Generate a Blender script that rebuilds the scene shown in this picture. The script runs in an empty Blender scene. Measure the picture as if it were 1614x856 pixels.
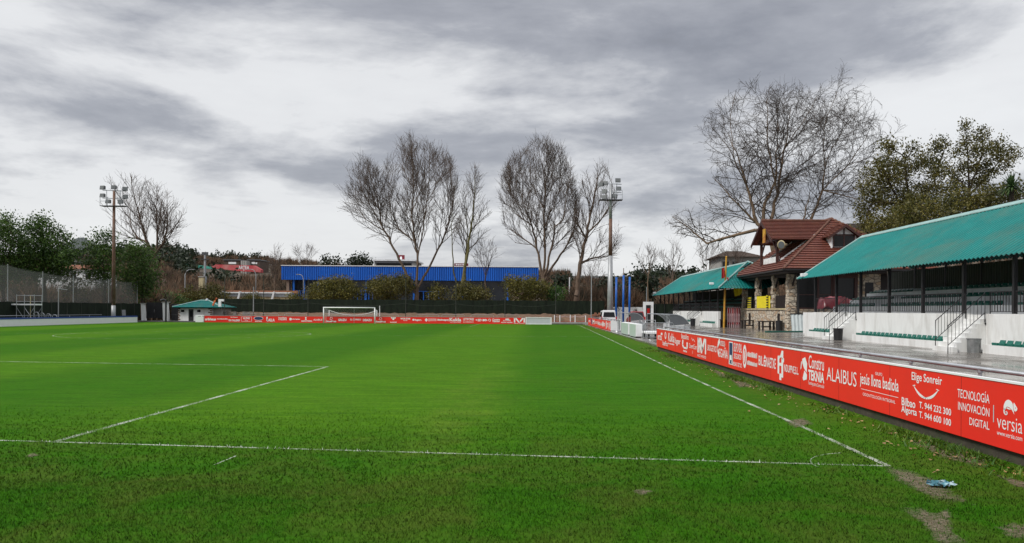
import bpy, math, random
import numpy as np
from mathutils import Vector, Matrix
R = math.radians
random.seed(7)
rng = np.random.RandomState(11)
sc = bpy.context.scene
COL = sc.collection

# ------------------------------------------------------------------ camera
F, H, PX, PY, ROLL = 1230.0, 2.0, 840.0, 488.0, 0.006
cd = bpy.data.cameras.new("camera")
cam = bpy.data.objects.new("camera", cd)
COL.objects.link(cam)
cam.location = (0, 0, H)
cam.rotation_euler = (math.pi / 2, -ROLL, 0)
cd.sensor_width = 36.0
cd.lens = 36.0 * F / 1614.0
cd.shift_x = (807.0 - PX) / 1614.0
cd.shift_y = (PY - 428.0) / 1614.0
cd.clip_end = 6000
sc.camera = cam

# ------------------------------------------------------------------ sky, sun, exposure
SUN_EL, SUN_AZ = 46.0, 238.0          # azimuth clockwise from +Y
w = bpy.data.worlds.new("World")
sc.world = w
w.use_nodes = True
nt = w.node_tree
nt.nodes.clear()
def wn(t, **k):
    n = nt.nodes.new(t)
    for a, b in k.items():
        setattr(n, a, b)
    return n
def wl(a, b):
    nt.links.new(a, b)
def wmath(op, a, b=None, clamp=False):
    n = wn('ShaderNodeMath', operation=op, use_clamp=clamp)
    for i, v in enumerate((a, b)):
        if v is None:
            continue
        if isinstance(v, (int, float)):
            n.inputs[i].default_value = v
        else:
            wl(v, n.inputs[i])
    return n.outputs[0]
sky = wn('ShaderNodeTexSky', sky_type='NISHITA', sun_disc=False, sun_elevation=R(SUN_EL), sun_rotation=R(SUN_AZ), altitude=50, air_density=1.0, dust_density=2.0)
bg1 = wn('ShaderNodeBackground'); bg1.inputs[1].default_value = 0.10
wl(sky.outputs[0], bg1.inputs[0])
tc = wn('ShaderNodeTexCoord')
sep = wn('ShaderNodeSeparateXYZ'); wl(tc.outputs['Generated'], sep.inputs[0])
zz = wmath('ADD', wmath('MAXIMUM', sep.outputs[2], 0.0), 0.20)
u = wmath('DIVIDE', sep.outputs[0], zz)
v = wmath('DIVIDE', sep.outputs[1], zz)
cmb = wn('ShaderNodeCombineXYZ'); wl(u, cmb.inputs[0]); wl(v, cmb.inputs[1])
def cloudnoise(rot, sx, sy, off, detail, rough, dist):
    mp = wn('ShaderNodeMapping')
    mp.inputs['Rotation'].default_value = (0, 0, R(rot))
    mp.inputs['Scale'].default_value = (sx, sy, 1)
    mp.inputs['Location'].default_value = off
    wl(cmb.outputs[0], mp.inputs[0])
    n = wn('ShaderNodeTexNoise')
    n.inputs['Scale'].default_value = 1.0
    n.inputs['Detail'].default_value = detail
    n.inputs['Roughness'].default_value = rough
    n.inputs['Distortion'].default_value = dist
    wl(mp.outputs[0], n.inputs[0])
    return n.outputs[0]
n1 = cloudnoise(-28, 0.62, 0.80, (3.1, 1.7, 0), 9, 0.56, 0.45)
n2 = cloudnoise(-34, 1.9, 2.3, (0.4, 5.2, 2), 9, 0.60, 0.5)
n3 = cloudnoise(-20, 0.24, 0.34, (7.7, 2.3, 5), 3, 0.5, 0.3)
s = wmath('ADD', wmath('MULTIPLY', n1, 0.50), wmath('ADD', wmath('MULTIPLY', n2, 0.26), wmath('MULTIPLY', n3, 0.24)))
# heaped clouds seen side-on towards the horizon
el = sep.outputs[2]
mp2 = wn('ShaderNodeMapping'); mp2.inputs['Scale'].default_value = (2.0, 2.0, 6.8); mp2.inputs['Location'].default_value = (4.3, 1.2, 0.9); wl(tc.outputs['Generated'], mp2.inputs[0])
n4 = wn('ShaderNodeTexNoise'); n4.inputs['Scale'].default_value = 1.0; n4.inputs['Detail'].default_value = 9; n4.inputs['Roughness'].default_value = .58; n4.inputs['Distortion'].default_value = .15; wl(mp2.outputs[0], n4.inputs[0])
wt = wmath('EXPONENT', wmath('MULTIPLY', wmath('MAXIMUM', el, 0.0), -2.2))
wt = wmath('MULTIPLY', wt, 0.88)
s = wmath('ADD', wmath('MULTIPLY', s, wmath('SUBTRACT', 1.0, wt)), wmath('MULTIPLY', n4.outputs[0], wt))
s = wmath('ADD', wmath('MULTIPLY', wmath('SUBTRACT', s, 0.5), 1.28), 0.470)
# a darker bank of cloud about 12 degrees up towards the left, a bright break below it
lf = wmath('MINIMUM', wmath('MAXIMUM', wmath('SUBTRACT', 0.62, wmath('MULTIPLY', sep.outputs[0], 1.1)), 0.0), 1.0)
band = wmath('MULTIPLY', wmath('MULTIPLY', wmath('EXPONENT', wmath('MULTIPLY', wmath('POWER', wmath('DIVIDE', wmath('SUBTRACT', el, 0.205), 0.06), 2.0), -1.0)), lf), -0.062)
dv = wn('ShaderNodeVectorMath', operation='DISTANCE'); wl(tc.outputs['Generated'], dv.inputs[0]); dv.inputs[1].default_value = Vector((-0.60, 1.0, 0.155)).normalized()
brk = wmath('MULTIPLY', wmath('EXPONENT', wmath('MULTIPLY', wmath('POWER', wmath('DIVIDE', dv.outputs['Value'], 0.13), 2.0), -1.0)), 0.075)
band = wmath('ADD', band, brk)
low = wmath('MULTIPLY', wmath('EXPONENT', wmath('MULTIPLY', wmath('MAXIMUM', el, 0.0), -9.0)), 0.025)
s = wmath('ADD', s, wmath('ADD', band, low))
ramp = wn('ShaderNodeValToRGB')
cr = ramp.color_ramp
cr.elements[0].position = 0.36; cr.elements[0].color = (0.150, 0.156, 0.176, 1)
cr.elements[1].position = 0.61; cr.elements[1].color = (0.440, 0.444, 0.448, 1)
for p, c in ((0.30, (0.125, 0.129, 0.140)), (0.43, (0.212, 0.218, 0.238)), (0.47, (0.305, 0.309, 0.323)), (0.52, (0.415, 0.418, 0.424))):
    e = cr.elements.new(p); e.color = (*c, 1)
wl(s, ramp.inputs[0])
bg2 = wn('ShaderNodeBackground')
# an overcast sky is brightest overhead
zen = wmath('ADD', 1.0, wmath('MULTIPLY', wmath('POWER', wmath('MAXIMUM', wmath('SUBTRACT', el, 0.36), 0.0), 1.0), 1.9))
wl(zen, bg2.inputs[1])
wl(ramp.outputs[0], bg2.inputs[0])
mixs = wn('ShaderNodeMixShader'); mixs.inputs[0].default_value = 0.94
wl(bg1.outputs[0], mixs.inputs[1]); wl(bg2.outputs[0], mixs.inputs[2])
out = wn('ShaderNodeOutputWorld'); wl(mixs.outputs[0], out.inputs[0])

ld = bpy.data.lights.new("sun", 'SUN')
ld.energy = 1.5
ld.angle = R(16)
ld.color = (1.0, 0.96, 0.90)
sun = bpy.data.objects.new("sun", ld)
COL.objects.link(sun)
sd = Vector((math.sin(R(SUN_AZ)) * math.cos(R(SUN_EL)), math.cos(R(SUN_AZ)) * math.cos(R(SUN_EL)), math.sin(R(SUN_EL))))
sun.rotation_euler = sd.to_track_quat('Z', 'Y').to_euler()
sun.location = (0, 0, 80)
vs = sc.view_settings
vs.view_transform = 'Standard'; vs.look = 'None'; vs.exposure = 0.95; vs.gamma = 1.0; vs.use_curve_mapping = False
sc.render.engine = 'CYCLES'
sc.cycles.max_bounces = 6
sc.cycles.transparent_max_bounces = 12

# ------------------------------------------------------------------ where a measured direction meets the place
def ray(x, y):
    dx, dy = x - PX, y - PY
    return dx + ROLL * dy, dy - ROLL * dx
def G(x, y, z=0.0):
    a, b = ray(x, y); d = (H - z) * F / b
    return Vector((a / F * d, d, z))
def D(x, y, d):
    a, b = ray(x, y)
    return Vector((a / F * d, d, H - b / F * d))
def YX(x, X, y=500):
    return X * F / ray(x, y)[0]          # distance at which lateral offset X shows at x

# ------------------------------------------------------------------ materials
MATS = {}
def nodes_of(name):
    m = bpy.data.materials.new(name); m.use_nodes = True
    t = m.node_tree; t.nodes.clear()
    return m, t
class NB:
    def __init__(s, t): s.t = t
    def n(s, ty, **k):
        n = s.t.nodes.new(ty)
        for a, b in k.items(): setattr(n, a, b)
        return n
    def l(s, a, b): s.t.links.new(a, b)
    def put(s, sock, v):
        if isinstance(v, (int, float)): sock.default_value = v
        elif isinstance(v, tuple): sock.default_value = (*v, 1) if len(v) == 3 and sock.type == 'RGBA' else v
        else: s.l(v, sock)
    def math(s, op, a, b=None, clamp=False):
        n = s.n('ShaderNodeMath', operation=op, use_clamp=clamp)
        s.put(n.inputs[0], a)
        if b is not None: s.put(n.inputs[1], b)
        return n.outputs[0]
    def mix(s, f, a, b, mode='MIX'):
        n = s.n('ShaderNodeMix', data_type='RGBA', blend_type=mode)
        s.put(n.inputs[0], f); s.put(n.inputs[6], a); s.put(n.inputs[7], b)
        return n.outputs[2]
    def pos(s):
        return s.n('ShaderNodeNewGeometry').outputs['Position']
    def obj(s):
        return s.n('ShaderNodeTexCoord').outputs['Object']
    def noise(s, vec, scale, detail=4, rough=.55, dist=0, stretch=None):
        if stretch:
            mp = s.n('ShaderNodeMapping'); mp.inputs['Scale'].default_value = stretch; s.l(vec, mp.inputs[0]); vec = mp.outputs[0]
        n = s.n('ShaderNodeTexNoise'); s.l(vec, n.inputs['Vector'])
        n.inputs['Scale'].default_value = scale; n.inputs['Detail'].default_value = detail
        n.inputs['Roughness'].default_value = rough; n.inputs['Distortion'].default_value = dist
        return n.outputs[0]
    def step(s, v, a, b):
        n = s.n('ShaderNodeMapRange', clamp=True); s.put(n.inputs[0], v)
        n.inputs[1].default_value = a; n.inputs[2].default_value = b
        return n.outputs[0]
    def bump(s, h, strength, dist=.02):
        n = s.n('ShaderNodeBump'); n.inputs['Strength'].default_value = strength; n.inputs['Distance'].default_value = dist
        s.l(h, n.inputs['Height']); return n.outputs[0]
    def finish(s, col, rough=.6, metal=0., normal=None, spec=.5, alpha=None):
        p = s.n('ShaderNodeBsdfPrincipled')
        s.put(p.inputs['Base Color'], col); s.put(p.inputs['Roughness'], rough); s.put(p.inputs['Metallic'], metal)
        p.inputs['Specular IOR Level'].default_value = spec
        if normal is not None: s.l(normal, p.inputs['Normal'])
        if alpha is not None: s.put(p.inputs['Alpha'], alpha)
        o = s.n('ShaderNodeOutputMaterial'); s.l(p.outputs[0], o.inputs[0])
        return p
def sc3(c, f): return tuple(max(0, min(1, x * f)) for x in c)
def M(name, col, rough=.6, metal=0., var=.18, scale=2.5, bump=.0, bscale=25, spec=.5, dirt=None, damt=.5, dscale=.8, stretch=None):
    m, t = nodes_of(name); b = NB(t); o = b.obj()
    c = b.mix(b.step(b.noise(o, scale, 6, .6, 0, stretch), .3, .7), sc3(col, 1 - var), sc3(col, 1 + var))
    if dirt:
        f = b.math('MULTIPLY', b.step(b.noise(o, dscale, 8, .65, .3, stretch), .48, .68), damt)
        c = b.mix(f, c, dirt)
    nm = b.bump(b.noise(o, bscale, 5), bump) if bump else None
    b.finish(c, rough, metal, nm, spec)
    MATS[name] = m
    return m

def grass_color(b, p):
    sx = b.n('ShaderNodeSeparateXYZ'); b.l(p, sx.inputs[0])
    X, Y = sx.outputs[0], sx.outputs[1]
    wob = b.math('MULTIPLY', b.math('SUBTRACT', b.noise(p, .35, 3), .5), .7)
    # mowing bands along the pitch, 7 m wide
    ph = b.math('MULTIPLY', b.math('ADD', b.math('ADD', X, wob), 0.7), math.pi / 7.0)
    st = b.math('MULTIPLY', b.math('SINE', ph), 2.0)
    st = b.step(st, -.8, .8)
    inside = b.step(Y, 10.5, 14.0)
    st = b.math('MULTIPLY', b.math('SUBTRACT', 1.0, st), inside)
    c = b.mix(st, (0.030, 0.124, 0.002), (0.062, 0.170, 0.005))
    # cross bands left by the mower
    cb = b.step(b.math('SINE', b.math('MULTIPLY', Y, math.pi / 5.5)), -.4, .4)
    c = b.mix(b.math('MULTIPLY', cb, .10), c, (0.065, 0.160, 0.006))
    strip = b.math('MULTIPLY', b.math('SUBTRACT', 1.0, b.step(b.math('ABSOLUTE', b.math('ADD', b.math('ADD', X, wob), 1.35)), .35, 1.0)), b.math('SUBTRACT', 1.0, b.step(Y, 18, 34)))
    strip = b.math('MULTIPLY', strip, b.step(b.noise(p, .9, 6, .7), .38, .62))
    c = b.mix(b.math('MULTIPLY', strip, .55), c, (0.115, 0.185, 0.022))
    big = b.step(b.noise(p, .22, 5, .6, .4), .36, .66)
    c = b.mix(b.math('MULTIPLY', big, .35), c, (0.060, 0.135, 0.006))
    mid = b.step(b.noise(p, 1.1, 6, .65, .5, (.6, 1.4, 1)), .40, .70)
    c = b.mix(b.math('MULTIPLY', mid, .38), c, (0.022, 0.098, 0.001))
    stk = b.step(b.noise(p, 2.4, 6, .7, .3, (.22, 1.5, 1)), .34, .68)
    c = b.mix(1.0, c, b.mix(stk, (.74, .80, .72), (1.20, 1.16, 1.15)), 'MULTIPLY')
    # tired, muddy turf round the near end
    near = b.math('SUBTRACT', 1.0, b.step(Y, 8.5, 13.5))
    worn = b.math('MULTIPLY', b.step(b.noise(p, .7, 8, .7, .8), .42, .64), b.math('ADD', b.math('MULTIPLY', near, .66), .10))
    c = b.mix(worn, c, (0.085, 0.095, 0.018))
    c = b.mix(b.math('MULTIPLY', near, .35), c, (.018, .075, .003))
    edge = b.math('MULTIPLY', b.step(X, 4.6, 6.2), b.step(b.noise(p, 1.4, 6), .36, .6))
    c = b.mix(b.math('MULTIPLY', edge, .6), c, (0.070, 0.105, 0.016))
    return c

def mk_grass(name, blades=False):
    m, t = nodes_of(name); b = NB(t); p = b.pos()
    c = grass_color(b, p)
    if blades:
        ri = b.n('ShaderNodeNewGeometry').outputs['Random Per Island']
        c = b.mix(1.0, c, b.mix(ri, (.72, .76, .68), (1.60, 1.50, 1.5)), 'MULTIPLY')
        at = b.n('ShaderNodeAttribute'); at.attribute_name = 'paint'
        c = b.mix(b.math('MULTIPLY', at.outputs['Fac'], .9), c, (.62, .66, .58))
        d = b.n('ShaderNodeBsdfPrincipled'); b.l(c, d.inputs['Base Color']); d.inputs['Roughness'].default_value = .55
        d.inputs['Specular IOR Level'].default_value = .03
        # blades are rounded and lie every way: soften the flat facets towards the lawn's own normal
        vm = b.n('ShaderNodeVectorMath', operation='MULTIPLY_ADD'); b.l(b.n('ShaderNodeNewGeometry').outputs['Normal'], vm.inputs[0]); vm.inputs[1].default_value = (.3, .3, .3); vm.inputs[2].default_value = (0, 0, 1)
        nn = b.n('ShaderNodeVectorMath', operation='NORMALIZE'); b.l(vm.outputs[0], nn.inputs[0]); b.l(nn.outputs[0], d.inputs['Normal'])
        tr = b.n('ShaderNodeBsdfTranslucent'); b.l(c, tr.inputs[0]); b.l(nn.outputs[0], tr.inputs['Normal'])
        mx = b.n('ShaderNodeMixShader'); mx.inputs[0].default_value = .12
        b.l(d.outputs[0], mx.inputs[1]); b.l(tr.outputs[0], mx.inputs[2])
        o = b.n('ShaderNodeOutputMaterial'); b.l(mx.outputs[0], o.inputs[0])
    else:
        fine = b.noise(p, 26, 4, .7, 0, (1.0, .35, 1))
        fine2 = b.noise(p, 9, 5, .7, 0, (1.0, .30, 1))
        f = b.math('ADD', b.math('MULTIPLY', fine, .6), b.math('MULTIPLY', fine2, .4))
        c = b.mix(1.0, c, b.mix(b.step(f, .30, .70), (.55, .62, .5), (1.35, 1.28, 1.2)), 'MULTIPLY')
        b.finish(c, .9, 0, b.bump(f, .45, .04), .04)
    MATS[name] = m
    return m
mk_grass('turf'); mk_grass('blades', True)

def mk_lines():
    m, t = nodes_of('line_paint'); b = NB(t); p = b.pos()
    f = b.math('ADD', b.math('MULTIPLY', b.noise(p, 22, 5, .7), .55), b.math('MULTIPLY', b.noise(p, 1.3, 4, .6), .45))
    b.finish((.62, .66, .57), .9, 0, None, .1, b.math('MULTIPLY', b.step(f, .42, .62), .78))
    MATS['line_paint'] = m
mk_lines()
def mk_soil():
    m, t = nodes_of('bare_soil'); b = NB(t); p = b.pos()
    c = b.mix(b.step(b.noise(p, 14, 7, .7), .3, .7), (.07, .055, .03), (.26, .215, .155))
    at = b.n('ShaderNodeAttribute'); at.attribute_name = 'edge'
    f = b.math('ADD', b.math('MULTIPLY', at.outputs['Fac'], 1.0), b.math('MULTIPLY', b.math('SUBTRACT', b.noise(p, 5, 9, .8, 1.0), .5), 2.6))
    b.finish(c, .9, 0, b.bump(b.noise(p, 30, 6), .6, .02), .2, b.math('MULTIPLY', b.math('MULTIPLY', b.step(f, .2, .9), b.step(b.noise(p, 34, 4, .8), .30, .55)), .9))
    MATS['bare_soil'] = m
mk_soil()
def mk_pavement():
    m, t = nodes_of('wet_concrete'); b = NB(t); p = b.pos()
    n1 = b.step(b.noise(p, .28, 6, .6, .6), .36, .62)
    n2 = b.noise(p, 2.2, 7, .7)
    c = b.mix(n1, (.10, .088, .075), (.24, .22, .20))
    c = b.mix(b.step(n2, .40, .7), c, (.13, .11, .095))
    br = b.n('ShaderNodeTexBrick'); b.l(p, br.inputs['Vector'])
    br.offset = 0; br.inputs['Scale'].default_value = .25; br.inputs['Mortar Size'].default_value = .006
    br.inputs['Brick Width'].default_value = .9; br.inputs['Row Height'].default_value = .9
    br.inputs['Color1'].default_value = (1, 1, 1, 1); br.inputs['Color2'].default_value = (.86, .86, .86, 1); br.inputs['Mortar'].default_value = (.35, .35, .35, 1)
    c = b.mix(1.0, c, br.outputs[0], 'MULTIPLY')
    r = b.math('ADD', b.math('MULTIPLY', b.step(b.noise(p, .5, 6, .65, .5, (1, .5, 1)), .40, .62), .26), .09)
    h = b.noise(p, 8, 4)
    b.finish(c, r, 0, b.bump(h, .05, .01), .6)
    MATS['wet_concrete'] = m
mk_pavement()
def mk_stone(name, scale, cols, mortar=(.20, .175, .15)):
    m, t = nodes_of(name); b = NB(t); o = b.obj()
    mp = b.n('ShaderNodeMapping'); mp.inputs['Scale'].default_value = (1, 1, 1.55); b.l(o, mp.inputs[0])
    v1 = b.n('ShaderNodeTexVoronoi', feature='F1'); v1.inputs['Scale'].default_value = scale; b.l(mp.outputs[0], v1.inputs['Vector'])
    v2 = b.n('ShaderNodeTexVoronoi', feature='DISTANCE_TO_EDGE'); v2.inputs['Scale'].default_value = scale; b.l(mp.outputs[0], v2.inputs['Vector'])
    sp = b.n('ShaderNodeSeparateColor'); b.l(v1.outputs['Color'], sp.inputs[0])
    c = b.mix(sp.outputs[0], cols[0], cols[1]); c = b.mix(b.step(sp.outputs[1], .6, 1.0), c, cols[2])
    c = b.mix(b.math('MULTIPLY', b.step(b.noise(o, 6, 6, .7), .45, .7), .45), c, (.09, .08, .07))
    e = b.step(v2.outputs['Distance'], .02, .09)
    c = b.mix(e, mortar, c)
    b.finish(c, .85, 0, b.bump(e, .8, .05), .3)
    MATS[name] = m
mk_stone('rubble_stone', 2.0, ((.50, .43, .33), (.66, .59, .48), (.46, .31, .19)))
mk_stone('grey_stone', 1.6, ((.22, .20, .18), (.36, .33, .29), (.28, .22, .17)))
def mk_tile():
    m, t = nodes_of('clay_tile'); b = NB(t); o = b.obj()
    n = b.noise(o, .55, 7, .65, .4); f = b.noise(o, 9, 3)
    c = b.mix(b.step(f, .3, .7), (.085, .025, .018), (.190, .056, .036))
    c = b.mix(b.math('MULTIPLY', b.step(n, .5, .72), .55), c, (.21, .085, .045))
    c = b.mix(b.math('MULTIPLY', b.step(b.noise(o, 1.6, 7, .7), .52, .7), .6), c, (.06, .035, .03))
    wv = b.n('ShaderNodeTexWave', wave_type='BANDS', bands_direction='DIAGONAL'); wv.inputs['Scale'].default_value = 1.5; b.l(o, wv.inputs['Vector'])
    b.finish(c, .6, 0, b.bump(f, .5, .05), .4)
    MATS['clay_tile'] = m
mk_tile()
def mk_leaf(name, a, c2, tl=.25):
    m, t = nodes_of(name); b = NB(t)
    ri = b.n('ShaderNodeNewGeometry').outputs['Random Per Island']
    c = b.mix(ri, a, c2)
    c = b.mix(b.step(b.noise(b.pos(), .5, 4), .35, .65), b.mix(1.0, c, (.6, .65, .6), 'MULTIPLY'), b.mix(1.0, c, (1.25, 1.2, 1.1), 'MULTIPLY'))
    d = b.n('ShaderNodeBsdfPrincipled'); b.l(c, d.inputs['Base Color']); d.inputs['Roughness'].default_value = .5
    d.inputs['Specular IOR Level'].default_value = .3
    tr = b.n('ShaderNodeBsdfTranslucent'); b.l(c, tr.inputs[0])
    mx = b.n('ShaderNodeMixShader'); mx.inputs[0].default_value = tl
    b.l(d.outputs[0], mx.inputs[1]); b.l(tr.outputs[0], mx.inputs[2])
    o = b.n('ShaderNodeOutputMaterial'); b.l(mx.outputs[0], o.inputs[0])
    MATS[name] = m
mk_leaf('leaf_dark', (.028, .068, .014), (.090, .155, .030))
mk_leaf('leaf_olive', (.050, .058, .013), (.165, .140, .032))
mk_leaf('leaf_yellow', (.055, .062, .014), (.19, .165, .035))
mk_leaf('leaf_bronze', (.050, .055, .014), (.150, .130, .034))
mk_leaf('leaf_fresh', (.025, .070, .012), (.07, .15, .03))
mk_leaf('leaf_conifer', (.012, .022, .012), (.035, .050, .026))
mk_leaf('palm_leaf', (.025, .060, .018), (.08, .13, .05))
mk_leaf('twig_brown', (.060, .040, .026), (.165, .105, .066), .1)
def mk_twigwood():
    m, t = nodes_of('twig_wood'); b = NB(t); p = b.pos()
    ri = b.n('ShaderNodeNewGeometry').outputs['Random Per Island']
    c = b.mix(b.step(b.noise(p, .11, 3), .38, .62), (.085, .064, .048), (.165, .100, .064))
    c = b.mix(b.step(b.noise(p, .19, 3, .6, .3), .48, .64), c, (.055, .052, .040))
    c = b.mix(1.0, c, b.mix(ri, (.55, .55, .55), (1.5, 1.45, 1.4)), 'MULTIPLY')
    b.finish(c, .9, 0, None, .1)
    MATS['twig_wood'] = m
mk_twigwood()
mk_leaf('weed', (.035, .11, .008), (.12, .21, .02))
mk_leaf('dry_leaf', (.22, .12, .05), (.48, .34, .18), .1)
def mk_net(name, col, alpha):
    m, t = nodes_of(name); b = NB(t); o = b.obj()
    a = b.math('ADD', b.math('MULTIPLY', b.math('SUBTRACT', b.noise(o, .4, 4, .6, 0, (1, 1, .3)), .5), .35), alpha)
    b.finish(col, .8, 0, None, .2, a)
    MATS[name] = m
mk_net('ball_netting', (.15, .15, .14), .56)
mk_net('clear_plastic', (.45, .48, .50), .55)
def mk_screen():
    m, t = nodes_of('wind_screen'); b = NB(t); o = b.obj()
    n = b.noise(o, 1.2, 7, .7, 0, (1.5, 1.5, .35)); n2 = b.noise(o, 14, 3, .6, 0, (1, 1, .2))
    c = b.mix(b.step(n, .35, .7), (.004, .007, .005), (.014, .024, .014))
    c = b.mix(b.math('MULTIPLY', b.step(n2, .45, .7), .5), c, (.022, .030, .015))
    b.finish(c, .85, 0, b.bump(n, .4, .05), .2)
    MATS['wind_screen'] = m
mk_screen()
M('white_paint', (.80, .81, .82), .6, var=.05, dirt=(.38, .37, .34), damt=.45, dscale=1.1, bump=.05, bscale=8)
M('white_render', (.74, .75, .74), .8, var=.05, dirt=(.36, .34, .30), damt=.42, dscale=1.3, stretch=(1, 1, .28), bump=.1, bscale=14)
M('clean_white', (.78, .79, .80), .45, var=.03)
M('letter_white', (.80, .81, .82), .5, var=.02)
M('letter_navy', (.02, .04, .12), .5, var=.05)
M('letter_grey', (.50, .53, .55), .5, var=.04)
M('board_red', (.80, .028, .018), .42, var=.04, scale=.6, dirt=(.66, .030, .022), damt=.35, dscale=.7, spec=.35)
M('letter_red_dark', (.30, .012, .010), .6, var=.1)
M('pale_green', (.42, .52, .46), .5, var=.05)
M('galvanised', (.42, .44, .46), .38, .75, var=.15, scale=6)
M('dark_steel', (.022, .022, .024), .45, .2, var=.25)
M('black_plastic', (.016, .016, .018), .45, var=.2)
M('lamp_housing', (.09, .095, .10), .5, .5, var=.2)
M('lamp_glass', (.16, .17, .17), .15, .3, var=.15)
M('rust_pole', (.14, .075, .05), .75, .1, var=.3, scale=1.2, dirt=(.30, .26, .24), damt=.5)
M('grey_pole', (.34, .35, .36), .5, .4, var=.12)
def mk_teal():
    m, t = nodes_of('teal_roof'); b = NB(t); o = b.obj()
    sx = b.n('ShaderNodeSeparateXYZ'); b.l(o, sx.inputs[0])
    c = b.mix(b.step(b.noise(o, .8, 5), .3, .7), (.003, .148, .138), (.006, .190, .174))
    g = b.step(b.math('SINE', b.math('MULTIPLY', sx.outputs[1], 2 * math.pi / .36)), -.9, .3)   # troughs coloured darker, standing in for shade between the ridges
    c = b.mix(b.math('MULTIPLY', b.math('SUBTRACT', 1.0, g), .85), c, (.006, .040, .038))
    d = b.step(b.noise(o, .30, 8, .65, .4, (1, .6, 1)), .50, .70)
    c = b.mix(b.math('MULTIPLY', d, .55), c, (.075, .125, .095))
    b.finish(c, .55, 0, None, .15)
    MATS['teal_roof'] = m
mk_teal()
M('teal_cap', (.26, .42, .40), .45, .1, var=.12, dirt=(.16, .22, .2))
M('seat_green', (.006, .125, .092), .35, var=.1)
M('step_concrete', (.42, .42, .41), .8, var=.15, dirt=(.20, .19, .17), damt=.6)
M('dark_green_panel', (.030, .036, .027), .6, var=.3, scale=1.5, stretch=(2, 2, .3), dirt=(.065, .07, .05), damt=.7)
M('mossy_concrete', (.048, .040, .028), .95, var=.35, scale=5, bump=.5, bscale=12, dirt=(.03, .045, .015), damt=.7, dscale=1.5)  # mossy tone, deepened further as painted contact shade under the red boards
M('concrete', (.34, .33, .31), .85, var=.15, dirt=(.2, .19, .17), bump=.1)
M('asphalt', (.075, .073, .070), .6, var=.3, scale=1.5)
M('earth', (.15, .085, .050), .95, var=.4, scale=1.6, bump=.5, bscale=6, dirt=(.07, .06, .035), damt=.7)
M('ground_mix', (.10, .085, .06), .95, var=.4, scale=.2, dirt=(.05, .07, .025), damt=.8, dscale=.08)
M('hill_ground', (.075, .055, .035), .95, var=.4, scale=.03, dirt=(.04, .05, .028), damt=.8, dscale=.015)
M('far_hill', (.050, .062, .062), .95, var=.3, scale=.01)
M('dark_wood', (.055, .018, .014), .5, var=.3, scale=4)
M('black_wood', (.018, .012, .011), .6, var=.3, scale=4)
M('dark_glass', (.010, .011, .012), .10, var=.2, spec=.3)
M('grey_glass', (.035, .040, .048), .15, var=.35, scale=.5, spec=.6)
M('blue_sheet', (.004, .12, .58), .4, var=.10, scale=.4, dirt=(.004, .085, .42), damt=.6, dscale=.25, stretch=(2, 2, .15))
M('blue_paint', (.006, .10, .42), .4, var=.08)
M('blue_mat', (.012, .05, .25), .6, var=.15)
M('cream', (.50, .42, .25), .8, var=.12, dirt=(.2, .16, .1))
M('salmon', (.24, .17, .13), .8, var=.15)
M('bark', (.125, .085, .060), .9, var=.35, scale=3, bump=.6, bscale=9, stretch=(1, 1, .4))
M('bark_mossy', (.13, .115, .045), .9, var=.35, scale=2)
M('bark_dark', (.05, .036, .026), .9, var=.3)
M('bark_pale', (.17, .115, .072), .9, var=.4, scale=1.2, dirt=(.10, .07, .045), damt=.8)
M('twig', (.088, .062, .048), .9, var=.3, scale=.6)
M('twig_grey', (.060, .046, .038), .9, var=.3, scale=.6)
M('yellow_cloth', (.62, .52, .015), .7, var=.1)
M('yellow_paint', (.55, .30, .03), .6, var=.2, dirt=(.3, .05, .03), damt=.8, dscale=.9)
M('red_cloth', (.42, .022, .022), .7, var=.2)
M('maroon_vinyl', (.17, .018, .028), .3, var=.25)
M('pink_white', (.55, .40, .42), .5, var=.2)
M('car_white', (.74, .75, .76), .25, var=.03, spec=.6)
M('car_red', (.26, .018, .022), .25, var=.1, spec=.6)
M('rubber', (.018, .018, .018), .8, var=.2)
M('tail_red', (.45, .012, .01), .25, var=.1)
M('smoke_grey', (.10, .11, .12), .3, var=.1)
M('orange_paint', (.62, .13, .03), .5, var=.1)
M('mural_teal', (.06, .34, .27), .8, var=.3, scale=.2)
M('mural_red', (.42, .05, .06), .8, var=.3, scale=.15, dirt=(.52, .28, .25), damt=.8, dscale=.12)
M('brown_roof', (.075, .05, .036), .8, var=.3)
M('ridge_clay', (.125, .052, .032), .7, var=.45, scale=2)
M('terracotta', (.27, .115, .065), .7, var=.3, scale=2)
M('blue_scrap', (.06, .20, .25), .35, var=.5, scale=14, dirt=(.55, .60, .62), damt=.9, dscale=9)
M('grey_zinc', (.24, .25, .25), .45, .5, var=.35, scale=3)
M('net_cord', (.62, .62, .60), .8, var=.05)
M('pale_corrugated', (.52, .58, .58), .5, .1, var=.1)

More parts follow.
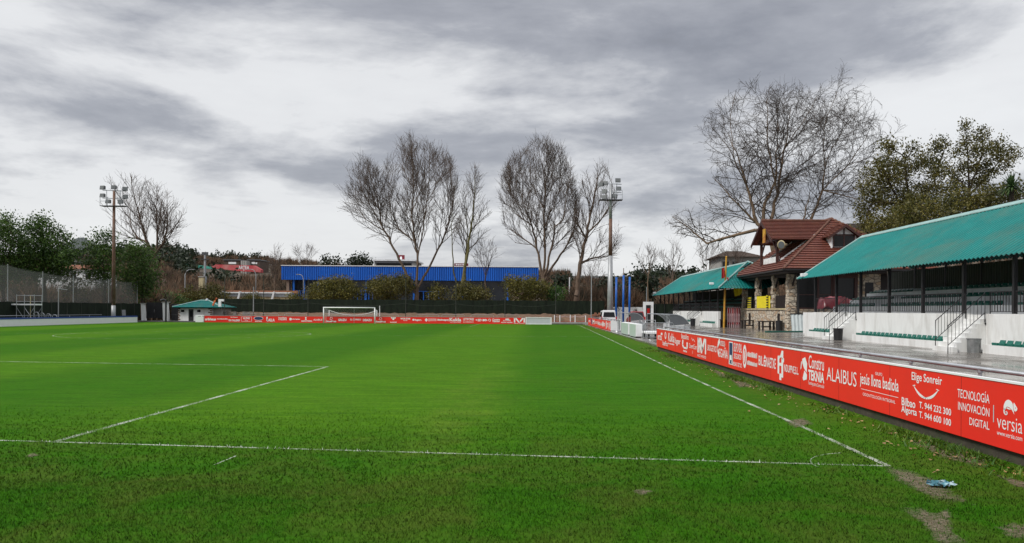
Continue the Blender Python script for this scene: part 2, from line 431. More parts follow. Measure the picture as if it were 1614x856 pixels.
# ------------------------------------------------------------------ mesh builder
def fast_mesh(name, V, Fc, smooth=False):
    V = np.asarray(V, dtype=np.float32); Fc = np.asarray(Fc, dtype=np.int32)
    me = bpy.data.meshes.new(name)
    k = Fc.shape[1]
    me.vertices.add(len(V)); me.vertices.foreach_set('co', V.ravel())
    me.loops.add(Fc.size); me.loops.foreach_set('vertex_index', Fc.ravel())
    me.polygons.add(len(Fc)); me.polygons.foreach_set('loop_start', np.arange(0, Fc.size, k, dtype=np.int32))
    me.polygons.foreach_set('loop_total', np.full(len(Fc), k, dtype=np.int32))
    if smooth: me.polygons.foreach_set('use_smooth', np.ones(len(Fc), dtype=bool))
    me.update(calc_edges=True)
    return me
ORIGIN = {}
def origin(o): return ORIGIN.get(o.name, Vector((0, 0, 0)))
def link(name, me, mat, parent=None, loc=None):
    """Link a mesh given in world coordinates as ONE object; with a parent it becomes its part."""
    base = Vector(loc) if loc is not None else Vector((0, 0, 0))
    if parent is not None: base = origin(parent)
    if base.length > 0: me.transform(Matrix.Translation(-base))
    if mat is not None: me.materials.append(MATS[mat])
    o = bpy.data.objects.new(name, me); COL.objects.link(o)
    if parent is not None: o.parent = parent
    else: o.location = base
    ORIGIN[o.name] = base
    return o
def tag(o, label=None, cat=None, group=None, kind=None):
    if label: o['label'] = label
    if cat: o['category'] = cat
    if group: o['group'] = group
    if kind: o['kind'] = kind
    return o
def thing(name, label, cat, loc, group=None):
    o = bpy.data.objects.new(name, None); COL.objects.link(o)
    o.empty_display_size = .3
    o.location = loc; ORIGIN[o.name] = Vector(loc)
    return tag(o, label, cat, group)
def dup(root, loc, label, group=None):
    r = root.copy(); COL.objects.link(r); r.location = loc; ORIGIN[r.name] = Vector(loc)
    r['label'] = label
    if group: r['group'] = group
    for ch in list(root.children):
        c = ch.copy(); COL.objects.link(c); c.parent = r
        for g in ch.children:
            d = g.copy(); COL.objects.link(d); d.parent = c
    return r
class MB:
    def __init__(s): s.v = []; s.f = []; s.smooth = False
    def poly(s, pts):
        i = len(s.v); s.v += [tuple(p) for p in pts]; s.f.append(tuple(range(i, i + len(pts)))); return s
    def hexa(s, p):     # 8 points: bottom 4 ccw, top 4 ccw
        i = len(s.v); s.v += [tuple(q) for q in p]
        s.f += [tuple(i + k for k in f) for f in ((3, 2, 1, 0), (4, 5, 6, 7), (0, 1, 5, 4), (1, 2, 6, 5), (2, 3, 7, 6), (3, 0, 4, 7))]
        return s
    def box(s, x0, x1, y0, y1, z0, z1):
        return s.hexa([(x0, y0, z0), (x1, y0, z0), (x1, y1, z0), (x0, y1, z0), (x0, y0, z1), (x1, y0, z1), (x1, y1, z1), (x0, y1, z1)])
    def prism(s, poly, a, b):   # polygon points extruded by vector from a offset to b offset
        a, b = Vector(a), Vector(b); n = len(poly); i = len(s.v)
        s.v += [tuple(Vector(p) + a) for p in poly] + [tuple(Vector(p) + b) for p in poly]
        s.f.append(tuple(range(i + n - 1, i - 1, -1))); s.f.append(tuple(range(i + n, i + 2 * n)))
        for k in range(n):
            k2 = (k + 1) % n; s.f.append((i + k, i + k2, i + n + k2, i + n + k))
        return s
    def bar(s, p, q, wx, wz=None):   # square bar between two points
        return s.tube([p, q], wx / 1.414 if wz is None else wx / 1.414, 4)
    def tube(s, pts, r, n=8, cap=True):
        pts = [Vector(p) for p in pts]; m = len(pts)
        rs = r if isinstance(r, (list, tuple)) else [r] * m
        i0 = len(s.v)
        for k in range(m):
            d = (pts[min(k + 1, m - 1)] - pts[max(k - 1, 0)]).normalized()
            up = Vector((0, 0, 1)) if abs(d.z) < .9 else Vector((1, 0, 0))
            a = d.cross(up).normalized(); b = a.cross(d).normalized()
            for j in range(n):
                t = 2 * math.pi * (j + .5) / n
                s.v.append(tuple(pts[k] + a * (rs[k] * math.cos(t)) + b * (rs[k] * math.sin(t))))
        for k in range(m - 1):
            for j in range(n):
                j2 = (j + 1) % n
                s.f.append((i0 + k * n + j, i0 + k * n + j2, i0 + (k + 1) * n + j2, i0 + (k + 1) * n + j))
        if cap:
            s.f.append(tuple(i0 + j for j in range(n - 1, -1, -1))); s.f.append(tuple(i0 + (m - 1) * n + j for j in range(n)))
        return s
    def lathe(s, c, prof, n=16):     # prof list of (r,z)
        c = Vector(c)
        i0 = len(s.v)
        for r, z in prof:
            for j in range(n):
                t = 2 * math.pi * j / n
                s.v.append((c.x + r * math.cos(t), c.y + r * math.sin(t), c.z + z))
        for k in range(len(prof) - 1):
            for j in range(n):
                j2 = (j + 1) % n
                s.f.append((i0 + k * n + j, i0 + k * n + j2, i0 + (k + 1) * n + j2, i0 + (k + 1) * n + j))
        s.f.append(tuple(i0 + j for j in range(n - 1, -1, -1))); s.f.append(tuple(i0 + (len(prof) - 1) * n + j for j in range(n)))
        return s
    def build(s, name, mat, parent=None, loc=None, smooth=False, bevel=0):
        me = bpy.data.meshes.new(name); me.from_pydata(s.v, [], s.f); me.update()
        if smooth:
            me.polygons.foreach_set('use_smooth', np.ones(len(me.polygons), dtype=bool))
        o = link(name, me, mat, parent, loc)
        if bevel:
            md = o.modifiers.new('bevel', 'BEVEL'); md.width = bevel; md.segments = 2; md.limit_method = 'ANGLE'
        return o

# lettering: U = reading direction, V = up, at corner P, fitted into a w x h box
def letters(items, P, U, V, name, mat, parent, lift=.004, bold=.012):
    """items: (text, u0, u1, v0, v1); one mesh for the whole piece of writing"""
    P, U, V = Vector(P), Vector(U), Vector(V); N = U.cross(V)
    for (txt, u0, u1, v0, v1) in items:
        cu = bpy.data.curves.new('lettering', 'FONT'); cu.body = txt; cu.offset = bold; cu.resolution_u = 3
        o = bpy.data.objects.new('lettering', cu); COL.objects.link(o)
        bpy.context.view_layer.update()
        dg = bpy.context.evaluated_depsgraph_get()
        me = bpy.data.meshes.new_from_object(o.evaluated_get(dg))
        bpy.data.objects.remove(o); bpy.data.curves.remove(cu)
        n = len(me.vertices)
        if n == 0: continue
        co = np.zeros(n * 3, dtype=np.float32); me.vertices.foreach_get('co', co); co = co.reshape(-1, 3)
        lo, hi = co.min(0), co.max(0)
        vs, fs, i = [], [], 0
        a = (co[:, 0] - lo[0]) / max(hi[0] - lo[0], 1e-6) * (u1 - u0) + u0
        b = (co[:, 1] - lo[1]) / max(hi[1] - lo[1], 1e-6) * (v1 - v0) + v0
        for x, y in zip(a, b): vs.append(tuple(P + U * float(x) + V * float(y) + N * lift))
        for p in me.polygons: fs.append(tuple(i + q for q in p.vertices))
        bpy.data.meshes.remove(me)
        m = MB(); m.v = vs; m.f = fs; m.build(name, mat, parent)
def shapes(polys, P, U, V, name, mat, parent, lift=.004):
    P, U, V = Vector(P), Vector(U), Vector(V); N = U.cross(V); m = MB()
    for pl in polys: m.poly([P + U * a + V * b + N * lift for a, b in pl])
    return m.build(name, mat, parent)
def ellipse(cx, cy, rx, ry, n=24): return [(cx + rx * math.cos(2 * math.pi * k / n), cy + ry * math.sin(2 * math.pi * k / n)) for k in range(n)]
def stroke(pts, wds):     # list of quads along a polyline with varying width
    q = []
    for k in range(len(pts) - 1):
        (x0, y0), (x1, y1) = pts[k], pts[k + 1]
        dx, dy = x1 - x0, y1 - y0; l = math.hypot(dx, dy) or 1; nx, ny = -dy / l, dx / l
        a, b = wds[k] / 2, wds[k + 1] / 2
        q.append([(x0 - nx * a, y0 - ny * a), (x1 - nx * b, y1 - ny * b), (x1 + nx * b, y1 + ny * b), (x0 + nx * a, y0 + ny * a)])
    return q
def dashes(u0, u1, v0, v1, n):    # a line of writing too small to read: word-like marks
    r = random.Random(int(u0 * 1000) + n); out = []; w_ = (u1 - u0) / n
    for k in range(n):
        a = u0 + k * w_; e = r.uniform(.55, .82)
        t = v1 if r.random() < .5 else v0 + (v1 - v0) * .8
        out.append([(a, v0), (a + w_ * e, v0), (a + w_ * e, t), (a, t)])
    return out

# ================================================================== SETTING: ground, pitch, pavement, hills
def sheet(name, pts, mat, z, sub=None):
    m = MB(); m.poly([(x, y, z) for x, y in pts]); o = m.build(name, mat); o['kind'] = 'structure'; return o
sheet('ground', [(-2500, -400), (2500, -400), (2500, 3500), (-2500, 3500)], 'ground_mix', -.06)
sheet('pitch', [(-52.4, -30), (6.6, -30), (6.75, 45), (7.2, 106.2), (-52.4, 106.2)], 'turf', 0.0)
PAVE_Z = .10
m = MB(); m.box(6.78, 60, -30, 140, -.05, PAVE_Z); o = m.build('pavement', 'wet_concrete'); o['kind'] = 'structure'
m = MB(); m.box(-56, 6.7, 106.6, 111.2, -.05, .12); o = m.build('path', 'asphalt'); o['kind'] = 'structure'
m = MB(); m.box(-56, -52.75, 55, 106.5, -.05, .15); o = m.build('side_path', 'asphalt'); o['kind'] = 'structure'
# earth bank behind the far end, rough top
def bank():
    xs = np.linspace(-47, 12, 120); prof = [(111.2, .10), (111.9, .75), (113.6, 1.05), (115.6, 1.30), (118.0, 1.38), (122, 1.3), (170, 1.2), (171, -.1)]
    V = []; Fc = []
    for i, x in enumerate(xs):
        for j, (y, z) in enumerate(prof):
            e = min(1, (i) / 4, (len(xs) - 1 - i) / 4)
            V.append((x, y + rng.uniform(-.25, .25) * (0 < j < 5), max(-.1, (z + rng.uniform(-.12, .12) * (0 < j < 5)) * (.15 + .85 * e))))
    n = len(prof)
    for i in range(len(xs) - 1):
        for j in range(n - 1): Fc.append((i * n + j, (i + 1) * n + j, (i + 1) * n + j + 1, i * n + j + 1))
    o = link('earth_bank', fast_mesh('earth_bank', V, Fc), 'earth'); o['kind'] = 'structure'
bank()
CREST = [(-900, 440), (-300, 420), (-60, 420), (60, 414), (150, 410), (215, 404), (255, 399), (275, 405), (300, 415), (340, 417), (430, 419), (520, 428), (640, 436), (760, 440), (880, 440), (1000, 440), (1100, 442), (1250, 430), (1400, 410), (1614, 400), (2000, 390), (2600, 400)]
def crest_y(x): return float(np.interp(x, [c[0] for c in CREST], [c[1] for c in CREST]))
HROWS = [(178, 0.0), (215, .16), (260, .33), (310, .52), (360, .72), (410, .90), (450, 1.0), (520, .96), (640, .6)]
def hill_z(px, d):
    a, b = ray(px, crest_y(px)); zc = H - b / F * 450
    t = float(np.interp(d, [h[0] for h in HROWS], [h[1] for h in HROWS]))
    return -.05 + (zc + .05) * t
def hills():
    pxs = np.arange(-900, 2601, 25); V = []; Fc = []
    for px in pxs:
        for d, t in HROWS:
            V.append((ray(px, 430)[0] / F * d, d, hill_z(px, d) + (rng.uniform(-.6, .6) if t > .1 else 0)))
    n = len(HROWS)
    for i in range(len(pxs) - 1):
        for j in range(n - 1): Fc.append((i * n + j, (i + 1) * n + j, (i + 1) * n + j + 1, i * n + j + 1))
    o = link('hill', fast_mesh('hill', V, Fc, True), 'hill_ground'); o['kind'] = 'structure'
    V = []; Fc = []
    fx = [-900, -300, 0, 60, 95, 108, 118, 128, 138, 150, 170, 220, 400, 700, 1000, 1035, 1050, 1065, 1090, 1200, 1600, 2500]
    fy = [430, 425, 420, 412, 395, 383, 376, 373, 377, 388, 402, 415, 425, 432, 436, 428, 424, 427, 436, 440, 440, 440]
    cols = np.arange(-900, 2500, 8)
    for px in cols:
        y = float(np.interp(px, fx, fy)) + rng.uniform(-.5, .5)
        for d, t in ((1100, 0), (1350, .55), (1600, 1), (1900, .3)):
            p = D(px, y, 1600); V.append((ray(px, 430)[0] / F * d, d, -1 + (p.z + 1) * t))
    for i in range(len(cols) - 1):
        for j in range(3): Fc.append((i * 4 + j, (i + 1) * 4 + j, (i + 1) * 4 + j + 1, i * 4 + j + 1))
    o = link('far_hills', fast_mesh('far_hills', V, Fc, True), 'far_hill'); o['kind'] = 'structure'
hills()

# painted lines of the pitch
LW = .08
def line_strip(m, pts, wd=LW, z=.005):
    for k in range(len(pts) - 1):
        a, b = Vector(pts[k]), Vector(pts[k + 1]); d = (b - a).to_2d().normalized(); n = Vector((-d.y, d.x, 0)) * wd / 2
        L_ = max(1, int((b - a).length / 1.5))
        for i in range(L_):
            p, q = a.lerp(b, i / L_), a.lerp(b, (i + 1) / L_)
            m.poly([(p.x - n.x, p.y - n.y, z), (q.x - n.x, q.y - n.y, z), (q.x + n.x, q.y + n.y, z), (p.x + n.x, p.y + n.y, z)])
gl0, gl1 = G(85, 697), G(1400, 735)
gdir = (gl1 - gl0).normalized()
gleft = gl0 - gdir * 26
pa = G(517, 578); pal = G(0, 570); padir = (pal - pa).normalized()
touch = [G(1400, 735), G(1265, 673), G(1143, 620), G(1060, 582), G(1020, 563), G(960, 534.5), G(930, 520.5), G(913, 513)]
LINES = [[gleft, gl1], [gl0, pa], [pa, pa + padir * 36], touch]
farg = [Vector((-50, 104.6, 0)), Vector((touch[-1].x, 104.6, 0))]
ml = MB()
for k, L_ in enumerate(LINES): line_strip(ml, L_, .07 if k == 0 else (.085 if k == 3 else .105))
line_strip(ml, [touch[-1], farg[1]]); line_strip(ml, farg)
line_strip(ml, [Vector((-7.2, 104.6, 0)), Vector((-7.2, 89, 0)), Vector((-45.6, 89, 0)), Vector((-45.6, 104.6, 0))])
line_strip(ml, [Vector((-18, 104.6, 0)), Vector((-18, 99.4, 0)), Vector((-34.5, 99.4, 0)), Vector((-34.5, 104.6, 0))])
cc = Vector((-25.6, 58.2, 0))
line_strip(ml, [cc + Vector((8.7 * math.cos(t), 8.7 * math.sin(t), 0)) for t in np.linspace(0, 2 * math.pi, 49)])
line_strip(ml, [Vector((-50, 58.2, 0)), Vector((4.9, 58.2, 0))], .07)
# corner arc
c0 = Vector((touch[0].x, touch[0].y, 0))
line_strip(ml, [c0 + Vector((-.95 * math.cos(t), .95 * math.sin(t), 0)) for t in np.linspace(-.1, 1.3, 10)], .016)
line_strip(ml, [G(338, 733), G(372, 719)], .025)
o = ml.build('pitch_lines', 'line_paint'); o['kind'] = 'structure'

# bare soil worn through the turf
def soil_patch(px_poly, name='bare_soil', z=.006):
    P = [G(x, y) for x, y in px_poly]; c = sum(P, Vector()) / len(P)
    V = [(c.x, c.y, z)]; E = [1.0]; Fc = []
    n = len(P)
    for r_, e in ((.6, .8), (1.0, .42), (1.5, -.25)):
        for p in P: V.append((c.x + (p.x - c.x) * r_, c.y + (p.y - c.y) * r_, z)); E.append(e)
    for k in range(n):
        k2 = (k + 1) % n; Fc.append((0, 1 + k, 1 + k2))
        for rr in range(2):
            a = 1 + rr * n; b_ = a + n
            Fc.append((a + k, b_ + k, b_ + k2)); Fc.append((a + k, b_ + k2, a + k2))
    me = fast_mesh(name, V, Fc); at = me.attributes.new('edge', 'FLOAT', 'POINT'); at.data.foreach_set('value', np.array(E, dtype=np.float32))
    o = link(name, me, 'bare_soil'); o['kind'] = 'structure'
    return [(p.x, p.y) for p in P]
PATCHES = [soil_patch(p) for p in (
    [(1425, 806), (1450, 802), (1475, 812), (1493, 805), (1498, 818), (1500, 838), (1520, 852), (1500, 870), (1475, 850), (1455, 825)],
    [(1575, 832), (1600, 826), (1640, 832), (1640, 850), (1590, 846)],
    [(1572, 750), (1600, 756), (1640, 768), (1640, 780), (1590, 763)],
    [(1395, 738), (1430, 742), (1480, 760), (1520, 790), (1470, 785), (1420, 760)],
    [(1425, 678), (1470, 700), (1530, 715), (1560, 726), (1540, 736), (1490, 722), (1440, 700)],
    [(995, 775), (1012, 771), (1030, 775), (1012, 781)], [(38, 719), (52, 715), (62, 718), (48, 722)], [(1238, 664), (1265, 660), (1280, 668), (1255, 674)],
    [(1150, 597), (1175, 602), (1190, 611), (1165, 610)], [(1120, 580), (1145, 590), (1160, 598), (1135, 594)])]

# grass blades near the camera
def inpoly(x, y, P):
    c = np.zeros(len(x), dtype=bool); n = len(P)
    for i in range(n):
        (x0, y0), (x1, y1) = P[i], P[(i + 1) % n]
        t = ((y0 > y) != (y1 > y)) & (x < (x1 - x0) * (y - y0) / ((y1 - y0) or 1e-9) + x0); c ^= t
    return c
def blades():
    Vs = []; Pt = []
    zones = [(5.9, 9.0, 1700, .030, .0045), (9.0, 16, 800, .030, .0075)]
    for d0, d1, dens, h, wd in zones:
        x0, x1 = -880 / F * d1, 6.35
        n = int((x1 - x0) * (d1 - d0) * dens)
        x = rng.uniform(x0, x1, n); y = rng.uniform(d0, d1, n)
        keep = (x > -.70 * y - .6) & (x < .66 * y + .6) & (rng.rand(n) < np.clip((16 - y) / 7.5, 0, 1) ** 1.1)
        for P in PATCHES: keep &= ~(inpoly(x, y, P) & (rng.rand(n) < .60))
        x, y = x[keep], y[keep]; n = len(x)
        paint = np.zeros(n)
        for L_ in LINES:
            for k in range(len(L_) - 1):
                a, b = L_[k], L_[k + 1]; ab = np.array([b.x - a.x, b.y - a.y]); l = np.linalg.norm(ab)
                t = ((x - a.x) * ab[0] + (y - a.y) * ab[1]) / l
                dd = np.abs((x - a.x) * ab[1] - (y - a.y) * ab[0]) / l
                paint = np.maximum(paint, ((dd < LW / 2) & (t > 0) & (t < l)) * (rng.rand(n) < .26))
        hh = h * rng.uniform(.55, 1.35, n); ang = rng.uniform(0, 2 * math.pi, n); ln = rng.uniform(.2, .9, n) * hh; la = rng.uniform(0, 2 * math.pi, n)
        V = np.zeros((n, 3, 3))
        V[:, 0, 0] = x - np.cos(ang) * wd; V[:, 0, 1] = y - np.sin(ang) * wd
        V[:, 1, 0] = x + np.cos(ang) * wd; V[:, 1, 1] = y + np.sin(ang) * wd
        V[:, 2, 0] = x + np.cos(la) * ln; V[:, 2, 1] = y + np.sin(la) * ln; V[:, 2, 2] = hh
        Vs.append(V.reshape(-1, 3)); Pt.append(np.repeat(paint, 3))
    V = np.concatenate(Vs); me = fast_mesh('grass', V, np.arange(len(V)).reshape(-1, 3))
    at = me.attributes.new('paint', 'FLOAT', 'POINT'); at.data.foreach_set('value', np.concatenate(Pt).astype(np.float32))
    o = link('grass', me, 'blades'); tag(o, 'short wet green turf grass of the near pitch', 'grass', kind='stuff')
blades()
def weeds():
    n = 9000
    y = 9.3 + 32 * rng.rand(n) ** 1.3; clump = np.clip(np.sin(y * 1.7) + np.sin(y * .61 + 1) + rng.normal(0, .5, n), -1, 2)
    keep = clump > .2; y = y[keep]; n = len(y)
    x = 6.22 - np.abs(rng.normal(0, .22, n)); h = rng.uniform(.03, .10, n); wd = rng.uniform(.01, .025, n)
    a = rng.uniform(0, 6.28, n); V = np.zeros((n, 3, 3))
    V[:, 0] = np.stack([x - np.cos(a) * wd, y - np.sin(a) * wd, 0 * x], 1); V[:, 1] = np.stack([x + np.cos(a) * wd, y + np.sin(a) * wd, 0 * x], 1)
    V[:, 2] = np.stack([x + rng.normal(0, .05, n), y + rng.normal(0, .06, n), h], 1)
    o = link('weeds', fast_mesh('weeds', V.reshape(-1, 3), np.arange(3 * n).reshape(-1, 3)), 'weed')
    tag(o, 'ragged weeds along the foot of the red advertising board', 'weeds', kind='stuff')
    n = 260; y = 9.3 + 30 * rng.rand(n) ** 1.4; x = 6.1 - np.abs(rng.normal(0, .45, n)); a = rng.uniform(0, 6.28, n); s_ = rng.uniform(.02, .05, n)
    V = np.zeros((n, 4, 3))
    for k in range(4):
        V[:, k, 0] = x + np.cos(a + k * 1.57) * s_ * (1 if k % 2 else .6); V[:, k, 1] = y + np.sin(a + k * 1.57) * s_ * (1 if k % 2 else .6); V[:, k, 2] = .012 + rng.uniform(0, .035, n)
    o = link('fallen_leaves', fast_mesh('fallen_leaves', V.reshape(-1, 3), np.arange(4 * n).reshape(-1, 4)), 'dry_leaf')
    tag(o, 'scattered dry brown leaves on the turf edge', 'leaves', kind='stuff')
weeds()
p = G(1483, 768)
m = MB(); q_ = random.Random(12); nx, ny = 9, 5
for jj in range(ny + 1):
    for ii in range(nx + 1):
        m.v.append((p.x - .13 + .26 * ii / nx + q_.uniform(-.02, .02) + .03 * math.sin(jj * 2.1), p.y - .09 + .18 * jj / ny + q_.uniform(-.025, .025) + .03 * math.sin(ii * 1.3), .02 + q_.uniform(0, .055)))
for jj in range(ny):
    for ii in range(nx):
        if (ii, jj) in ((0, 0), (0, 4), (8, 0), (8, 4), (4, 4), (7, 0)): continue
        a = jj * (nx + 1) + ii; m.f.append((a, a + 1, a + nx + 2)); m.f.append((a, a + nx + 2, a + nx + 1))
o = m.build('plastic_scrap', 'blue_scrap', loc=p); tag(o, 'crumpled pale blue plastic scrap lying on turf beyond the corner', 'litter')

# ================================================================== ADVERTISING BOARDS
BX = 6.32
BZ0, BZ1 = .17, 1.06
def near_board():
    y0, y1 = 4.0, YX(1035, BX, 530)
    m = MB(); m.box(BX + .06, BX + .38, y0, y1, -.05, .16); o = m.build('low_wall', 'mossy_concrete', loc=(BX + .2, y0, 0))
    tag(o, 'low mossy concrete kerb wall carrying the long near red board', 'wall')
    t = thing('advertising_board', 'long bright red board beside the near touchline, running out of the frame', 'advertising board', (BX, y0, 0))
    m = MB(); m.box(BX, BX + .03, y0, y1, BZ0, BZ1); m.build('panel', 'board_red', t)
    for k in range(1, 16):
        yy = y0 + .6 + k * 2.3
        if yy < y1: m = MB(); m.box(BX - .0015, BX - .0002, yy - .006, yy + .006, BZ0, BZ1); m.build('panel_joint', 'letter_red_dark', t)
    m = MB(); m.box(BX - .012, BX + .07, y0, y1, BZ1 + .002, BZ1 + .03); m.build('top_cap', 'clean_white', t)
    for k in range(16):
        yy = y0 + .6 + k * 2.3
        if yy < y1: m = MB(); m.box(BX + .034, BX + .09, yy - .03, yy + .03, .162, BZ1); m.build('backing_post', 'galvanised', t)
    P, U, V = (BX, 0, BZ0), (0, -1, 0), (0, 0, 1); hh = BZ1 - BZ0
    def u(px): return -YX(px, BX, 560)
    def T(txt, a, b, f0, f1): return (txt, u(a), u(b), f0 * hh, f1 * hh)
    W = lambda items, bold=.012, mat='letter_white': letters(items, P, U, V, 'lettering', mat, t, bold=bold)
    def S(polys, a, b, mat='letter_white', f0=0., f1=1., name='logo', lift=.004):
        ua, ub = u(a), u(b)
        return shapes([[(ua + (ub - ua) * x, (f0 + (f1 - f0) * y) * hh) for x, y in pl] for pl in polys], P, U, V, name, mat, t, lift)
    W([T('erzu', 1036.5, 1043, .40, .66)]); S([[(0, 0), (1, 0), (1, 1), (0, 1)]], 1041.5, 1044, f0=.70, f1=.82)
    W([T('SteelPrat', 1044.3, 1052.5, .16, .42)]); S([ellipse(.5, .5, .5, .5)], 1047.5, 1050.2, f0=.52, f1=.90); S([ellipse(.5, .5, .5, .5)], 1048.2, 1049.5, 'board_red', .60, .84, lift=.006)
    W([T('Kukla', 1053.2, 1063, .44, .88)]); S(dashes(0, 1, 0, 1, 9), 1053.2, 1063, f0=.30, f1=.37)
    W([T('bger', 1064, 1072.5, .32, .70)])
    W([T('BocataXtra', 1074, 1085.2, .72, .95)])
    S(stroke([(.15, .95), (.1, .4), (.3, .12), (.9, .12), (.9, .75)], [.16, .22, .2, .18, .2]), 1075, 1084, f0=.26, f1=.70); S(dashes(0, 1, 0, 1, 4), 1077, 1083, f0=.12, f1=.20)
    W([T('DuvertCom', 1086.5, 1098, .36, .58)], .004); S(stroke([(0, 1), (.3, .3), (.6, .8), (1, .1)], [.1] * 4), 1090, 1095, f0=.66, f1=.84); S(stroke([(.5, 0), (.5, 1)], [.2, .2]), 1091, 1092.5, f0=.14, f1=.27)
    mono = [[(0, 0), (.13, 0), (.13, 1), (0, 1)], [(.04, 1), (.22, 1), (.56, 0), (.40, 0)], [(.26, 1), (.42, 1), (.64, .34), (.58, .08)], [(.60, .10), (.52, .34), (.74, 1), (.92, 1)], [(.87, 0), (1, 0), (1, 1), (.87, 1)], [(.17, 0), (.24, 0), (.24, .55), (.17, .78)]]
    S(mono, 1099.5, 1113, f0=.26, f1=.90); W([T('NICE WOOD', 1099.5, 1113, .08, .19)], .004)
    W([T('UROGETXO', 1115, 1129.5, .44, .68)])
    W([T('AUTOESCUELA', 1134.5, 1143, .73, .92), T('EGAÑA', 1134, 1147.3, .30, .70)]); S(stroke([(1, 1), (.2, .7), (.1, .45), (.6, .05)], [.35] * 4), 1131, 1134.5, f0=.32, f1=.94)
    S([[(0, 0), (1, 0), (1, 1), (0, 1)]], 1149, 1155.2, f0=.13, f1=.94); S([[(.1, .04), (.9, .04), (.9, .96), (.1, .96)]], 1149, 1155.2, 'letter_navy', .13, .94, 'logo', .006)
    S([[(.15, .06), (.3, .06), (.3, .2), (.7, .2), (.7, .06), (.85, .06), (.72, .42), (.28, .42)]], 1149, 1155.2, 'letter_white', .13, .94, 'logo', .008)
    W([T('GRUPO VIDAL', 1156.5, 1169.5, .62, .93), T('SEGUROS', 1157, 1168.5, .38, .56), T('BILBAO GETXO', 1155.5, 1169.5, .12, .26)], .008)
    S([ellipse(.5, .5, .5, .5)], 1171, 1177, f0=.14, f1=.92); S([ellipse(.5, .5, .28, .34)], 1171, 1177, 'board_red', .14, .92, lift=.006); S([ellipse(.5, .5, .12, .26)], 1171, 1177, 'letter_white', .14, .92, lift=.008)
    S(dashes(0, 1, 0, 1, 14), 1178, 1194, f0=.55, f1=.72); S(dashes(0, 1, 0, 1, 18), 1178, 1194, f0=.28, f1=.42)
    W([T('BIL', 1196, 1203, .36, .66), T('NAETXE', 1208, 1223, .36, .66)]); S([[(0, 0), (1, 0), (1, .55), (0, .55)], [(0, .62), (.45, 1), (1, .8), (1, .7)]], 1204, 1207.3, f0=.36, f1=.72); S([[(.3, .12), (.75, .12), (.75, .4), (.3, .4)]], 1204, 1207.3, 'board_red', .36, .72, lift=.006)
    alogo = [[(0, .2), (.26, .2), (.26, .82), (0, .80)], [(.2, .82), (.42, .82), (.62, 1), (.88, 1), (.88, .72), (.62, .72), (.58, .80), (.26, .70)], [(.60, .10), (.88, .10), (.88, .74), (.60, .74)], [(.88, .62), (1, .62), (1, .76), (.88, .76)], [(.26, .48), (.60, .48), (.60, .58), (.26, .58)], [(.30, 0), (.60, 0), (.60, .22), (.30, .22)]]
    S(alogo, 1226, 1236, f0=.08, f1=.93); W([T('NDUPPVE,S.L.', 1236.5, 1259, .32, .56)])
    S([[(.25, .9), (.7, 1), (1, .75), (.95, .36)], [(.25, .9), (.95, .36), (.55, .52), (.30, .72)], [(.1, .78), (.22, .80), (.14, .5), (0, .42)], [(.6, .44), (1, .28), (.95, .08), (.45, 0), (.35, .1)]], 1262, 1272.5, f0=.24, f1=.86)
    W([T('Constru', 1275, 1299, .60, .93)], .006); W([T('TEKNIA', 1274.5, 1299.5, .30, .56)], .03); W([T('Tecnología para la Construcción', 1274.5, 1299.5, .15, .27)], .003)
    W([T('ALAIBUS', 1303.5, 1350.5, .40, .72)], -.004)
    W([T('GRUPO', 1380, 1391, .745, .81)], 0); W([T('jesús llona badiola', 1356, 1417, .42, .74)], .01); W([T('ODONTOLOGÍA INTEGRAL', 1360.5, 1412, .255, .335)], .0)
    S([[(0, 0), (1, 0), (1, 1), (0, 1)]], 1358, 1416.5, f0=.385, f1=.395)
    W([T('Elige Sonreir', 1437.5, 1485.5, .74, .935)], .012)
    th = np.linspace(0, 1, 15); S(stroke([(a, (2 * a - 1) ** 2 * .9) for a in th], [.02 + .16 * math.sin(math.pi * a) for a in th]) + stroke([(-.04, .88), (.06, 1)], [.06, .06]) + stroke([(.94, 1), (1.04, .9)], [.06, .06]), 1441, 1479, f0=.50, f1=.70)
    W([T('Bilbao', 1422, 1443.5, .263, .42), T('Algorta', 1421.5, 1446, .095, .26), T('T. 944 232 300', 1449.5, 1500, .295, .415), T('T. 944 600 100', 1449.5, 1500, .120, .24)], .016)
    W([T('TECNOLOGÍA', 1510, 1560.5, .636, .815), T('INNOVACIÓN', 1511, 1560.5, .43, .60), T('DIGITAL', 1529, 1560.5, .227, .352)], .003)
    S([[(0, 0), (1, 0), (1, 1), (0, 1)]], 1566.3, 1567.6, 'letter_grey', .365, .63)
    cz = lambda pts: [((x - 170) / 178, (435 - y) / 195) for x, y in pts]
    S([cz([(175, 370), (178, 320), (195, 275), (215, 250), (240, 240), (268, 252), (288, 276), (296, 330), (310, 410), (280, 358), (250, 335), (222, 330), (205, 345), (200, 372)]), cz([(297, 288), (304, 262), (320, 285), (346, 325), (344, 350), (325, 370), (308, 362), (300, 332)]), cz([(209, 349), (222, 338), (248, 343), (272, 358), (245, 360), (218, 355)])]
      + stroke(cz([(188, 362), (181, 392), (190, 422), (207, 432), (222, 418), (219, 397), (207, 390), (203, 402)]), [.11, .10, .09, .09, .08, .07, .06, .05]), 1582, 1604.7, f0=.52, f1=.757)
    S([ellipse(.87, .56, .03, .035, 10)], 1582, 1604.7, 'board_red', .52, .757, lift=.006)
    W([T('versia', 1572.5, 1612.5, .295, .50)], -.006); W([T('www.versia.com', 1572.5, 1612.5, .19, .258)], .0)
near_board()
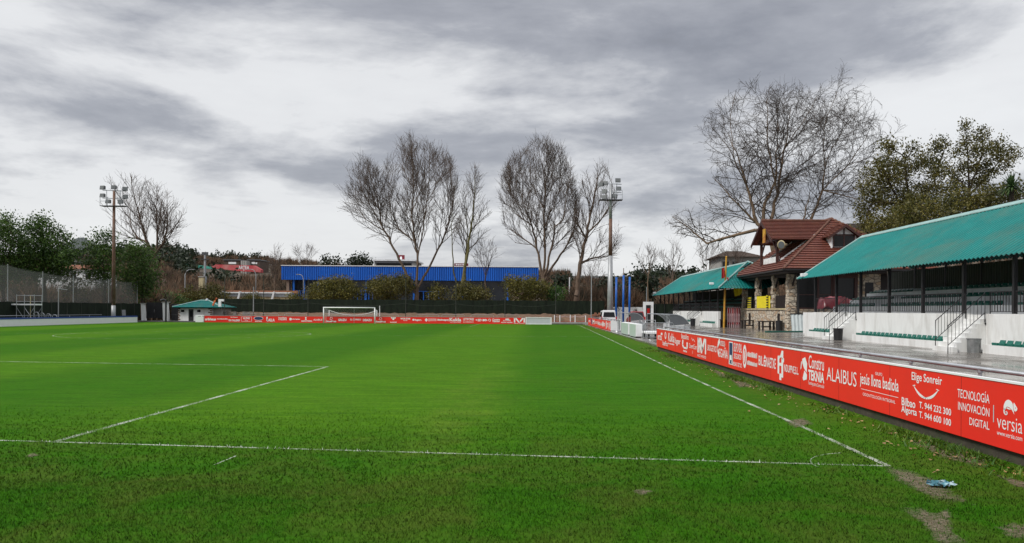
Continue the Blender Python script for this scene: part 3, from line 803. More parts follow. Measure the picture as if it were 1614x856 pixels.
def pipe_rail(name, label, x, y0, y1, z, sp, mat='galvanised', group=None):
    t = thing(name, label, 'rail', (x, y0, PAVE_Z), group)
    m = MB(); m.tube([(x, y0, z), (x, y1, z)], .032, 10); m.build('rail', mat, t, smooth=True)
    k = y0 + .3
    while k <= y1:
        m = MB(); m.tube([(x, k, PAVE_Z), (x, k, z - .02)], .026, 8); m.tube([(x, k, z - .06), (x, k, z - .03)], .042, 8); m.build('post', mat, t)
        k += sp
    return t
pipe_rail('pipe_rail', 'galvanised pipe rail behind the long near red board', BX + .42, 5.0, YX(1048, BX + .42), 1.15, 2.15)

def far_texts(t, P, U, V, hh, u, face_items):
    for kind, *a in face_items:
        if kind == 'T':
            txt, x0, x1, f0, f1, bold = a
            letters([(txt, u(x0), u(x1), f0 * hh, f1 * hh)], P, U, V, 'lettering', 'letter_white', t, .01, bold)
        else:
            polys, x0, x1, f0, f1, mat, lift = a
            ua, ub = u(x0), u(x1)
            shapes([[(ua + (ub - ua) * x, (f0 + (f1 - f0) * y) * hh) for x, y in pl] for pl in polys], P, U, V, 'logo', mat, t, lift)
SQ = [[(0, 0), (1, 0), (1, 1), (0, 1)]]
def far_board():
    Y = 105.8; x0, x1 = D(322, 503, Y).x, D(828, 505, Y).x; z0, z1 = .02, .90
    t = thing('advertising_board', 'very long red board of white sponsor names behind the far goal', 'advertising board', (x0, Y, 0))
    m = MB(); m.box(x0, x1, Y, Y + .06, z0, z1); m.build('panel', 'board_red', t)
    m = MB(); m.box(x0, x1, Y - .02, Y + .09, z1 + .003, z1 + .05); m.build('top_cap', 'concrete', t)
    u = lambda px: D(px, 504, Y).x
    P, U, V = (0, Y, z0), (1, 0, 0), (0, 0, 1)
    Ls = [('T', 'urbhaus', 323, 340.5, .28, .68, .02), ('T', 'nordestudio', 342, 359, .44, .62, .02), ('T', 'San Roque', 363.5, 374.5, .70, .88, .01), ('T', 'TIN TALLERES', 360, 378, .16, .46, .02),
          ('T', 'ALZAR', 383, 394, .50, .80, .01), ('S', dashes(0, 1, 0, 1, 3), 386, 391, .25, .33, 'letter_white', .01),
          ('S', [[(0, 0), (1, 0), (1, .06), (0, .06)], [(0, .94), (1, .94), (1, 1), (0, 1)], [(0, 0), (.03, 0), (.03, 1), (0, 1)], [(.97, 0), (1, 0), (1, 1), (.97, 1)]], 380, 397, .16, .88, 'letter_white', .01),
          ('S', [ellipse(.5, .5, .5, .5)], 400, 415, .36, .94, 'letter_white', .01), ('S', [ellipse(.5, .5, .45, .42)], 400, 415, .36, .94, 'letter_navy', .02), ('T', 'Ford', 403, 412, .50, .80, .0), ('T', 'MUSTANG', 402, 413, .10, .28, .02),
          ('S', SQ, 420, 422, .25, .9, 'letter_white', .01), ('T', 'LALLA', 421, 433, .18, .62, .02), ('T', 'Inmobiliaria', 439, 452, .62, .86, .01), ('T', 'la Española', 439, 452, .34, .58, .01),
          ('S', [ellipse(.5, .5, .5, .5)], 456, 460, .36, .76, 'letter_white', .01), ('T', 'dorsplas', 460.5, 473, .42, .66, .02), ('S', [ellipse(.5, .75, .3, .25), [(.1, .1), (.9, .1), (.6, .6), (.4, .6)]], 480, 484, .42, .9, 'letter_white', .01), ('T', 'SANTUTXUKO', 475, 492, .16, .38, .02),
          ('T', 'ALAIBUS', 494, 508, .34, .62, -.01), ('S', stroke([(0, .3), (.4, 0), (1, .4), (.8, .9), (.3, .9), (.2, .4)], [.12] * 6), 519.5, 524.5, .50, .92, 'letter_white', .01), ('T', 'SteelPrat', 514, 530, .12, .40, .02),
          ('T', 'GRUZU', 533, 546, .30, .66, .02), ('T', 'EL CORREO', 552, 569, .42, .68, .01), ('T', 'DEIAZU', 572, 586, .30, .66, .02), ('S', stroke([(0, .3), (.4, 0), (1, .4), (.8, .9), (.3, .9), (.2, .4)], [.12] * 6), 597, 602, .50, .92, 'letter_white', .01), ('T', 'SteelPrat', 592, 608, .12, .40, .02),
          ('S', [ellipse(.2, .8, .2, .2), ellipse(.5, .85, .2, .15), ellipse(.8, .8, .2, .2), ellipse(.5, .45, .2, .25)], 616, 624, .42, .95, 'letter_white', .01), ('T', 'hummel', 615, 625, .10, .28, .02),
          ('T', 'WOK-STAR', 631, 647, .60, .86, .02), ('T', 'San Inés', 636, 642, .40, .54, .0), ('S', [ellipse(.5, .5, .5, .5)], 650, 653.5, .42, .72, 'letter_white', .01), ('T', 'bger.', 654, 665, .36, .70, .02),
          ('S', [[(.5, 0), (1, .5), (.5, 1), (0, .5)]], 669.5, 674.5, .28, .84, 'letter_white', .01), ('T', 'norantzea', 675, 688, .60, .78, .0), ('T', 'gestoria', 675, 688, .36, .54, .0), ('T', 'Bizkaigoj', 689.5, 707, .38, .72, .02),
          ('T', 'Kukla', 708.5, 727, .36, .90, .01), ('S', dashes(0, 1, 0, 1, 9), 710, 727, .18, .25, 'letter_white', .01), ('T', 'LETIFORES', 730, 747, .52, .88, .0), ('S', dashes(0, 1, 0, 1, 8), 730, 747, .22, .34, 'letter_white', .01),
          ('S', [[(.5, 0), (1, .5), (.5, 1), (0, .5)]], 749.5, 752, .48, .72, 'letter_white', .01), ('T', 'ED', 753, 759, .40, .76, .02), ('T', 'so', 760.5, 767.5, .40, .76, .03), ('S', stroke([(0, .2), (.3, .9), (.9, .8), (.8, .2), (.4, .1)], [.18] * 5), 769, 774, .36, .80, 'letter_white', .01),
          ('T', 'Constru', 776, 788, .56, .84, .01), ('T', 'TEKNIA', 776, 788, .28, .52, .02), ('S', [ellipse(.5, .3, .5, .4, 12)], 796, 803, .66, .92, 'letter_white', .01), ('T', 'ILLUMBE', 793, 805, .46, .62, .0), ('T', 'AUTO TALDEA', 790, 808, .16, .34, .02),
          ('S', [[(0, 0), (.13, 0), (.13, 1), (0, 1)], [(.04, 1), (.22, 1), (.56, 0), (.40, 0)], [(.60, .10), (.52, .34), (.74, 1), (.92, 1)], [(.87, 0), (1, 0), (1, 1), (.87, 1)]], 810, 827.5, .24, .95, 'letter_white', .01), ('T', 'NICE WOOD', 810, 827.5, .07, .17, .0)]
    far_texts(t, P, U, V, z1 - z0, u, [(k[:6] + (k[6] + .025,)) if k[0] == 'T' else k for k in Ls])
    x2, x3 = D(828.5, 505, Y).x, D(869.5, 505, Y).x
    t = thing('advertising_board', 'blank pale grey board at the right end of the far red board', 'advertising board', (x2, Y, 0))
    m = MB(); m.box(x2, x3, Y - .05, Y, .0, .96); m.build('panel', 'letter_grey', t)
    m = MB(); m.box(x2, x3, Y - .09, Y - .052, .0, .09); m.box(x2, x3, Y - .09, Y - .052, .88, .97); m.box(x2, x2 + .14, Y - .09, Y - .052, .09, .88); m.box(x3 - .14, x3, Y - .09, Y - .052, .09, .88); m.build('frame', 'clean_white', t)
    xa, xb = D(308.5, 502, Y).x, D(321.3, 502, Y).x
    t = thing('white_cabinet', 'white flat fronted cabinet at the left end of the far red board', 'cabinet', (xa, Y, 0))
    m = MB(); m.box(xa, xb, Y - .1, Y + .5, .02, .98); m.build('body', 'clean_white', t, bevel=.02)
    m = MB(); m.box(xa + .35, xa + .75, Y - .112, Y - .102, .80, .84); m.build('vent', 'dark_steel', t)
    m = MB(); m.box(xb - .14, xb - .05, Y - .112, Y - .102, .80, .88); m.build('lock', 'dark_steel', t)
far_board()
def second_board():
    X = 7.1; ya, yb = YX(962.3, X), YX(927, X)
    t = thing('advertising_board', 'short red board by the far end of the right touchline', 'advertising board', (X, ya, 0))
    m = MB(); m.box(X, X + .05, ya, yb, .12, 1.0); m.build('panel', 'board_red', t)
    m = MB(); m.box(X + .02, X + .05, ya + .3, yb, -.05, .12); m.build('plinth', 'mossy_concrete', t)
    m = MB(); m.box(X - .01, X + .07, ya, yb, 1.003, 1.03); m.build('top_cap', 'galvanised', t)
    P, U, V = (X, 0, .12), (0, -1, 0), (0, 0, 1); u = lambda px: -YX(px, X, 510)
    far_texts(t, P, U, V, .88, u, [('T', 'erzu', 928, 930.5, .4, .7, .02), ('S', SQ, 932, 933.5, .2, .9, 'letter_navy', .01), ('T', 'M', 934, 937, .25, .85, .03), ('T', 'UROGETXO', 938, 941.5, .4, .7, .02), ('T', 'Kukla', 942, 945.5, .3, .8, .03),
        ('T', 'EGAÑA', 946, 949, .3, .7, .03), ('S', [ellipse(.5, .5, .5, .5)], 949.5, 951.5, .2, .85, 'letter_white', .01), ('T', 'so', 952, 954, .3, .7, .03), ('S', SQ, 955.3, 956.3, .1, .9, 'letter_white', .01), ('T', 'TEK', 957, 958.8, .3, .75, .03), ('S', SQ, 959.8, 960.6, .1, .85, 'letter_white', .01), ('T', 'ya', 961, 962, .3, .7, .03)])
    m = MB(); m.box(X, X + .95, ya - .05, ya - .01, .14, 1.0); o = m.build('end_panel', 'clean_white', t)
    for k, (pa_, pb_, lab) in enumerate(((979, 990, 'pale green and white block board, farther of the pair by the dugouts'), (992, 1002, 'pale green and white block board, nearer of the pair by the dugouts'))):
        X2 = 7.15; a, b = YX(pb_, X2, 520), YX(pa_, X2, 520)
        tt = thing('block_board', lab, 'advertising board', (X2, a, 0), 'blank block boards by the dugouts')
        m = MB(); m.box(X2 + .012, X2 + .46, a, b, .16, 1.04); m.build('body', 'clean_white', tt, bevel=.02)
        m = MB(); m.box(X2 - .01, X2 + .010, a + .1, b - .15, .14, 1.0); m.build('face', 'pale_green', tt)
        m = MB(); m.box(X2 + .05, X2 + .4, a + .2, a + .5, -.05, .158); m.box(X2 + .05, X2 + .4, b - .5, b - .2, -.05, .158); m.build('foot', 'dark_steel', tt)
second_board()

# ================================================================== GRANDSTANDS
def corrugated(x0, x1, zf, ya, yb, pitch, amp, cut=None):
    """sheet between x0 and x1 with waves along y; zf(x)=height; cut(y)->(xa,xb)"""
    n = int((yb - ya) / pitch * 6); V = []; Fc = []
    for i in range(n + 1):
        y = ya + (yb - ya) * i / n
        a, b = (x0, x1) if cut is None else cut(y)
        w_ = amp * math.sin(2 * math.pi * (y - ya) / pitch)
        V.append((a, y, zf(a) + w_)); V.append((b, y, zf(b) + w_))
    for i in range(n): Fc.append((2 * i, 2 * i + 1, 2 * i + 3, 2 * i + 2))
    return V, Fc
SEAT_ME = None
def seat_mesh():
    global SEAT_ME
    if SEAT_ME: return SEAT_ME
    m = MB()
    prof = [(-.21, .0), (-.225, .10), (-.20, .125), (-.10, .105), (.05, .10), (.13, .12), (.185, .24), (.20, .24), (.17, .08), (.12, .0)]
    ws = .205
    m.prism([(x, -ws, z) for x, z in prof], (0, 0, 0), (0, 2 * ws, 0))
    me = bpy.data.meshes.new('seat'); me.from_pydata(m.v, [], m.f); me.update(); me.materials.append(MATS['seat_green'])
    SEAT_ME = me
    return me
def grandstand(name, label, y0, y1, stairs, hip, colp, first_col, seat_lim, bench_lim):
    EX, EZ, RX, RZ = 20.5, 4.5, 25.6, 7.82
    sl = (RZ - EZ) / (RX - EX)
    t = thing(name, label, 'grandstand', (20.9, y0, PAVE_Z))
    base = origin(t)
    zf = lambda x: EZ + (x - EX) * sl
    zb = lambda x: RZ - (x - RX) * sl
    BK = 29.4
    hy = 7.0
    cutf = (lambda y: (EX + 0, min(RX, EX + (y - y0) / hy * (RX - EX)) if y < y0 + hy else RX)) if hip else None
    cutb = (lambda y: (max(RX, BK - (y - y0) / hy * (BK - RX)) if y < y0 + hy else RX, BK)) if hip else None
    V, Fc = corrugated(EX, RX, zf, y0, y1, .36, .042, cutf)
    V2, F2 = corrugated(RX, BK, zb, y0, y1, .36, .042, cutb)
    k = len(V); Fc = Fc + [tuple(q + k for q in f) for f in F2]; V = V + V2
    if hip:
        n = 160; k = len(V)
        for i in range(n + 1):
            x = EX + (BK - EX) * i / n
            top = y0 + ((x - EX) / (RX - EX) if x < RX else (BK - x) / (BK - RX)) * hy
            w_ = .03 * math.sin(i * math.pi / 3)
            ze = EZ if x < RX else EZ + (zb(BK) - EZ) * (x - RX) / (BK - RX)
            V.append((x, y0 - .02, ze + w_)); V.append((x, top, (zf(x) if x < RX else zb(x)) + w_ + .01))
        for i in range(n): Fc.append((k + 2 * i, k + 2 * i + 2, k + 2 * i + 3, k + 2 * i + 1))
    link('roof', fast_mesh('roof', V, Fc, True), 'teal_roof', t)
    yr = y0 + (hy if hip else 0)
    m = MB(); m.hexa([(RX - .32, yr, RZ - .16), (RX, yr, RZ + .05), (RX, y1, RZ + .05), (RX - .32, y1, RZ - .16), (RX - .32, yr, RZ - .11), (RX, yr, RZ + .10), (RX, y1, RZ + .10), (RX - .32, y1, RZ - .11)])
    m.hexa([(RX, yr, RZ + .05), (RX + .3, yr, RZ - .14), (RX + .3, y1, RZ - .14), (RX, y1, RZ + .05), (RX, yr, RZ + .10), (RX + .3, yr, RZ - .09), (RX + .3, y1, RZ - .09), (RX, y1, RZ + .10)])
    if hip: m.tube([(EX, y0, EZ + .04), (RX, yr, RZ + .08)], .11, 6); m.tube([(BK, y0, zb(BK) + .04), (RX, yr, RZ + .08)], .11, 6)
    m.build('ridge_cap', 'teal_cap', t)
    m = MB(); m.tube([(EX - .02, y1 + .02, EZ), (RX, y1 + .02, RZ + .06), (BK, y1 + .02, zb(BK))], .07, 6); m.build('verge_trim', 'teal_cap', t)
    # masonry
    m = MB()
    zt = 1.90
    gaps = [(a - .02, b + .02) for a, b in stairs]
    def segs(gp, a, b):
        out = []; c = a
        for g0, g1 in sorted(gp): out.append((c, g0)); c = g1
        out.append((c, b)); return [s_ for s_ in out if s_[1] - s_[0] > .3]
    ye = y0 + (4.6 if hip else 0); yz = y1 - .6
    for a, b in segs(gaps, ye, yz): m.box(21.55, 21.85, a, b, .0, zt + .03)
    m.build('front_wall', 'white_render', t)
    m = MB(); m.box(21.86, 23.05, ye, yz, .0, zt - .02); m.box(23.05, 24.35, ye, yz, .0, 2.36); m.box(24.35, 25.65, ye, yz, .0, 2.87); m.box(25.65, 27.25, ye, yz, .0, 3.38); m.box(26.6, 27.25, ye, yz, 3.38, 3.62)
    m.build('terrace', 'mossy_concrete' if hip else 'white_paint', t)
    m = MB(); bgaps = [(a - .9, b + 1.0) for a, b in stairs]
    bsegs = segs(bgaps, ye + .3, yz)
    for a, b in bsegs: m.box(20.9, 21.548, a, b, .0, .50)
    m.build('bench_plinth', 'white_render', t)
    # seats
    spots = []; bench = []
    for a, b in bsegs:
        n = int((b - a - .5) / .56)
        for i in range(n): bench.append((21.15, a + .45 + i * .56, .50))
    for k, (sx, sz) in enumerate(((23.28, 2.36), (24.58, 2.87), (25.88, 3.38))):
        yy = ye + .6
        while yy < yz - .5:
            if not (k < 3 and any(a - .1 < yy < b + .1 for a, b in stairs)): spots.append((sx, yy, sz))
            yy += .56
    bench.sort(key=lambda q: q[1]); spots.sort(key=lambda q: q[1])
    vis = [q for q in spots if YX_px(q[0], q[1]) < 1640]; hid = [q for q in spots if YX_px(q[0], q[1]) >= 1640]
    bvis = [q for q in bench if YX_px(q[0], q[1]) < 1640]
    one = bvis[:bench_lim] + vis[:seat_lim]; rest = bvis[bench_lim:] + vis[seat_lim:] + hid
    me = seat_mesh()
    for q in one:
        s_ = bpy.data.objects.new('seat', me); COL.objects.link(s_); s_.parent = t; s_.location = Vector(q) - base
    if rest:
        mm = MB(); sv = [tuple(v_.co) for v_ in me.vertices]; sf = [tuple(p_.vertices) for p_ in me.polygons]
        for q in rest:
            i = len(mm.v); mm.v += [(a + q[0], b + q[1], c + q[2]) for a, b, c in sv]; mm.f += [tuple(i + z for z in f) for f in sf]
        o = mm.build('distant_seats', 'seat_green', t); o['kind'] = 'stuff'
    # columns, rafters, rails
    cols_y = []; yy = first_col
    while yy < yz: cols_y.append(yy); yy += colp
    for yy in cols_y:
        m = MB(); m.box(21.64, 21.80, yy - .08, yy + .08, zt + .03, zf(21.7) - .06); m.tube([(21.72, yy, 4.45), (21.0, yy, zf(21.0) - .08)], .035, 6); m.tube([(21.72, yy + .08, 4.6), (21.72, yy + .62, 5.1)], .035, 6); m.build('column', 'dark_steel', t)
        m = MB(); m.hexa([(EX + .1, yy - .05, EZ - .12), (EX + .1, yy + .05, EZ - .12), (EX + .1, yy + .05, EZ - .0), (EX + .1, yy - .05, EZ - .0), (RX, yy - .05, RZ - .28), (RX, yy + .05, RZ - .28), (RX, yy + .05, RZ - .08), (RX, yy - .05, RZ - .08)]); m.build('rafter', 'dark_steel', t)
        m = MB(); m.box(27.28, 27.42, yy - .07, yy + .07, .0, zb(27.35) - .1); m.build('rear_post', 'dark_steel', t)
    m = MB()
    for x in (21.72, 23.2, 24.6): m.box(x - .05, x + .05, (ye if not hip else y0 + hy * (x - EX) / (RX - EX)), y1 - .1, zf(x) - .22, zf(x) - .08)
    m.build('purlin', 'dark_steel', t)
    V, Fc = corrugated(0, 1, lambda x: 0, ye, yz, .26, .02)
    V = [(27.30 + (v_[2]), v_[1], 3.50 if abs(v_[0]) < .5 else 5.0) for v_ in V]
    link('back_screen', fast_mesh('back_screen', V, Fc), 'dark_green_panel', t)
    for a, b in zip(([ye] if hip else []) + cols_y[:-1], ([cols_y[0]] if hip else []) + cols_y[1:]):
        if b - a < .8: continue
        a2, b2 = a + .1, b - .1
        hits = [g for g in stairs if g[0] < b2 and g[1] > a2]
        parts = [(a2, b2)] if not hits else [q for q in ((a2, hits[0][0] - .1), (hits[0][1] + .1, b2)) if q[1] - q[0] > .4]
        for c, d in parts:
            m = MB(); m.box(21.68, 21.72, c, d, 2.93, 2.98); m.box(21.685, 21.715, c, d, 2.02, 2.05)
            yy = c + .07
            while yy < d: m.box(21.69, 21.71, yy - .02, yy + .02, 2.05, 2.93); yy += .22
            m.box(21.68, 21.72, c, c + .03, 1.93, 2.93); m.box(21.68, 21.72, d - .03, d, 1.93, 2.93)
            m.build('balustrade', 'dark_steel', t)
    for a, b in stairs:
        m = MB(); n = 8; xs, xe = 19.92, 21.84; rise = (zt - PAVE_Z) / n; run = (xe - xs) / n
        for k in range(n): m.box(xs + k * run, xs + (k + 1) * run + (.0 if k < n - 1 else .0), a - (.12 if k == 0 else 0), b + (.10 if k == 0 else 0), .0, PAVE_Z + rise * (k + 1) - (.0 if k < n - 1 else .02))
        m.build('stairs', 'white_render', t)
        for yy, bz, bx in ((a - .03, PAVE_Z, 19.75), (b + .0, PAVE_Z + rise, 20.02)):
            m = MB(); tx, tz = 21.5, 1.88
            lo, hi = Vector((bx, yy, bz)), Vector((tx, yy, tz - .35))
            h1, h2 = Vector((bx, yy, bz + 1.25)), Vector((tx, yy, tz + 1.02))
            m.tube([lo, h1, h2, hi], .026, 6)
            l1, l2 = Vector((bx, yy, bz + .32)), Vector((tx, yy, tz + .1))
            m.tube([l1, l2], .018, 6)
            for k in range(1, 10):
                f = k / 10; m.tube([l1.lerp(l2, f), h1.lerp(h2, f)], .011, 5)
            m.tube([(21.5, yy, tz - .42), (21.62, yy, tz - .42)], .05, 6)
            m.build('handrail', 'dark_steel', t)
    m = MB()
    for yy in cols_y[1::2]:
        m.tube([(26.2, yy + .4, 3.62), (26.2, yy + .4, 3.70)], .06, 6)
    m.build('socket_box', 'dark_steel', t)
    return t
def YX_px(x, y): return PX + x / y * F
grandstand('grandstand', 'near white grandstand with long teal corrugated roof at the right edge', 24.0, 60.6, [(37.15, 38.8), (52.0, 53.6)], False, 4.13, 31.05, 46, 54)
grandstand('grandstand', 'farther grandstand with hipped teal roof beyond the tiled clubhouse', 86.2, 134, [(99.5, 101.2), (114.0, 115.7)], True, 4.13, 91.6, 12, 60)
p = Vector((20.62, YX(1267, 20.62, 430), 4.62))
t = thing('floodlight', 'small white floodlight on the far corner of the near teal roof', 'floodlight', p)
m = MB(); m.box(p.x - .22, p.x + .28, p.y - .12, p.y + .2, p.z, p.z + .26); m.build('housing', 'clean_white', t, bevel=.03)
m = MB(); m.box(p.x - .03, p.x + .03, p.y - .03, p.y + .03, p.z - .14, p.z); m.build('bracket', 'galvanised', t)
dup(t, (20.9, 91.5, 5.05), 'small white floodlight near the hipped corner of the farther teal roof')
dup(t, (20.7, 133.0, 4.85), 'small white floodlight at the far end of the farther teal roof')
def bucket(name, label, px, py, w_, h_, mat, taper=.86, cat='bin'):
    p = G(px, py, PAVE_Z)
    t = thing(name, label, cat, p)
    m = MB(); m.lathe(p, [(w_ / 2 * taper, 0), (w_ / 2, h_), (w_ / 2 - .03, h_), (w_ / 2 * taper - .03, .05)], 18); m.build('body', mat, t, smooth=False)
    m = MB(); m.lathe(p + Vector((0, 0, h_ - .04)), [(w_ / 2, 0), (w_ / 2 + .025, .01), (w_ / 2 + .025, .05), (w_ / 2 - .02, .05), (w_ / 2 - .02, 0)], 18); m.build('rim', mat, t)
    m = MB(); m.tube([p + Vector((-.12, -w_ / 2 - .02, h_ * .8)), p + Vector((0, -w_ / 2 - .05, h_ * .74)), p + Vector((.12, -w_ / 2 - .02, h_ * .8))], .014, 6); m.build('handle', mat, t)
    return t
bucket('waste_bin', 'black plastic bin beside the farther stairs of the near grandstand', 1321, 536.4, .62, .78, 'black_plastic')
bucket('waste_bin', 'dented grey metal bin beside the nearer stairs of the near grandstand', 1535, 556, .60, .66, 'grey_zinc', .97)
bucket('waste_bin', 'small black bin below the farther grandstand', 1092, 513.5, .68, .9, 'black_plastic')
bucket('waste_bin', 'black bin against the rubble stone porch corner', 1228, 521, .7, .95, 'black_plastic')
p = G(1551, 556, PAVE_Z)
m = MB(); m.lathe(p, [(.12, 0), (.22, .05), (.16, .14), (.02, .17)], 9); m.lathe(p + Vector((.28, .05, 0)), [(.08, 0), (.14, .04), (.02, .1)], 8)
o = m.build('rubbish_bag', 'clean_white', loc=p); tag(o, 'crumpled white rubbish bag by the dented grey bin', 'bag')

# ================================================================== CLUBHOUSE
def clip_poly(P, f):          # keep part of polygon where f(p) >= 0
    out = []
    for i in range(len(P)):
        a, b = P[i], P[(i + 1) % len(P)]; fa, fb = f(a), f(b)
        if fa >= 0: out.append(a)
        if (fa >= 0) != (fb >= 0): out.append(a.lerp(b, fa / (fa - fb)))
    return out
def tile_face(m, poly, course=.42, lift=.10):
    """overlapping tile courses laid on a sloping polygon"""
    P = [Vector(p) for p in poly]
    n = (P[1] - P[0]).cross(P[2] - P[0]).normalized()
    if n.z < 0: n = -n
    up = (Vector((0, 0, 1)) - n * n.z).normalized()
    lo = min(p.dot(up) for p in P); hi = max(p.dot(up) for p in P)
    m.poly([p - n * .05 for p in P])
    c = lo
    while c < hi - .01:
        a, b = c, min(hi, c + course + .04)
        Q = clip_poly(clip_poly(P, lambda p: p.dot(up) - a), lambda p: b - p.dot(up))
        if len(Q) >= 3:
            top = [p + n * (lift * (1 - (p.dot(up) - a) / (course + .04)) + .012) for p in Q]
            i = len(m.v); k = len(Q)
            m.v += [tuple(p) for p in top] + [tuple(p - n * .03) for p in Q]
            m.f.append(tuple(range(i, i + k)))
            for j in range(k): j2 = (j + 1) % k; m.f.append((i + j, i + k + j, i + k + j2, i + j2))
        c += course
def clubhouse():
    t = thing('clubhouse', 'rubble stone clubhouse with steep red tiled roof between the two grandstands', 'clubhouse', (24.6, 75, PAVE_Z))
    ex0, ex1, ey0, ey1, ez = 23.3, 37.7, 72.5, 90.4, 5.95
    rx, ry0, ry1, rz = 30.5, 79.9, 83.2, 11.42
    A, B, C_, D_ = (ex0, ey0, ez), (ex1, ey0, ez), (ex1, ey1, ez), (ex0, ey1, ez)
    r0, r1 = (rx, ry0, rz), (rx, ry1, rz)
    m = MB()
    sF = (rz - ez) / (rx - ex0)
    # front slope is opened where the balcony is cut in
    tile_face(m, [A, r0, r1, D_][::-1]); tile_face(m, [A, B, r0]); tile_face(m, [B, C_, r1, r0]); tile_face(m, [C_, D_, r1])
    roof = m.build('roof', 'clay_tile', t)
    m = MB()
    for a, b in ((A, r0), (D_, r1), (B, r0), (C_, r1), (r0, r1)):
        a, b = Vector(a), Vector(b); n = max(2, int((b - a).length / .42))
        for k in range(n):
            p, q = a.lerp(b, k / n), a.lerp(b, (k + 1.05) / n); m.tube([p + Vector((0, 0, .03)), q + Vector((0, 0, .09))], [.11, .15], 6)
    m.build('ridge_tiles', 'ridge_clay', roof)
    m = MB(); m.box(ex0 + .25, ex1 - .25, ey0 + .25, ey1 - .25, ez - .34, ez - .10); m.build('soffit', 'black_wood', t)
    m = MB(); m.tube([(ex0 - .05, ey0, ez - .10), (ex0 - .05, ey1, ez - .10)], .08, 6); m.tube([(ex0, ey0 - .05, ez - .10), (ex1, ey0 - .05, ez - .10)], .08, 6); m.build('gutter', 'dark_steel', t)
    m = MB(); m.tube([(23.75, 73.6, 5.75), (24.2, 74.0, 5.6), (24.95, 74.3, 5.55), (25.25, 74.3, 5.3), (25.25, 74.3, .2)], .09, 8); m.build('downpipe', 'dark_steel', t)
    # porch parapet, pillars (front line runs from (24.6,75) to (23.9,89.6))
    fl = lambda y: 24.6 - .7 * (y - 75) / 14
    m = MB(); a, b = 75.0, 89.6
    m.hexa([(fl(a), a, 0), (fl(a) + .5, a, 0), (fl(b) + .5, b, 0), (fl(b), b, 0), (fl(a), a, 2.12), (fl(a) + .5, a, 2.12), (fl(b) + .5, b, 2.12), (fl(b), b, 2.12)])
    par = m.build('parapet', 'rubble_stone', t)
    m = MB()
    for yy in (77.6, 86.4):
        m.box(fl(yy) - .08, fl(yy) - .003, yy - .28, yy + .28, .5, 1.75)
    m.build('vent_slot', 'black_wood', par)
    m = MB(); m.hexa([(fl(a) - .1, a - .1, 2.123), (fl(a) + .6, a - .1, 2.123), (fl(b) + .6, b, 2.123), (fl(b) - .1, b, 2.123), (fl(a) - .1, a - .1, 2.27), (fl(a) + .6, a - .1, 2.27), (fl(b) + .6, b, 2.27), (fl(b) - .1, b, 2.27)]); m.build('coping', 'cream', par)
    pr = random.Random(3)
    for px in (1170, 1191, 1218, 1243):
        y = {1170: 89.0, 1191: 84.4, 1218: 79.5, 1243: 75.1}[px]; x = fl(y) + .25
        m = MB(); z = .0 if px == 1243 else 2.27; s_ = .42 if px == 1243 else .30
        while z < 5.6:
            h_ = pr.uniform(.32, .5); dx, dy = pr.uniform(-.06, .06), pr.uniform(-.06, .06)
            m.box(x - s_ + dx, x + s_ + dx, y - s_ + dy, y + s_ + dy, z, min(z + h_ - .01, 5.6)); z += h_
        m.build('pillar', 'rubble_stone', t, bevel=.05)
        for sgn in (-1, 1):
            m = MB(); m.tube([(x, y + sgn * .3, 4.4), (x, y + sgn * 1.3, 5.55)], .10, 4); m.build('brace', 'black_wood', t)
    m = MB(); m.hexa([(fl(a) + .1, a, 5.35), (fl(a) + .4, a, 5.35), (fl(b) + .4, b, 5.35), (fl(b) + .1, b, 5.35), (fl(a) + .1, a, 5.6), (fl(a) + .4, a, 5.6), (fl(b) + .4, b, 5.6), (fl(b) + .1, b, 5.6)]); m.build('lintel_beam', 'black_wood', t)
    m = MB(); m.box(25.2, 29.4, 75.3, 89.4, 0, 1.2); m.build('porch_floor', 'concrete', t)
    m = MB(); m.box(29.5, 36.6, 75.5, 87.6, 0, 5.6); m.build('inner_wall', 'black_wood', t)
    m = MB(); m.box(29.44, 29.49, 83.5, 86.5, 2.4, 4.6); m.build('door', 'seat_green', t)
    # railing in the porch openings
    for (y0_, y1_) in ((75.9, 79.1),):
        m = MB()
        for k in range(16):
            yy = y0_ + (y1_ - y0_) * k / 15; m.box(fl(yy) + .2, fl(yy) + .26, yy - .08, yy + .08, 2.275, 3.55)
        m.build('railing', 'black_wood', t)
    m = MB()
    for yy in np.linspace(85.0, 88.4, 14): m.box(fl(yy) + .2, fl(yy) + .26, yy - .07, yy + .07, 2.275, 3.3)
    m.build('railing', 'black_wood', t)
    # side wall towards the near grandstand
    yw = 75.0
    m = MB(); m.box(25.1, 37, yw, yw + .45, 0, 2.2); m.box(31.2, 33.4, yw, yw + .45, 2.2, 5.6); m.box(36.0, 37, yw, yw + .45, 2.2, 5.6); m.box(36.6, 37, yw + .46, 88, 0, 5.6); m.build('side_wall', 'rubble_stone', t)
    for (xa, xb) in ((25.25, 27.3), (27.45, 28.75)):
        m = MB(); m.box(xa, xb, yw + .12, yw + .2, 2.2, 5.6); f = m.build('window', 'dark_glass', t)
        m = MB()
        for x in (xa, xb): m.box(x - .07, x + .07, yw + .05, yw + .26, 2.2, 5.6)
        m.box(xa, xb, yw + .06, yw + .25, 2.201, 2.34); m.box(xa, xb, yw + .07, yw + .24, 3.55, 3.63); m.build('frame', 'dark_wood', f)
    m = MB(); m.box(29.2, 31.0, yw + .12, yw + .2, 2.2, 5.2); f = m.build('doorway', 'dark_glass', t)
    m = MB(); m.box(28.85, 29.2, yw - .02, yw + .3, 2.2, 5.6); m.box(30.9, 31.2, yw - .02, yw + .3, 2.2, 5.6); m.box(29.2, 30.9, yw - .02, yw + .3, 5.2, 5.6); m.build('frame', 'dark_wood', f)
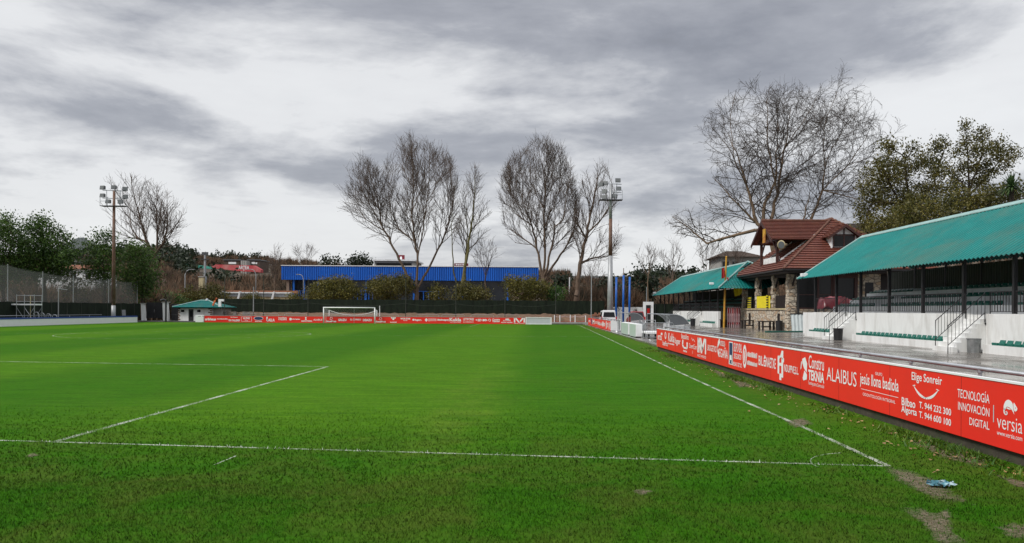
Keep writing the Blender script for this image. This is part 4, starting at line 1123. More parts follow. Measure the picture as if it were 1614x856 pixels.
    m = MB(); m.box(31.9, 32.7, yw - .03, yw - .004, 3.3, 4.8); m.build('small_window', 'dark_glass', t)
    # front gable over the balcony
    gy, gx, gz, gez, hw = 80.5, 23.5, 11.28, 9.08, 3.6
    xs = lambda z: ex0 + (z - ez) / sF
    m = MB(); ap0, ap1 = (gx, gy, gz), (xs(gz) + .1, gy, gz)
    for sg in (-1, 1):
        q = [(gx, gy + sg * hw, gez), (xs(gez) + .1, gy + sg * hw, gez), ap1, ap0]
        tile_face(m, q if sg < 0 else q[::-1], .33)
    g = m.build('gable_roof', 'clay_tile', t)
    m = MB()
    n = 14
    for k in range(n):
        x0_ = gx + (ap1[0] - gx) * k / n; m.tube([(x0_, gy, gz + .06), (x0_ + .55, gy, gz + .1)], [.14, .11], 6)
    m.build('ridge_tiles', 'ridge_clay', g)
    m = MB()
    for sg in (-1, 1):
        m.prism([(gx - .06, gy, gz - .02), (gx - .06, gy, gz - .36), (gx - .06, gy + sg * (hw + .05), gez - .36), (gx - .06, gy + sg * (hw + .05), gez - .02)], (0, 0, 0), (.08, 0, 0))
    m.build('bargeboard', 'dark_wood', g)
    m = MB()
    for sg in (-1, 1): m.box(gx + .7, gx + .95, gy + sg * 2.7 - .12, gy + sg * 2.7 + .12, 6.6, gez + .5)
    m.box(gx + .65, gx + 1.0, gy - 3.3, gy + 3.3, gez - .05, gez + .25); m.box(gx + .7, gx + .9, gy - .12, gy + .12, gez + .25, gz - .2)
    for sg in (-1, 1): m.tube([(gx + .82, gy + sg * 2.6, gez - 1.2), (gx + .82, gy + sg * 1.4, gez + .05)], .10, 4)
    m.build('balcony_post', 'dark_wood', t)
    m = MB(); m.prism([(27.6, gy - 3.3, 8.6), (27.6, gy + 3.3, 8.6), (27.6, gy + 3.3, gez), (27.6, gy, gz - .15), (27.6, gy - 3.3, gez)], (0, 0, 0), (.12, 0, 0)); m.build('gable_wall', 'black_wood', t)
    m = MB(); m.box(gx + 1.0, gx + 1.1, gy - 2.55, gy + 2.55, 6.75, 7.5); m.build('balcony_panel', 'white_paint', t)
    m = MB()
    for sg in (-1, 1):
        m.prism([(24.6, gy + sg * 2.9, 6.85), (28.0, gy + sg * 2.9, 9.3), (28.0, gy + sg * 2.9, 9.7), (24.6, gy + sg * 2.9, 7.2)], (0, -.06, 0), (0, .06, 0))
    m.build('cheek_board', 'white_paint', t)
    m = MB(); m.box(gx - .14, gx - .07, gy - 1.75, gy - .95, 8.9, 10.3); m.build('crest_sign', 'yellow_paint', t)
    # loudspeaker horn on the balcony side
    hc = Vector((24.7, 76.95, 8.55)); d = Vector((-.75, -.62, -.1)).normalized(); m = MB()
    m.tube([hc - d * .5, hc - d * .2, hc, hc + d * .35, hc + d * .45], [.10, .12, .16, .40, .46], 16, cap=True); hn = m.build('loudspeaker_horn', 'cream', t, smooth=True)
    m = MB(); m.tube([hc + d * .452, hc + d * .455], [.36, .34], 16); m.build('horn_mouth', 'smoke_grey', hn)
    # dormer
    dx, dy0, hwd, dz0, dze, dzp = 29.95, 75.3, 1.42, 8.0, 9.25, 10.35
    yr = ey0 + (dzp - ez) / ((rz - ez) / (ry0 - ey0)); ye_ = ey0 + (dze - ez) / ((rz - ez) / (ry0 - ey0))
    m = MB(); m.prism([(dx - 1.2, dy0, dz0), (dx + 1.2, dy0, dz0), (dx + 1.2, dy0, dze), (dx, dy0, dzp - .15), (dx - 1.2, dy0, dze)], (0, 0, 0), (0, 2.6, 0)); dm = m.build('dormer', 'white_paint', t)
    m = MB(); m.box(dx - .95, dx + .95, dy0 - .04, dy0 - .004, 8.25, 9.3); m.build('window', 'dark_glass', dm)
    m = MB(); m.box(dx - 1.05, dx - .95, dy0 - .07, dy0 - .006, 8.2, 9.4); m.box(dx + .95, dx + 1.05, dy0 - .07, dy0 - .006, 8.2, 9.4); m.box(dx - .06, dx + .06, dy0 - .08, dy0 - .041, 8.25, 10.1); m.box(dx - .95, dx + .95, dy0 - .07, dy0 - .006, 9.302, 9.45); m.box(dx - 1.1, dx + 1.1, dy0 - .075, dy0 - .005, 8.1, 8.198); m.build('frame', 'dark_wood', dm)
    m = MB()
    for sg in (-1, 1):
        q = [(dx + sg * 1.65, dy0 - .5, dze - .1), (dx + sg * 1.65, ye_ + .2, dze - .1), (dx, yr + .1, dzp), (dx, dy0 - .5, dzp)]
        tile_face(m, q, .33)
    m.build('dormer_roof', 'clay_tile', dm)
    m = MB()
    for sg in (-1, 1): m.prism([(dx, dy0 - .55, dzp), (dx, dy0 - .55, dzp - .25), (dx + sg * 1.68, dy0 - .55, dze - .33), (dx + sg * 1.68, dy0 - .55, dze - .08)], (0, 0, 0), (0, .07, 0))
    m.build('bargeboard', 'dark_wood', dm)
    # right hand lower roof
    m = MB(); tile_face(m, [(33.5, 77.6, 9.9), (37.6, 77.6, 9.9), (37.6, 74.2, 7.2), (33.5, 74.2, 7.2)]); m.build('lower_roof', 'clay_tile', t)
    return t
clubhouse()
fl = lambda y: 24.6 - .7 * (y - 75) / 14
m = MB()
V = []; n = 40
for i in range(n):
    a, b = 79.9 + (84.0 - 79.9) * i / n, 79.9 + (84.0 - 79.9) * (i + 1) / n
    wx = .05 * (i % 2)
    m.poly([(fl(a) - .06 - wx, a, 2.3), (fl(b) - .06 - .05 * ((i + 1) % 2), b, 2.3), (fl(b) - .06 - .05 * ((i + 1) % 2), b, 3.55), (fl(a) - .06 - wx, a, 3.55)])
o = m.build('yellow_banner', 'yellow_cloth', loc=(24.2, 82, 2.3)); tag(o, 'bright yellow slatted banner hung between two stone porch pillars', 'banner')
t = thing('striped_post', 'black and yellow hazard striped post beside the yellow banner', 'post', (fl(80.4) - .15, 80.4, 2.28))
m = MB(); m.tube([(fl(80.4) - .2, 80.4, 2.28), (fl(80.4) - .2, 80.4, 3.7)], .10, 8); m.build('pole', 'black_plastic', t)
m = MB()
for k in range(5): m.tube([(fl(80.4) - .2, 80.4, 2.4 + k * .27), (fl(80.4) - .2, 80.4, 2.53 + k * .27)], .112, 8)
m.build('stripes', 'yellow_cloth', t)
t = thing('striped_board', 'stack of black and yellow striped boards in the leftmost porch opening', 'board', (fl(86.5) - .1, 86.5, 2.28))
m = MB(); m.box(fl(86.5) - .02, fl(86.5) + .06, 85.8, 87.4, 2.28, 3.6); m.build('panel', 'black_plastic', t)
m = MB()
for k in range(5): m.box(fl(86.5) - .05, fl(86.5) - .022, 85.9, 87.3, 2.36 + k * .25, 2.48 + k * .25)
m.build('stripes', 'yellow_cloth', t)
# flags
def cloth(P, Q, drop, mat, name, label, parent=None, wav=.12, seed=1):
    r = random.Random(seed); m = MB(); n, k = 8, 6; P, Q = Vector(P), Vector(Q)
    pts = []
    for j in range(k + 1):
        for i in range(n + 1):
            p = P.lerp(Q, i / n) + Vector((wav * math.sin(i * 1.3 + j * .5), wav * math.cos(i * 1.1 + j * .4), 0)) * (j / k + .2)
            pts.append((p.x, p.y, p.z - drop * j / k * (1 - .15 * r.random())))
    m.v = pts
    for j in range(k):
        for i in range(n): a = j * (n + 1) + i; m.f.append((a, a + 1, a + n + 2, a + n + 1))
    return m
fx, fy = 21.6, 88.2
t = thing('flagpole', 'leaning yellow and orange painted flagpole beside the clubhouse porch', 'flagpole', (fx, fy, PAVE_Z))
m = MB(); m.tube([(fx, fy, PAVE_Z), (fx + .10, fy, 4.5), (fx + .22, fy, 8.0)], [.12, .11, .09], 8); m.build('pole', 'yellow_paint', t)
m = MB(); m.lathe((fx + .22, fy, 8.0), [(.05, 0), (.11, .08), (.04, .18)], 8); m.build('finial', 'yellow_paint', t)
m = cloth((fx - .02, fy - .12, 6.9), (fx - .32, fy - .2, 6.8), 1.25, 'red_cloth', '', '')
o = m.build('flag', 'red_cloth', loc=(fx, fy, 6.9)); tag(o, 'limp red flag on the leaning yellow flagpole', 'flag')
m = cloth((fx + .28, fy - .1, 5.8), (fx + .45, fy - .15, 5.7), 1.3, 'red_cloth', '', '', seed=3)
o = m.build('pennant', 'red_cloth', loc=(fx, fy, 5.4)); tag(o, 'narrow red pennant lower down the yellow flagpole', 'flag')
m = cloth((23.75, 89.1, 5.7), (23.0, 89.3, 5.5), 2.0, 'yellow_cloth', '', '', wav=.14, seed=4)
m.v = [(x, y, z if x > 23.2 else z) for x, y, z in m.v]
o = m.build('yellow_flag', 'yellow_cloth', loc=(23.7, 89, 5)); tag(o, 'drooping yellow flag at the far porch corner', 'flag')
# corrugated sheet leaning in front of the side wall
a, b = G(1245, 522, PAVE_Z), G(1283, 523, PAVE_Z); yy = 74.0
t = thing('corrugated_panel', 'pale corrugated metal panel leaning against the clubhouse side wall', 'panel', (a.x, yy, PAVE_Z))
V, Fc = corrugated(0, 1, lambda x: 0, 0, 3.4, .34, .03); ax = D(1246, 515, yy).x
V = [(ax + v_[1], yy + v_[2] - (.0 if v_[0] > .5 else .35), .12 if v_[0] < .5 else 1.72) for v_ in V]
link('sheet', fast_mesh('sheet', V, Fc), 'pale_corrugated', t)
m = MB(); m.box(ax - .02, ax + 3.42, yy - .04, yy + .04, 1.70, 1.78); m.build('top_edge', 'dark_steel', t)
m = MB(); p, q = G(1206, 524, PAVE_Z), G(1272, 523.5, PAVE_Z); m.hexa([(p.x, p.y - .12, .10), (q.x, q.y - .12, .10), (q.x, q.y + .12, .10), (p.x, p.y + .12, .10), (p.x, p.y - .12, .22), (q.x, q.y - .12, .22), (q.x, q.y + .12, .22), (p.x, p.y + .12, .22)])
o = m.build('teal_kerb', 'seat_green', loc=(p.x, p.y, .1)); tag(o, 'low teal painted kerb at the foot of the pale corrugated panel', 'kerb')

# black benches and frames before the porch
def bench(px, py, L_, ang, label, group='black wooden benches by the porch'):
    p = G(px, py, PAVE_Z); t = thing('bench', label, 'bench', p, group); c, s_ = math.cos(ang), math.sin(ang)
    def tr(m): m.v = [(p.x + x * c - y * s_, p.y + x * s_ + y * c, p.z + z) for x, y, z in m.v]; return m
    m = MB(); m.box(-.30, .30, -L_ / 2, L_ / 2, .80, .90); tr(m).build('seat', 'black_wood', t)
    for e in (-1, 1):
        for f in (-1, 1): m = MB(); m.box(f * .22 - .07, f * .22 + .07, e * (L_ / 2 - .15) - .07, e * (L_ / 2 - .15) + .07, 0, .80); tr(m).build('leg', 'black_wood', t)
    m = MB(); m.box(-.04, .04, -L_ / 2 + .25, L_ / 2 - .25, .25, .38); tr(m).build('stretcher', 'black_wood', t)
    return t
bench(1152, 515.5, 3.0, -1.05, 'black bench farthest left before the folded red chairs')
bench(1183, 517.5, 2.5, -1.0, 'black bench second from left, before the porch wall')
bench(1208, 520, 2.0, -.95, 'black bench nearest the bin at the porch corner')
def frame_rack(px, py, wd, h_, label):
    p = G(px, py, PAVE_Z); t = thing('folding_table', label, 'folding table', p, 'folded black tables leaning on the porch wall')
    lean = .35
    for k in range(4):
        f = -wd / 2 + wd * k / 3; m = MB(); m.tube([(p.x + f * .25, p.y - f, p.z), (p.x + lean + f * .25, p.y - f, p.z + h_)], .09, 4); m.build('leg', 'black_wood', t)
    for z in (.12, .95):
        m = MB(); m.tube([(p.x + lean * z - wd * .125, p.y + wd / 2, p.z + h_ * z), (p.x + lean * z + wd * .125, p.y - wd / 2, p.z + h_ * z)], .09, 4); m.build('rail', 'black_wood', t)
frame_rack(1192, 514.5, 2.2, 1.25, 'folded black table frame leaning on the left part of the porch wall')
frame_rack(1216, 517.5, 2.6, 1.25, 'folded black table frame leaning by the middle porch vent')
# row of folded red garden chairs
base = G(1147, 507, PAVE_Z)
for k in range(6):
    px = 1148 + k * 3.4; p = D(px, 507, 88.6 - k * .1); p.z = PAVE_Z
    labs = ['leftmost', 'second from left', 'third from left', 'third from right', 'second from right', 'rightmost']
    t = thing('folded_chair', labs[k] + ' of the folded red and white chairs beside the porch', 'chair', p, 'folded red chairs beside the porch')
    m = MB(); m.tube([(p.x - .09, p.y, .1), (p.x - .09, p.y, 2.2), (p.x - .04, p.y, 2.42), (p.x + .05, p.y, 2.42), (p.x + .1, p.y, 2.2), (p.x + .1, p.y + .1, .1)], .035, 6); m.build('frame', 'pink_white', t)
    m = cloth((p.x - .08, p.y - .03, 2.3), (p.x + .09, p.y - .03, 2.3), 2.0, 'red_cloth', '', '', wav=.03, seed=k); m.build('canvas', 'maroon_vinyl' if k % 2 else 'red_cloth', t)
    m = cloth((p.x - .06, p.y - .08, 1.75), (p.x + .03, p.y - .08, 1.6), 1.0, '', '', '', wav=.03, seed=k + 9); m.build('strap', 'pink_white', t)
# maroon covered furniture on the terrace end
p = Vector((24.6, 64.5, 1.9))
t = thing('covered_table', 'table under a shiny maroon cover at the end of the near grandstand', 'table', p)
m = MB(); m.box(23.2, 26.4, 62.5, 67.0, .1, 1.9); o = m.build('terrace_block', 'white_render', loc=(24, 64, .1)); tag(o, 'white raised terrace block at the end of the near grandstand', 'terrace')
V = []; Fc = []; nx, ny = 15, 9
for j in range(ny + 1):
    for i in range(nx + 1):
        x = 23.5 + 2.6 * i / nx; y = 63.4 + 1.4 * j / ny
        z = 2.95 + .14 * math.sin(i * .9) * math.cos(j * .7) + .2 * math.sin(math.pi * i / nx)
        if i in (0, nx) or j in (0, ny): z -= .75; x += .06 * math.sin(j * 2 + i)
        V.append((x, y, z))
for j in range(ny):
    for i in range(nx): a = j * (nx + 1) + i; Fc.append((a, a + 1, a + nx + 2, a + nx + 1))
link('cover', fast_mesh('cover', V, Fc, True), 'maroon_vinyl', t)
for sx in (23.7, 25.9):
    for sy in (63.6, 64.7): m = MB(); m.box(sx - .04, sx + .04, sy - .04, sy + .04, 1.9, 2.7); m.build('leg', 'dark_steel', t)

# ================================================================== DUGOUTS, BARRIERS, VEHICLES
def dugout(X, y0, y1, label):
    t = thing('dugout', label, 'dugout', (X, y0, PAVE_Z), 'team dugouts beside the touchline')
    h_ = 1.72; dp = 1.45
    prof = [(X - .1, h_)] + [(X + .35 + (dp - .35) * math.sin(a), h_ * .42 + h_ * .58 * math.cos(a)) for a in np.linspace(0, math.pi / 2, 9)] + [(X + dp, .12)]
    V = []; Fc = []
    for (x, z) in prof:
        V.append((x, y0, z)); V.append((x, y1, z))
    for i in range(len(prof) - 1): Fc.append((2 * i, 2 * i + 1, 2 * i + 3, 2 * i + 2))
    link('shell', fast_mesh('shell', V, Fc, True), 'clear_plastic', t)
    m = MB(); up = [p for p in prof if p[1] > .95]
    pl = [(X + .12, .98)] + [(x, z) for x, z in up if x > X + .1] + [(X + dp - .01, .98)]
    pl = [(X + .1, .98), (X + .1, h_ - .01)] + [(x, z - .01) for x, z in up[1:]]
    m.prism([(x, y0 + .02, z) for x, z in pl], (0, -.02, 0), (0, .02, 0)); m.build('end_panel', 'smoke_grey', t)
    m = MB(); m.prism([(X + .1, y0 + .02, .3), (X + dp - .03, y0 + .02, .3), (X + dp - .03, y0 + .02, .97), (X + .1, y0 + .02, .97)], (0, -.012, 0), (0, .012, 0)); m.build('end_window', 'clear_plastic', t)
    n = 5
    for k in range(n):
        yy = y0 + (y1 - y0) * k / (n - 1); m = MB(); m.tube([(x, yy, z + .01) for x, z in prof], .028, 6); m.build('rib', 'galvanised', t)
    m = MB()
    for f in (.25, .5, .75): m.tube([(X + .1 + (dp - .2) * f, y0 - .03, .3), (X + .1 + (dp - .2) * f, y0 - .03, .98)], .018, 5)
    m.tube([(X - .1, y0, .12), (X - .1, y0, h_)], .03, 6); m.tube([(X - .1, y1, .12), (X - .1, y1, h_)], .03, 6); m.build('upright', 'galvanised', t)
    m = MB(); m.box(X + .75, X + 1.15, y0 + .3, y1 - .3, .50, .57); m.box(X + 1.12, X + 1.18, y0 + .3, y1 - .3, .6, 1.05); m.build('bench', 'clean_white', t)
    m = MB()
    for yy in np.linspace(y0 + .6, y1 - .6, 4): m.box(X + .8, X + 1.1, yy - .04, yy + .04, PAVE_Z, .5)
    m.build('bench_leg', 'dark_steel', t)
dugout(9.0, 51.8, 60.8, 'nearer curved grey dugout with clear panels behind the red board')
dugout(9.1, 73.5, 81.5, 'farther curved grey dugout near the parked white van')
o = bpy.data.objects
p = Vector((8.1, 53.0, PAVE_Z)); t = thing('trolley', 'low white flatbed trolley in front of the nearer dugout', 'trolley', p)
m = MB(); m.box(7.6, 8.7, 51.9, 54.7, .42, .56); m.build('deck', 'clean_white', t, bevel=.02)
for x in (7.75, 8.55):
    for y in (52.2, 54.4): m = MB(); m.tube([(x - .05, y, .26), (x + .05, y, .26)], .16, 12); m.build('wheel', 'rubber', t)
m = MB(); m.tube([(7.7, 54.6, .5), (7.7, 54.8, 1.3), (8.6, 54.8, 1.3), (8.6, 54.6, .5)], .025, 6); m.build('handle', 'galvanised', t)
def barrier(p, ang, label, L_=2.2, h_=1.05, mat='galvanised', group='crowd barriers', bars=14):
    t = thing('crowd_barrier', label, 'barrier', p, group); c, s_ = math.cos(ang), math.sin(ang); p = Vector(p)
    def q(x, y, z): return (p.x + x * c - y * s_, p.y + x * s_ + y * c, p.z + z)
    m = MB(); m.tube([q(-L_ / 2, 0, .1), q(-L_ / 2, 0, h_ - .1), q(-L_ / 2 + .1, 0, h_), q(L_ / 2 - .1, 0, h_), q(L_ / 2, 0, h_ - .1), q(L_ / 2, 0, .1)], .022, 6); m.tube([q(-L_ / 2, 0, .2), q(L_ / 2, 0, .2)], .018, 5); m.build('frame', mat, t)
    if bars:
        m = MB()
        for k in range(1, bars): m.tube([q(-L_ / 2 + L_ * k / bars, 0, .2), q(-L_ / 2 + L_ * k / bars, 0, h_ - .02)], .010, 4)
        m.build('bars', mat, t)
    for e in (-1, 1): m = MB(); m.tube([q(e * L_ * .36, -.28, 0), q(e * L_ * .36, -.2, .06), q(e * L_ * .36, .2, .06), q(e * L_ * .36, .28, 0)], .022, 5); m.build('foot', mat, t)
    return t
for k, (x, y, a, lab) in enumerate(((8.6, 62.5, 1.5, 'grey crowd barrier behind the farther block board'), (8.2, 57.0, 1.45, 'grey crowd barrier behind the nearer block board'), (8.0, 49.6, .5, 'grey crowd barrier between the trolley and long red board'), (7.6, 68.6, 1.5, 'grey crowd barrier next to the short red board'))):
    barrier((x, y, PAVE_Z), a, lab, 2.4, 1.1, group='crowd barriers by the dugouts')
pipe_rail('pipe_rail', 'galvanised rail behind the short red board at the far end', 7.55, 66, 99, 1.12, 3.0)

def car(name, label, cat, x, y, L_, W_, prof_body, prof_cab, mat, h, rear_glass, wheel_r=.31):
    """rear faces -Y; prof in (y,z) seen from the side"""
    t = thing(name, label, cat, (x, y, PAVE_Z)); z0 = PAVE_Z
    def pr(m, prof, w0, w1):
        i = len(m.v); n = len(prof); zmax = max(z for _, z in prof)
        rows = [(-1, .86), (-.9, 1), (.9, 1), (1, .86)]
        for sx, _ in ((-1, 0), (1, 0)):
            for (yy, zz_) in prof:
                f = w0 + (w1 - w0) * max(0, (zz_ - .6) / (zmax - .6 + 1e-6))
                m.v.append((x + sx * f / 2, y + yy, z0 + zz_))
        m.f.append(tuple(range(i, i + n))); m.f.append(tuple(range(i + 2 * n - 1, i + n - 1, -1)))
        for k in range(n): k2 = (k + 1) % n; m.f.append((i + k, i + n + k, i + n + k2, i + k2))
    m = MB(); pr(m, prof_body, W_, W_ * .96); pr(m, prof_cab, W_ * .95, W_ * .80); m.build('body', mat, t, bevel=.05)
    m = MB(); a, b, zc0, zc1 = rear_glass
    m.hexa([(x - W_ * .38, y + a - .012, z0 + zc0), (x + W_ * .38, y + a - .012, z0 + zc0), (x + W_ * .38, y + a + .01, z0 + zc0), (x - W_ * .38, y + a + .01, z0 + zc0), (x - W_ * .33, y + b - .012, z0 + zc1), (x + W_ * .33, y + b - .012, z0 + zc1), (x + W_ * .33, y + b + .01, z0 + zc1), (x - W_ * .33, y + b + .01, z0 + zc1)]); m.build('rear_window', 'dark_glass', t)
    for sx in (-1, 1):
        m = MB(); xx = x + sx * W_ * .455
        m.poly([(xx + sx * .035, y + .55, z0 + zc0), (xx + sx * .035, y + L_ * .62, z0 + zc0), (xx - sx * .06, y + L_ * .52, z0 + zc1), (xx - sx * .06, y + .75, z0 + zc1)]); m.build('side_window', 'dark_glass', t)
        m = MB(); m.box(x + sx * W_ * .47 - .07, x + sx * W_ * .47 + .05, y - .03, y + .12, z0 + .75, z0 + 1.15); m.build('tail_light', 'tail_red', t)
        for wy in (.75, L_ - .8):
            m = MB(); m.tube([(x + sx * (W_ / 2 - .16), y + wy, z0 + wheel_r), (x + sx * (W_ / 2 + .01), y + wy, z0 + wheel_r)], wheel_r, 14); wl_ = m.build('wheel', 'rubber', t)
            m = MB(); m.tube([(x + sx * (W_ / 2 + .01), y + wy, z0 + wheel_r), (x + sx * (W_ / 2 + .02), y + wy, z0 + wheel_r)], wheel_r * .6, 10); m.build('rim', 'galvanised', wl_)
    m = MB(); m.box(x - W_ * .49, x + W_ * .49, y - .09, y + .1, z0 + .28, z0 + .55); m.build('bumper', 'smoke_grey' if mat == 'car_white' else mat, t, bevel=.03)
    m = MB(); m.box(x - .26, x + .26, y - .11, y - .092, z0 + .60, z0 + .72); m.build('number_plate', 'letter_grey', t)
    return t
vp = D(960, 505, 88)
car('parked_van', 'small white van parked behind the short red board, rear to the camera', 'van', vp.x, 88, 4.2, 1.75, [(0, .3), (4.2, .3), (4.2, .75), (3.4, .95), (0, 1.0)], [(0, .95), (3.3, .92), (2.7, 1.80), (.15, 1.88)], 'car_white', 1.9, (-.005, .10, 1.12, 1.66))
cp = D(1005.5, 503, 92)
car('parked_car', 'dark red car parked behind the farther dugout', 'car', cp.x, 92, 4.1, 1.8, [(0, .35), (4.1, .35), (4.1, .82), (3.2, 1.02), (0, 1.1)], [(.1, 1.05), (3.0, 1.0), (2.2, 1.74), (.6, 1.76)], 'car_red', 1.7, (.10, .54, 1.12, 1.66))

a, b = D(964, 495, 128), D(1013, 495, 128); m = MB(); m.box(a.x, b.x, 128, 128.4, 0, 2.5); o = m.build('boundary_wall', 'white_render', loc=(a.x, 128, 0)); tag(o, 'white boundary wall behind the blue poles', 'wall')
# three blue poles, white gate
for px, yt, yb_, lab in ((971, 437, 488, 'leftmost tall blue pole standing beside the gate'), (982.3, 434, 490, 'middle tall blue pole with a thin rod on top'), (992, 436.5, 489, 'rightmost tall blue pole beside the gate')):
    d = 108; p = D(px, yb_, d); q = D(px + .6, yt, d)
    t = thing('blue_pole', lab, 'pole', (p.x, d, PAVE_Z), 'tall blue poles by the gate')
    m = MB(); m.tube([(p.x, d, PAVE_Z), (q.x, d, q.z)], .145, 10); m.build('shaft', 'blue_paint', t, smooth=True)
    m = MB(); m.lathe((p.x, d, PAVE_Z), [(.45, 0), (.45, .08), (.2, .12)], 10); m.build('base', 'grey_pole', t)
    if px == 982.3: m = MB(); m.tube([(q.x, d, q.z), (q.x, d, q.z + 1.0)], .05, 6); m.build('rod', 'rust_pole', t)
d = 120; a, b = D(1014, 495, d), D(1030, 495, d)
t = thing('gateway', 'white framed gateway with black door and red sign', 'gate', (a.x, d, PAVE_Z))
m = MB(); m.box(a.x, a.x + .4, d, d + .4, .1, 2.8); m.box(b.x - .4, b.x, d, d + .4, .1, 2.8); m.box(a.x, b.x, d, d + .4, 2.8, 3.3); m.build('frame', 'white_paint', t)
m = MB(); m.box(a.x + .4, b.x - .4, d + .1, d + .2, .1, 2.79); m.build('door', 'black_plastic', t)
m = MB(); c = (a.x + b.x) / 2; m.box(c - .2, c + .2, d + .05, d + .098, 1.5, 2.3); m.build('sign', 'tail_red', t)
t = thing('fence', 'black panel fence between the white gateway and the farther grandstand', 'fence', (b.x, d, PAVE_Z))
m = MB(); m.box(b.x + .02, b.x + 3.4, d + .1, d + .18, .1, 3.0); m.build('panel', 'wind_screen', t)
for k in range(3): m = MB(); m.box(b.x + .3 + k * 1.4, b.x + .38 + k * 1.4, d + .0, d + .09, .1, 3.1); m.build('post', 'dark_steel', t)
a, b = D(1049, 498, 126), D(1064, 498, 126)
t = thing('ticket_kiosk', 'small rounded white ticket kiosk with flat roof by the black fence', 'kiosk', (a.x, 126, PAVE_Z))
m = MB(); c = (a.x + b.x) / 2; m.lathe((c, 127, PAVE_Z), [((b.x - a.x) / 2, 0), ((b.x - a.x) / 2, 2.6)], 14); m.build('wall', 'white_render', t, smooth=False)
m = MB(); m.lathe((c, 127, 2.72), [((b.x - a.x) / 2 + .3, 0), ((b.x - a.x) / 2 + .3, .18)], 14); m.build('roof', 'concrete', t)
m = MB(); m.box(c - .4, c + .4, 126.2 - .05, 126.4, .6, 2.2); m.build('door', 'brown_roof', t)

# ================================================================== FLOODLIGHT MASTS
def mast(name, label, px, d, py_top, zbase, mat, group, spread=1.0, flip=1):
    p = D(px, 500, d); zt = D(px, py_top, d).z
    x0 = p.x
    t = thing(name, label, 'floodlight mast', (x0, d, zbase), group)
    if mat == 'rust_pole':
        m = MB(); m.tube([(x0, d, zbase), (x0, d, zbase + 2.2)], [.27, .26], 10); m.build('base_sleeve', 'grey_pole', t, smooth=True)
        m = MB(); m.tube([(x0, d, zbase + 2.2), (x0, d, zt - .6)], [.24, .15], 10); m.build('pole', 'rust_pole', t, smooth=True)
    else:
        m = MB(); m.tube([(x0, d, zbase), (x0, d, zbase + 8.5)], [.40, .26], 10); m.build('base_sleeve', 'grey_pole', t, smooth=True)
        m = MB(); m.tube([(x0, d, zbase + 8.5), (x0, d, zbase + 13)], [.25, .20], 10); m.build('mid_section', 'rust_pole', t, smooth=True)
        m = MB(); m.tube([(x0, d, zbase + 13), (x0, d, zt - .6)], [.20, .15], 10); m.build('pole', 'grey_pole', t, smooth=True)
    zp = zt - 2.55; W_ = 1.45 * spread
    m = MB(); m.box(x0 - W_ - .1, x0 + W_ + .1, d - .5, d + .5, zp - .07, zp); m.build('platform', 'dark_steel', t)
    m = MB(); ex = x0 - flip * (W_ + .05)
    for xx in (ex, x0 - flip * W_ * .4): m.tube([(xx, d - .5, zp), (xx, d - .5, zp + 1.05)], .03, 5)
    for zz_ in (.55, 1.05): m.tube([(ex, d - .5, zp + zz_), (x0 - flip * W_ * .3, d - .5, zp + zz_)], .03, 5)
    m.build('guard_rail', 'galvanised', t)
    m = MB()
    for zz_ in (zp + 1.0, zp + 2.0): m.tube([(x0 - W_, d, zz_), (x0 + W_, d, zz_ - .1)], .05, 6)
    for xx in (-W_ * .65, W_ * .55): m.tube([(x0 + xx, d, zp), (x0 + xx, d, zp + 2.0)], .04, 6)
    m.tube([(x0 - W_ * .7, d, zp), (x0, d, zp - 1.0)], .03, 5); m.build('crossbars', 'galvanised', t)
    spots = [(-W_, 2.3, -.2), (0, 2.35, 0), (W_, 2.15, .3), (-W_, 1.3, -.2), (W_ * 1.02, 1.15, .3), (-W_ * .5, .55, -.1), (W_ * .6, .5, .2)]
    if flip < 0: spots = [(W_ * .65, 2.35, .1), (W_ * .72, 1.35, .1), (-W_ * .55, 2.0, -.4), (-W_ * .95, 1.85, -.6), (-W_ * .6, 1.0, -.5), (-W_ * .6, .3, -.5), (W_ * .35, .45, .2)]
    for (sx, sz, tw) in spots:
        c = Vector((x0 + sx, d - .12, zp + sz)); c_, s_ = math.cos(tw), math.sin(tw)
        def q(a, b_, z): return (c.x + a * c_ - b_ * s_, c.y + a * s_ + b_ * c_, c.z + z)
        m = MB(); m.hexa([q(-.32, -.10, -.24), q(.32, -.10, -.24), q(.26, .3, -.2), q(-.26, .3, -.2), q(-.32, -.0, .26), q(.32, -.0, .26), q(.26, .3, .2), q(-.26, .3, .2)]); fl_ = m.build('floodlight', 'lamp_housing', t)
        m = MB(); m.poly([q(-.27, -.115, -.2), q(.27, -.115, -.2), q(.27, -.025, .22), q(-.27, -.025, .22)]); m.build('lens', 'lamp_glass', fl_)
mast('floodlight_mast', 'rust coloured floodlight mast behind the left touchline', 178.7, 99.0, 293, .0, 'rust_pole', 'stadium floodlight masts')
mast('floodlight_mast', 'grey floodlight mast right of the tall bare poplars', 961.5, 95.0, 282, PAVE_Z, 'grey_pole', 'stadium floodlight masts', .9, -1)
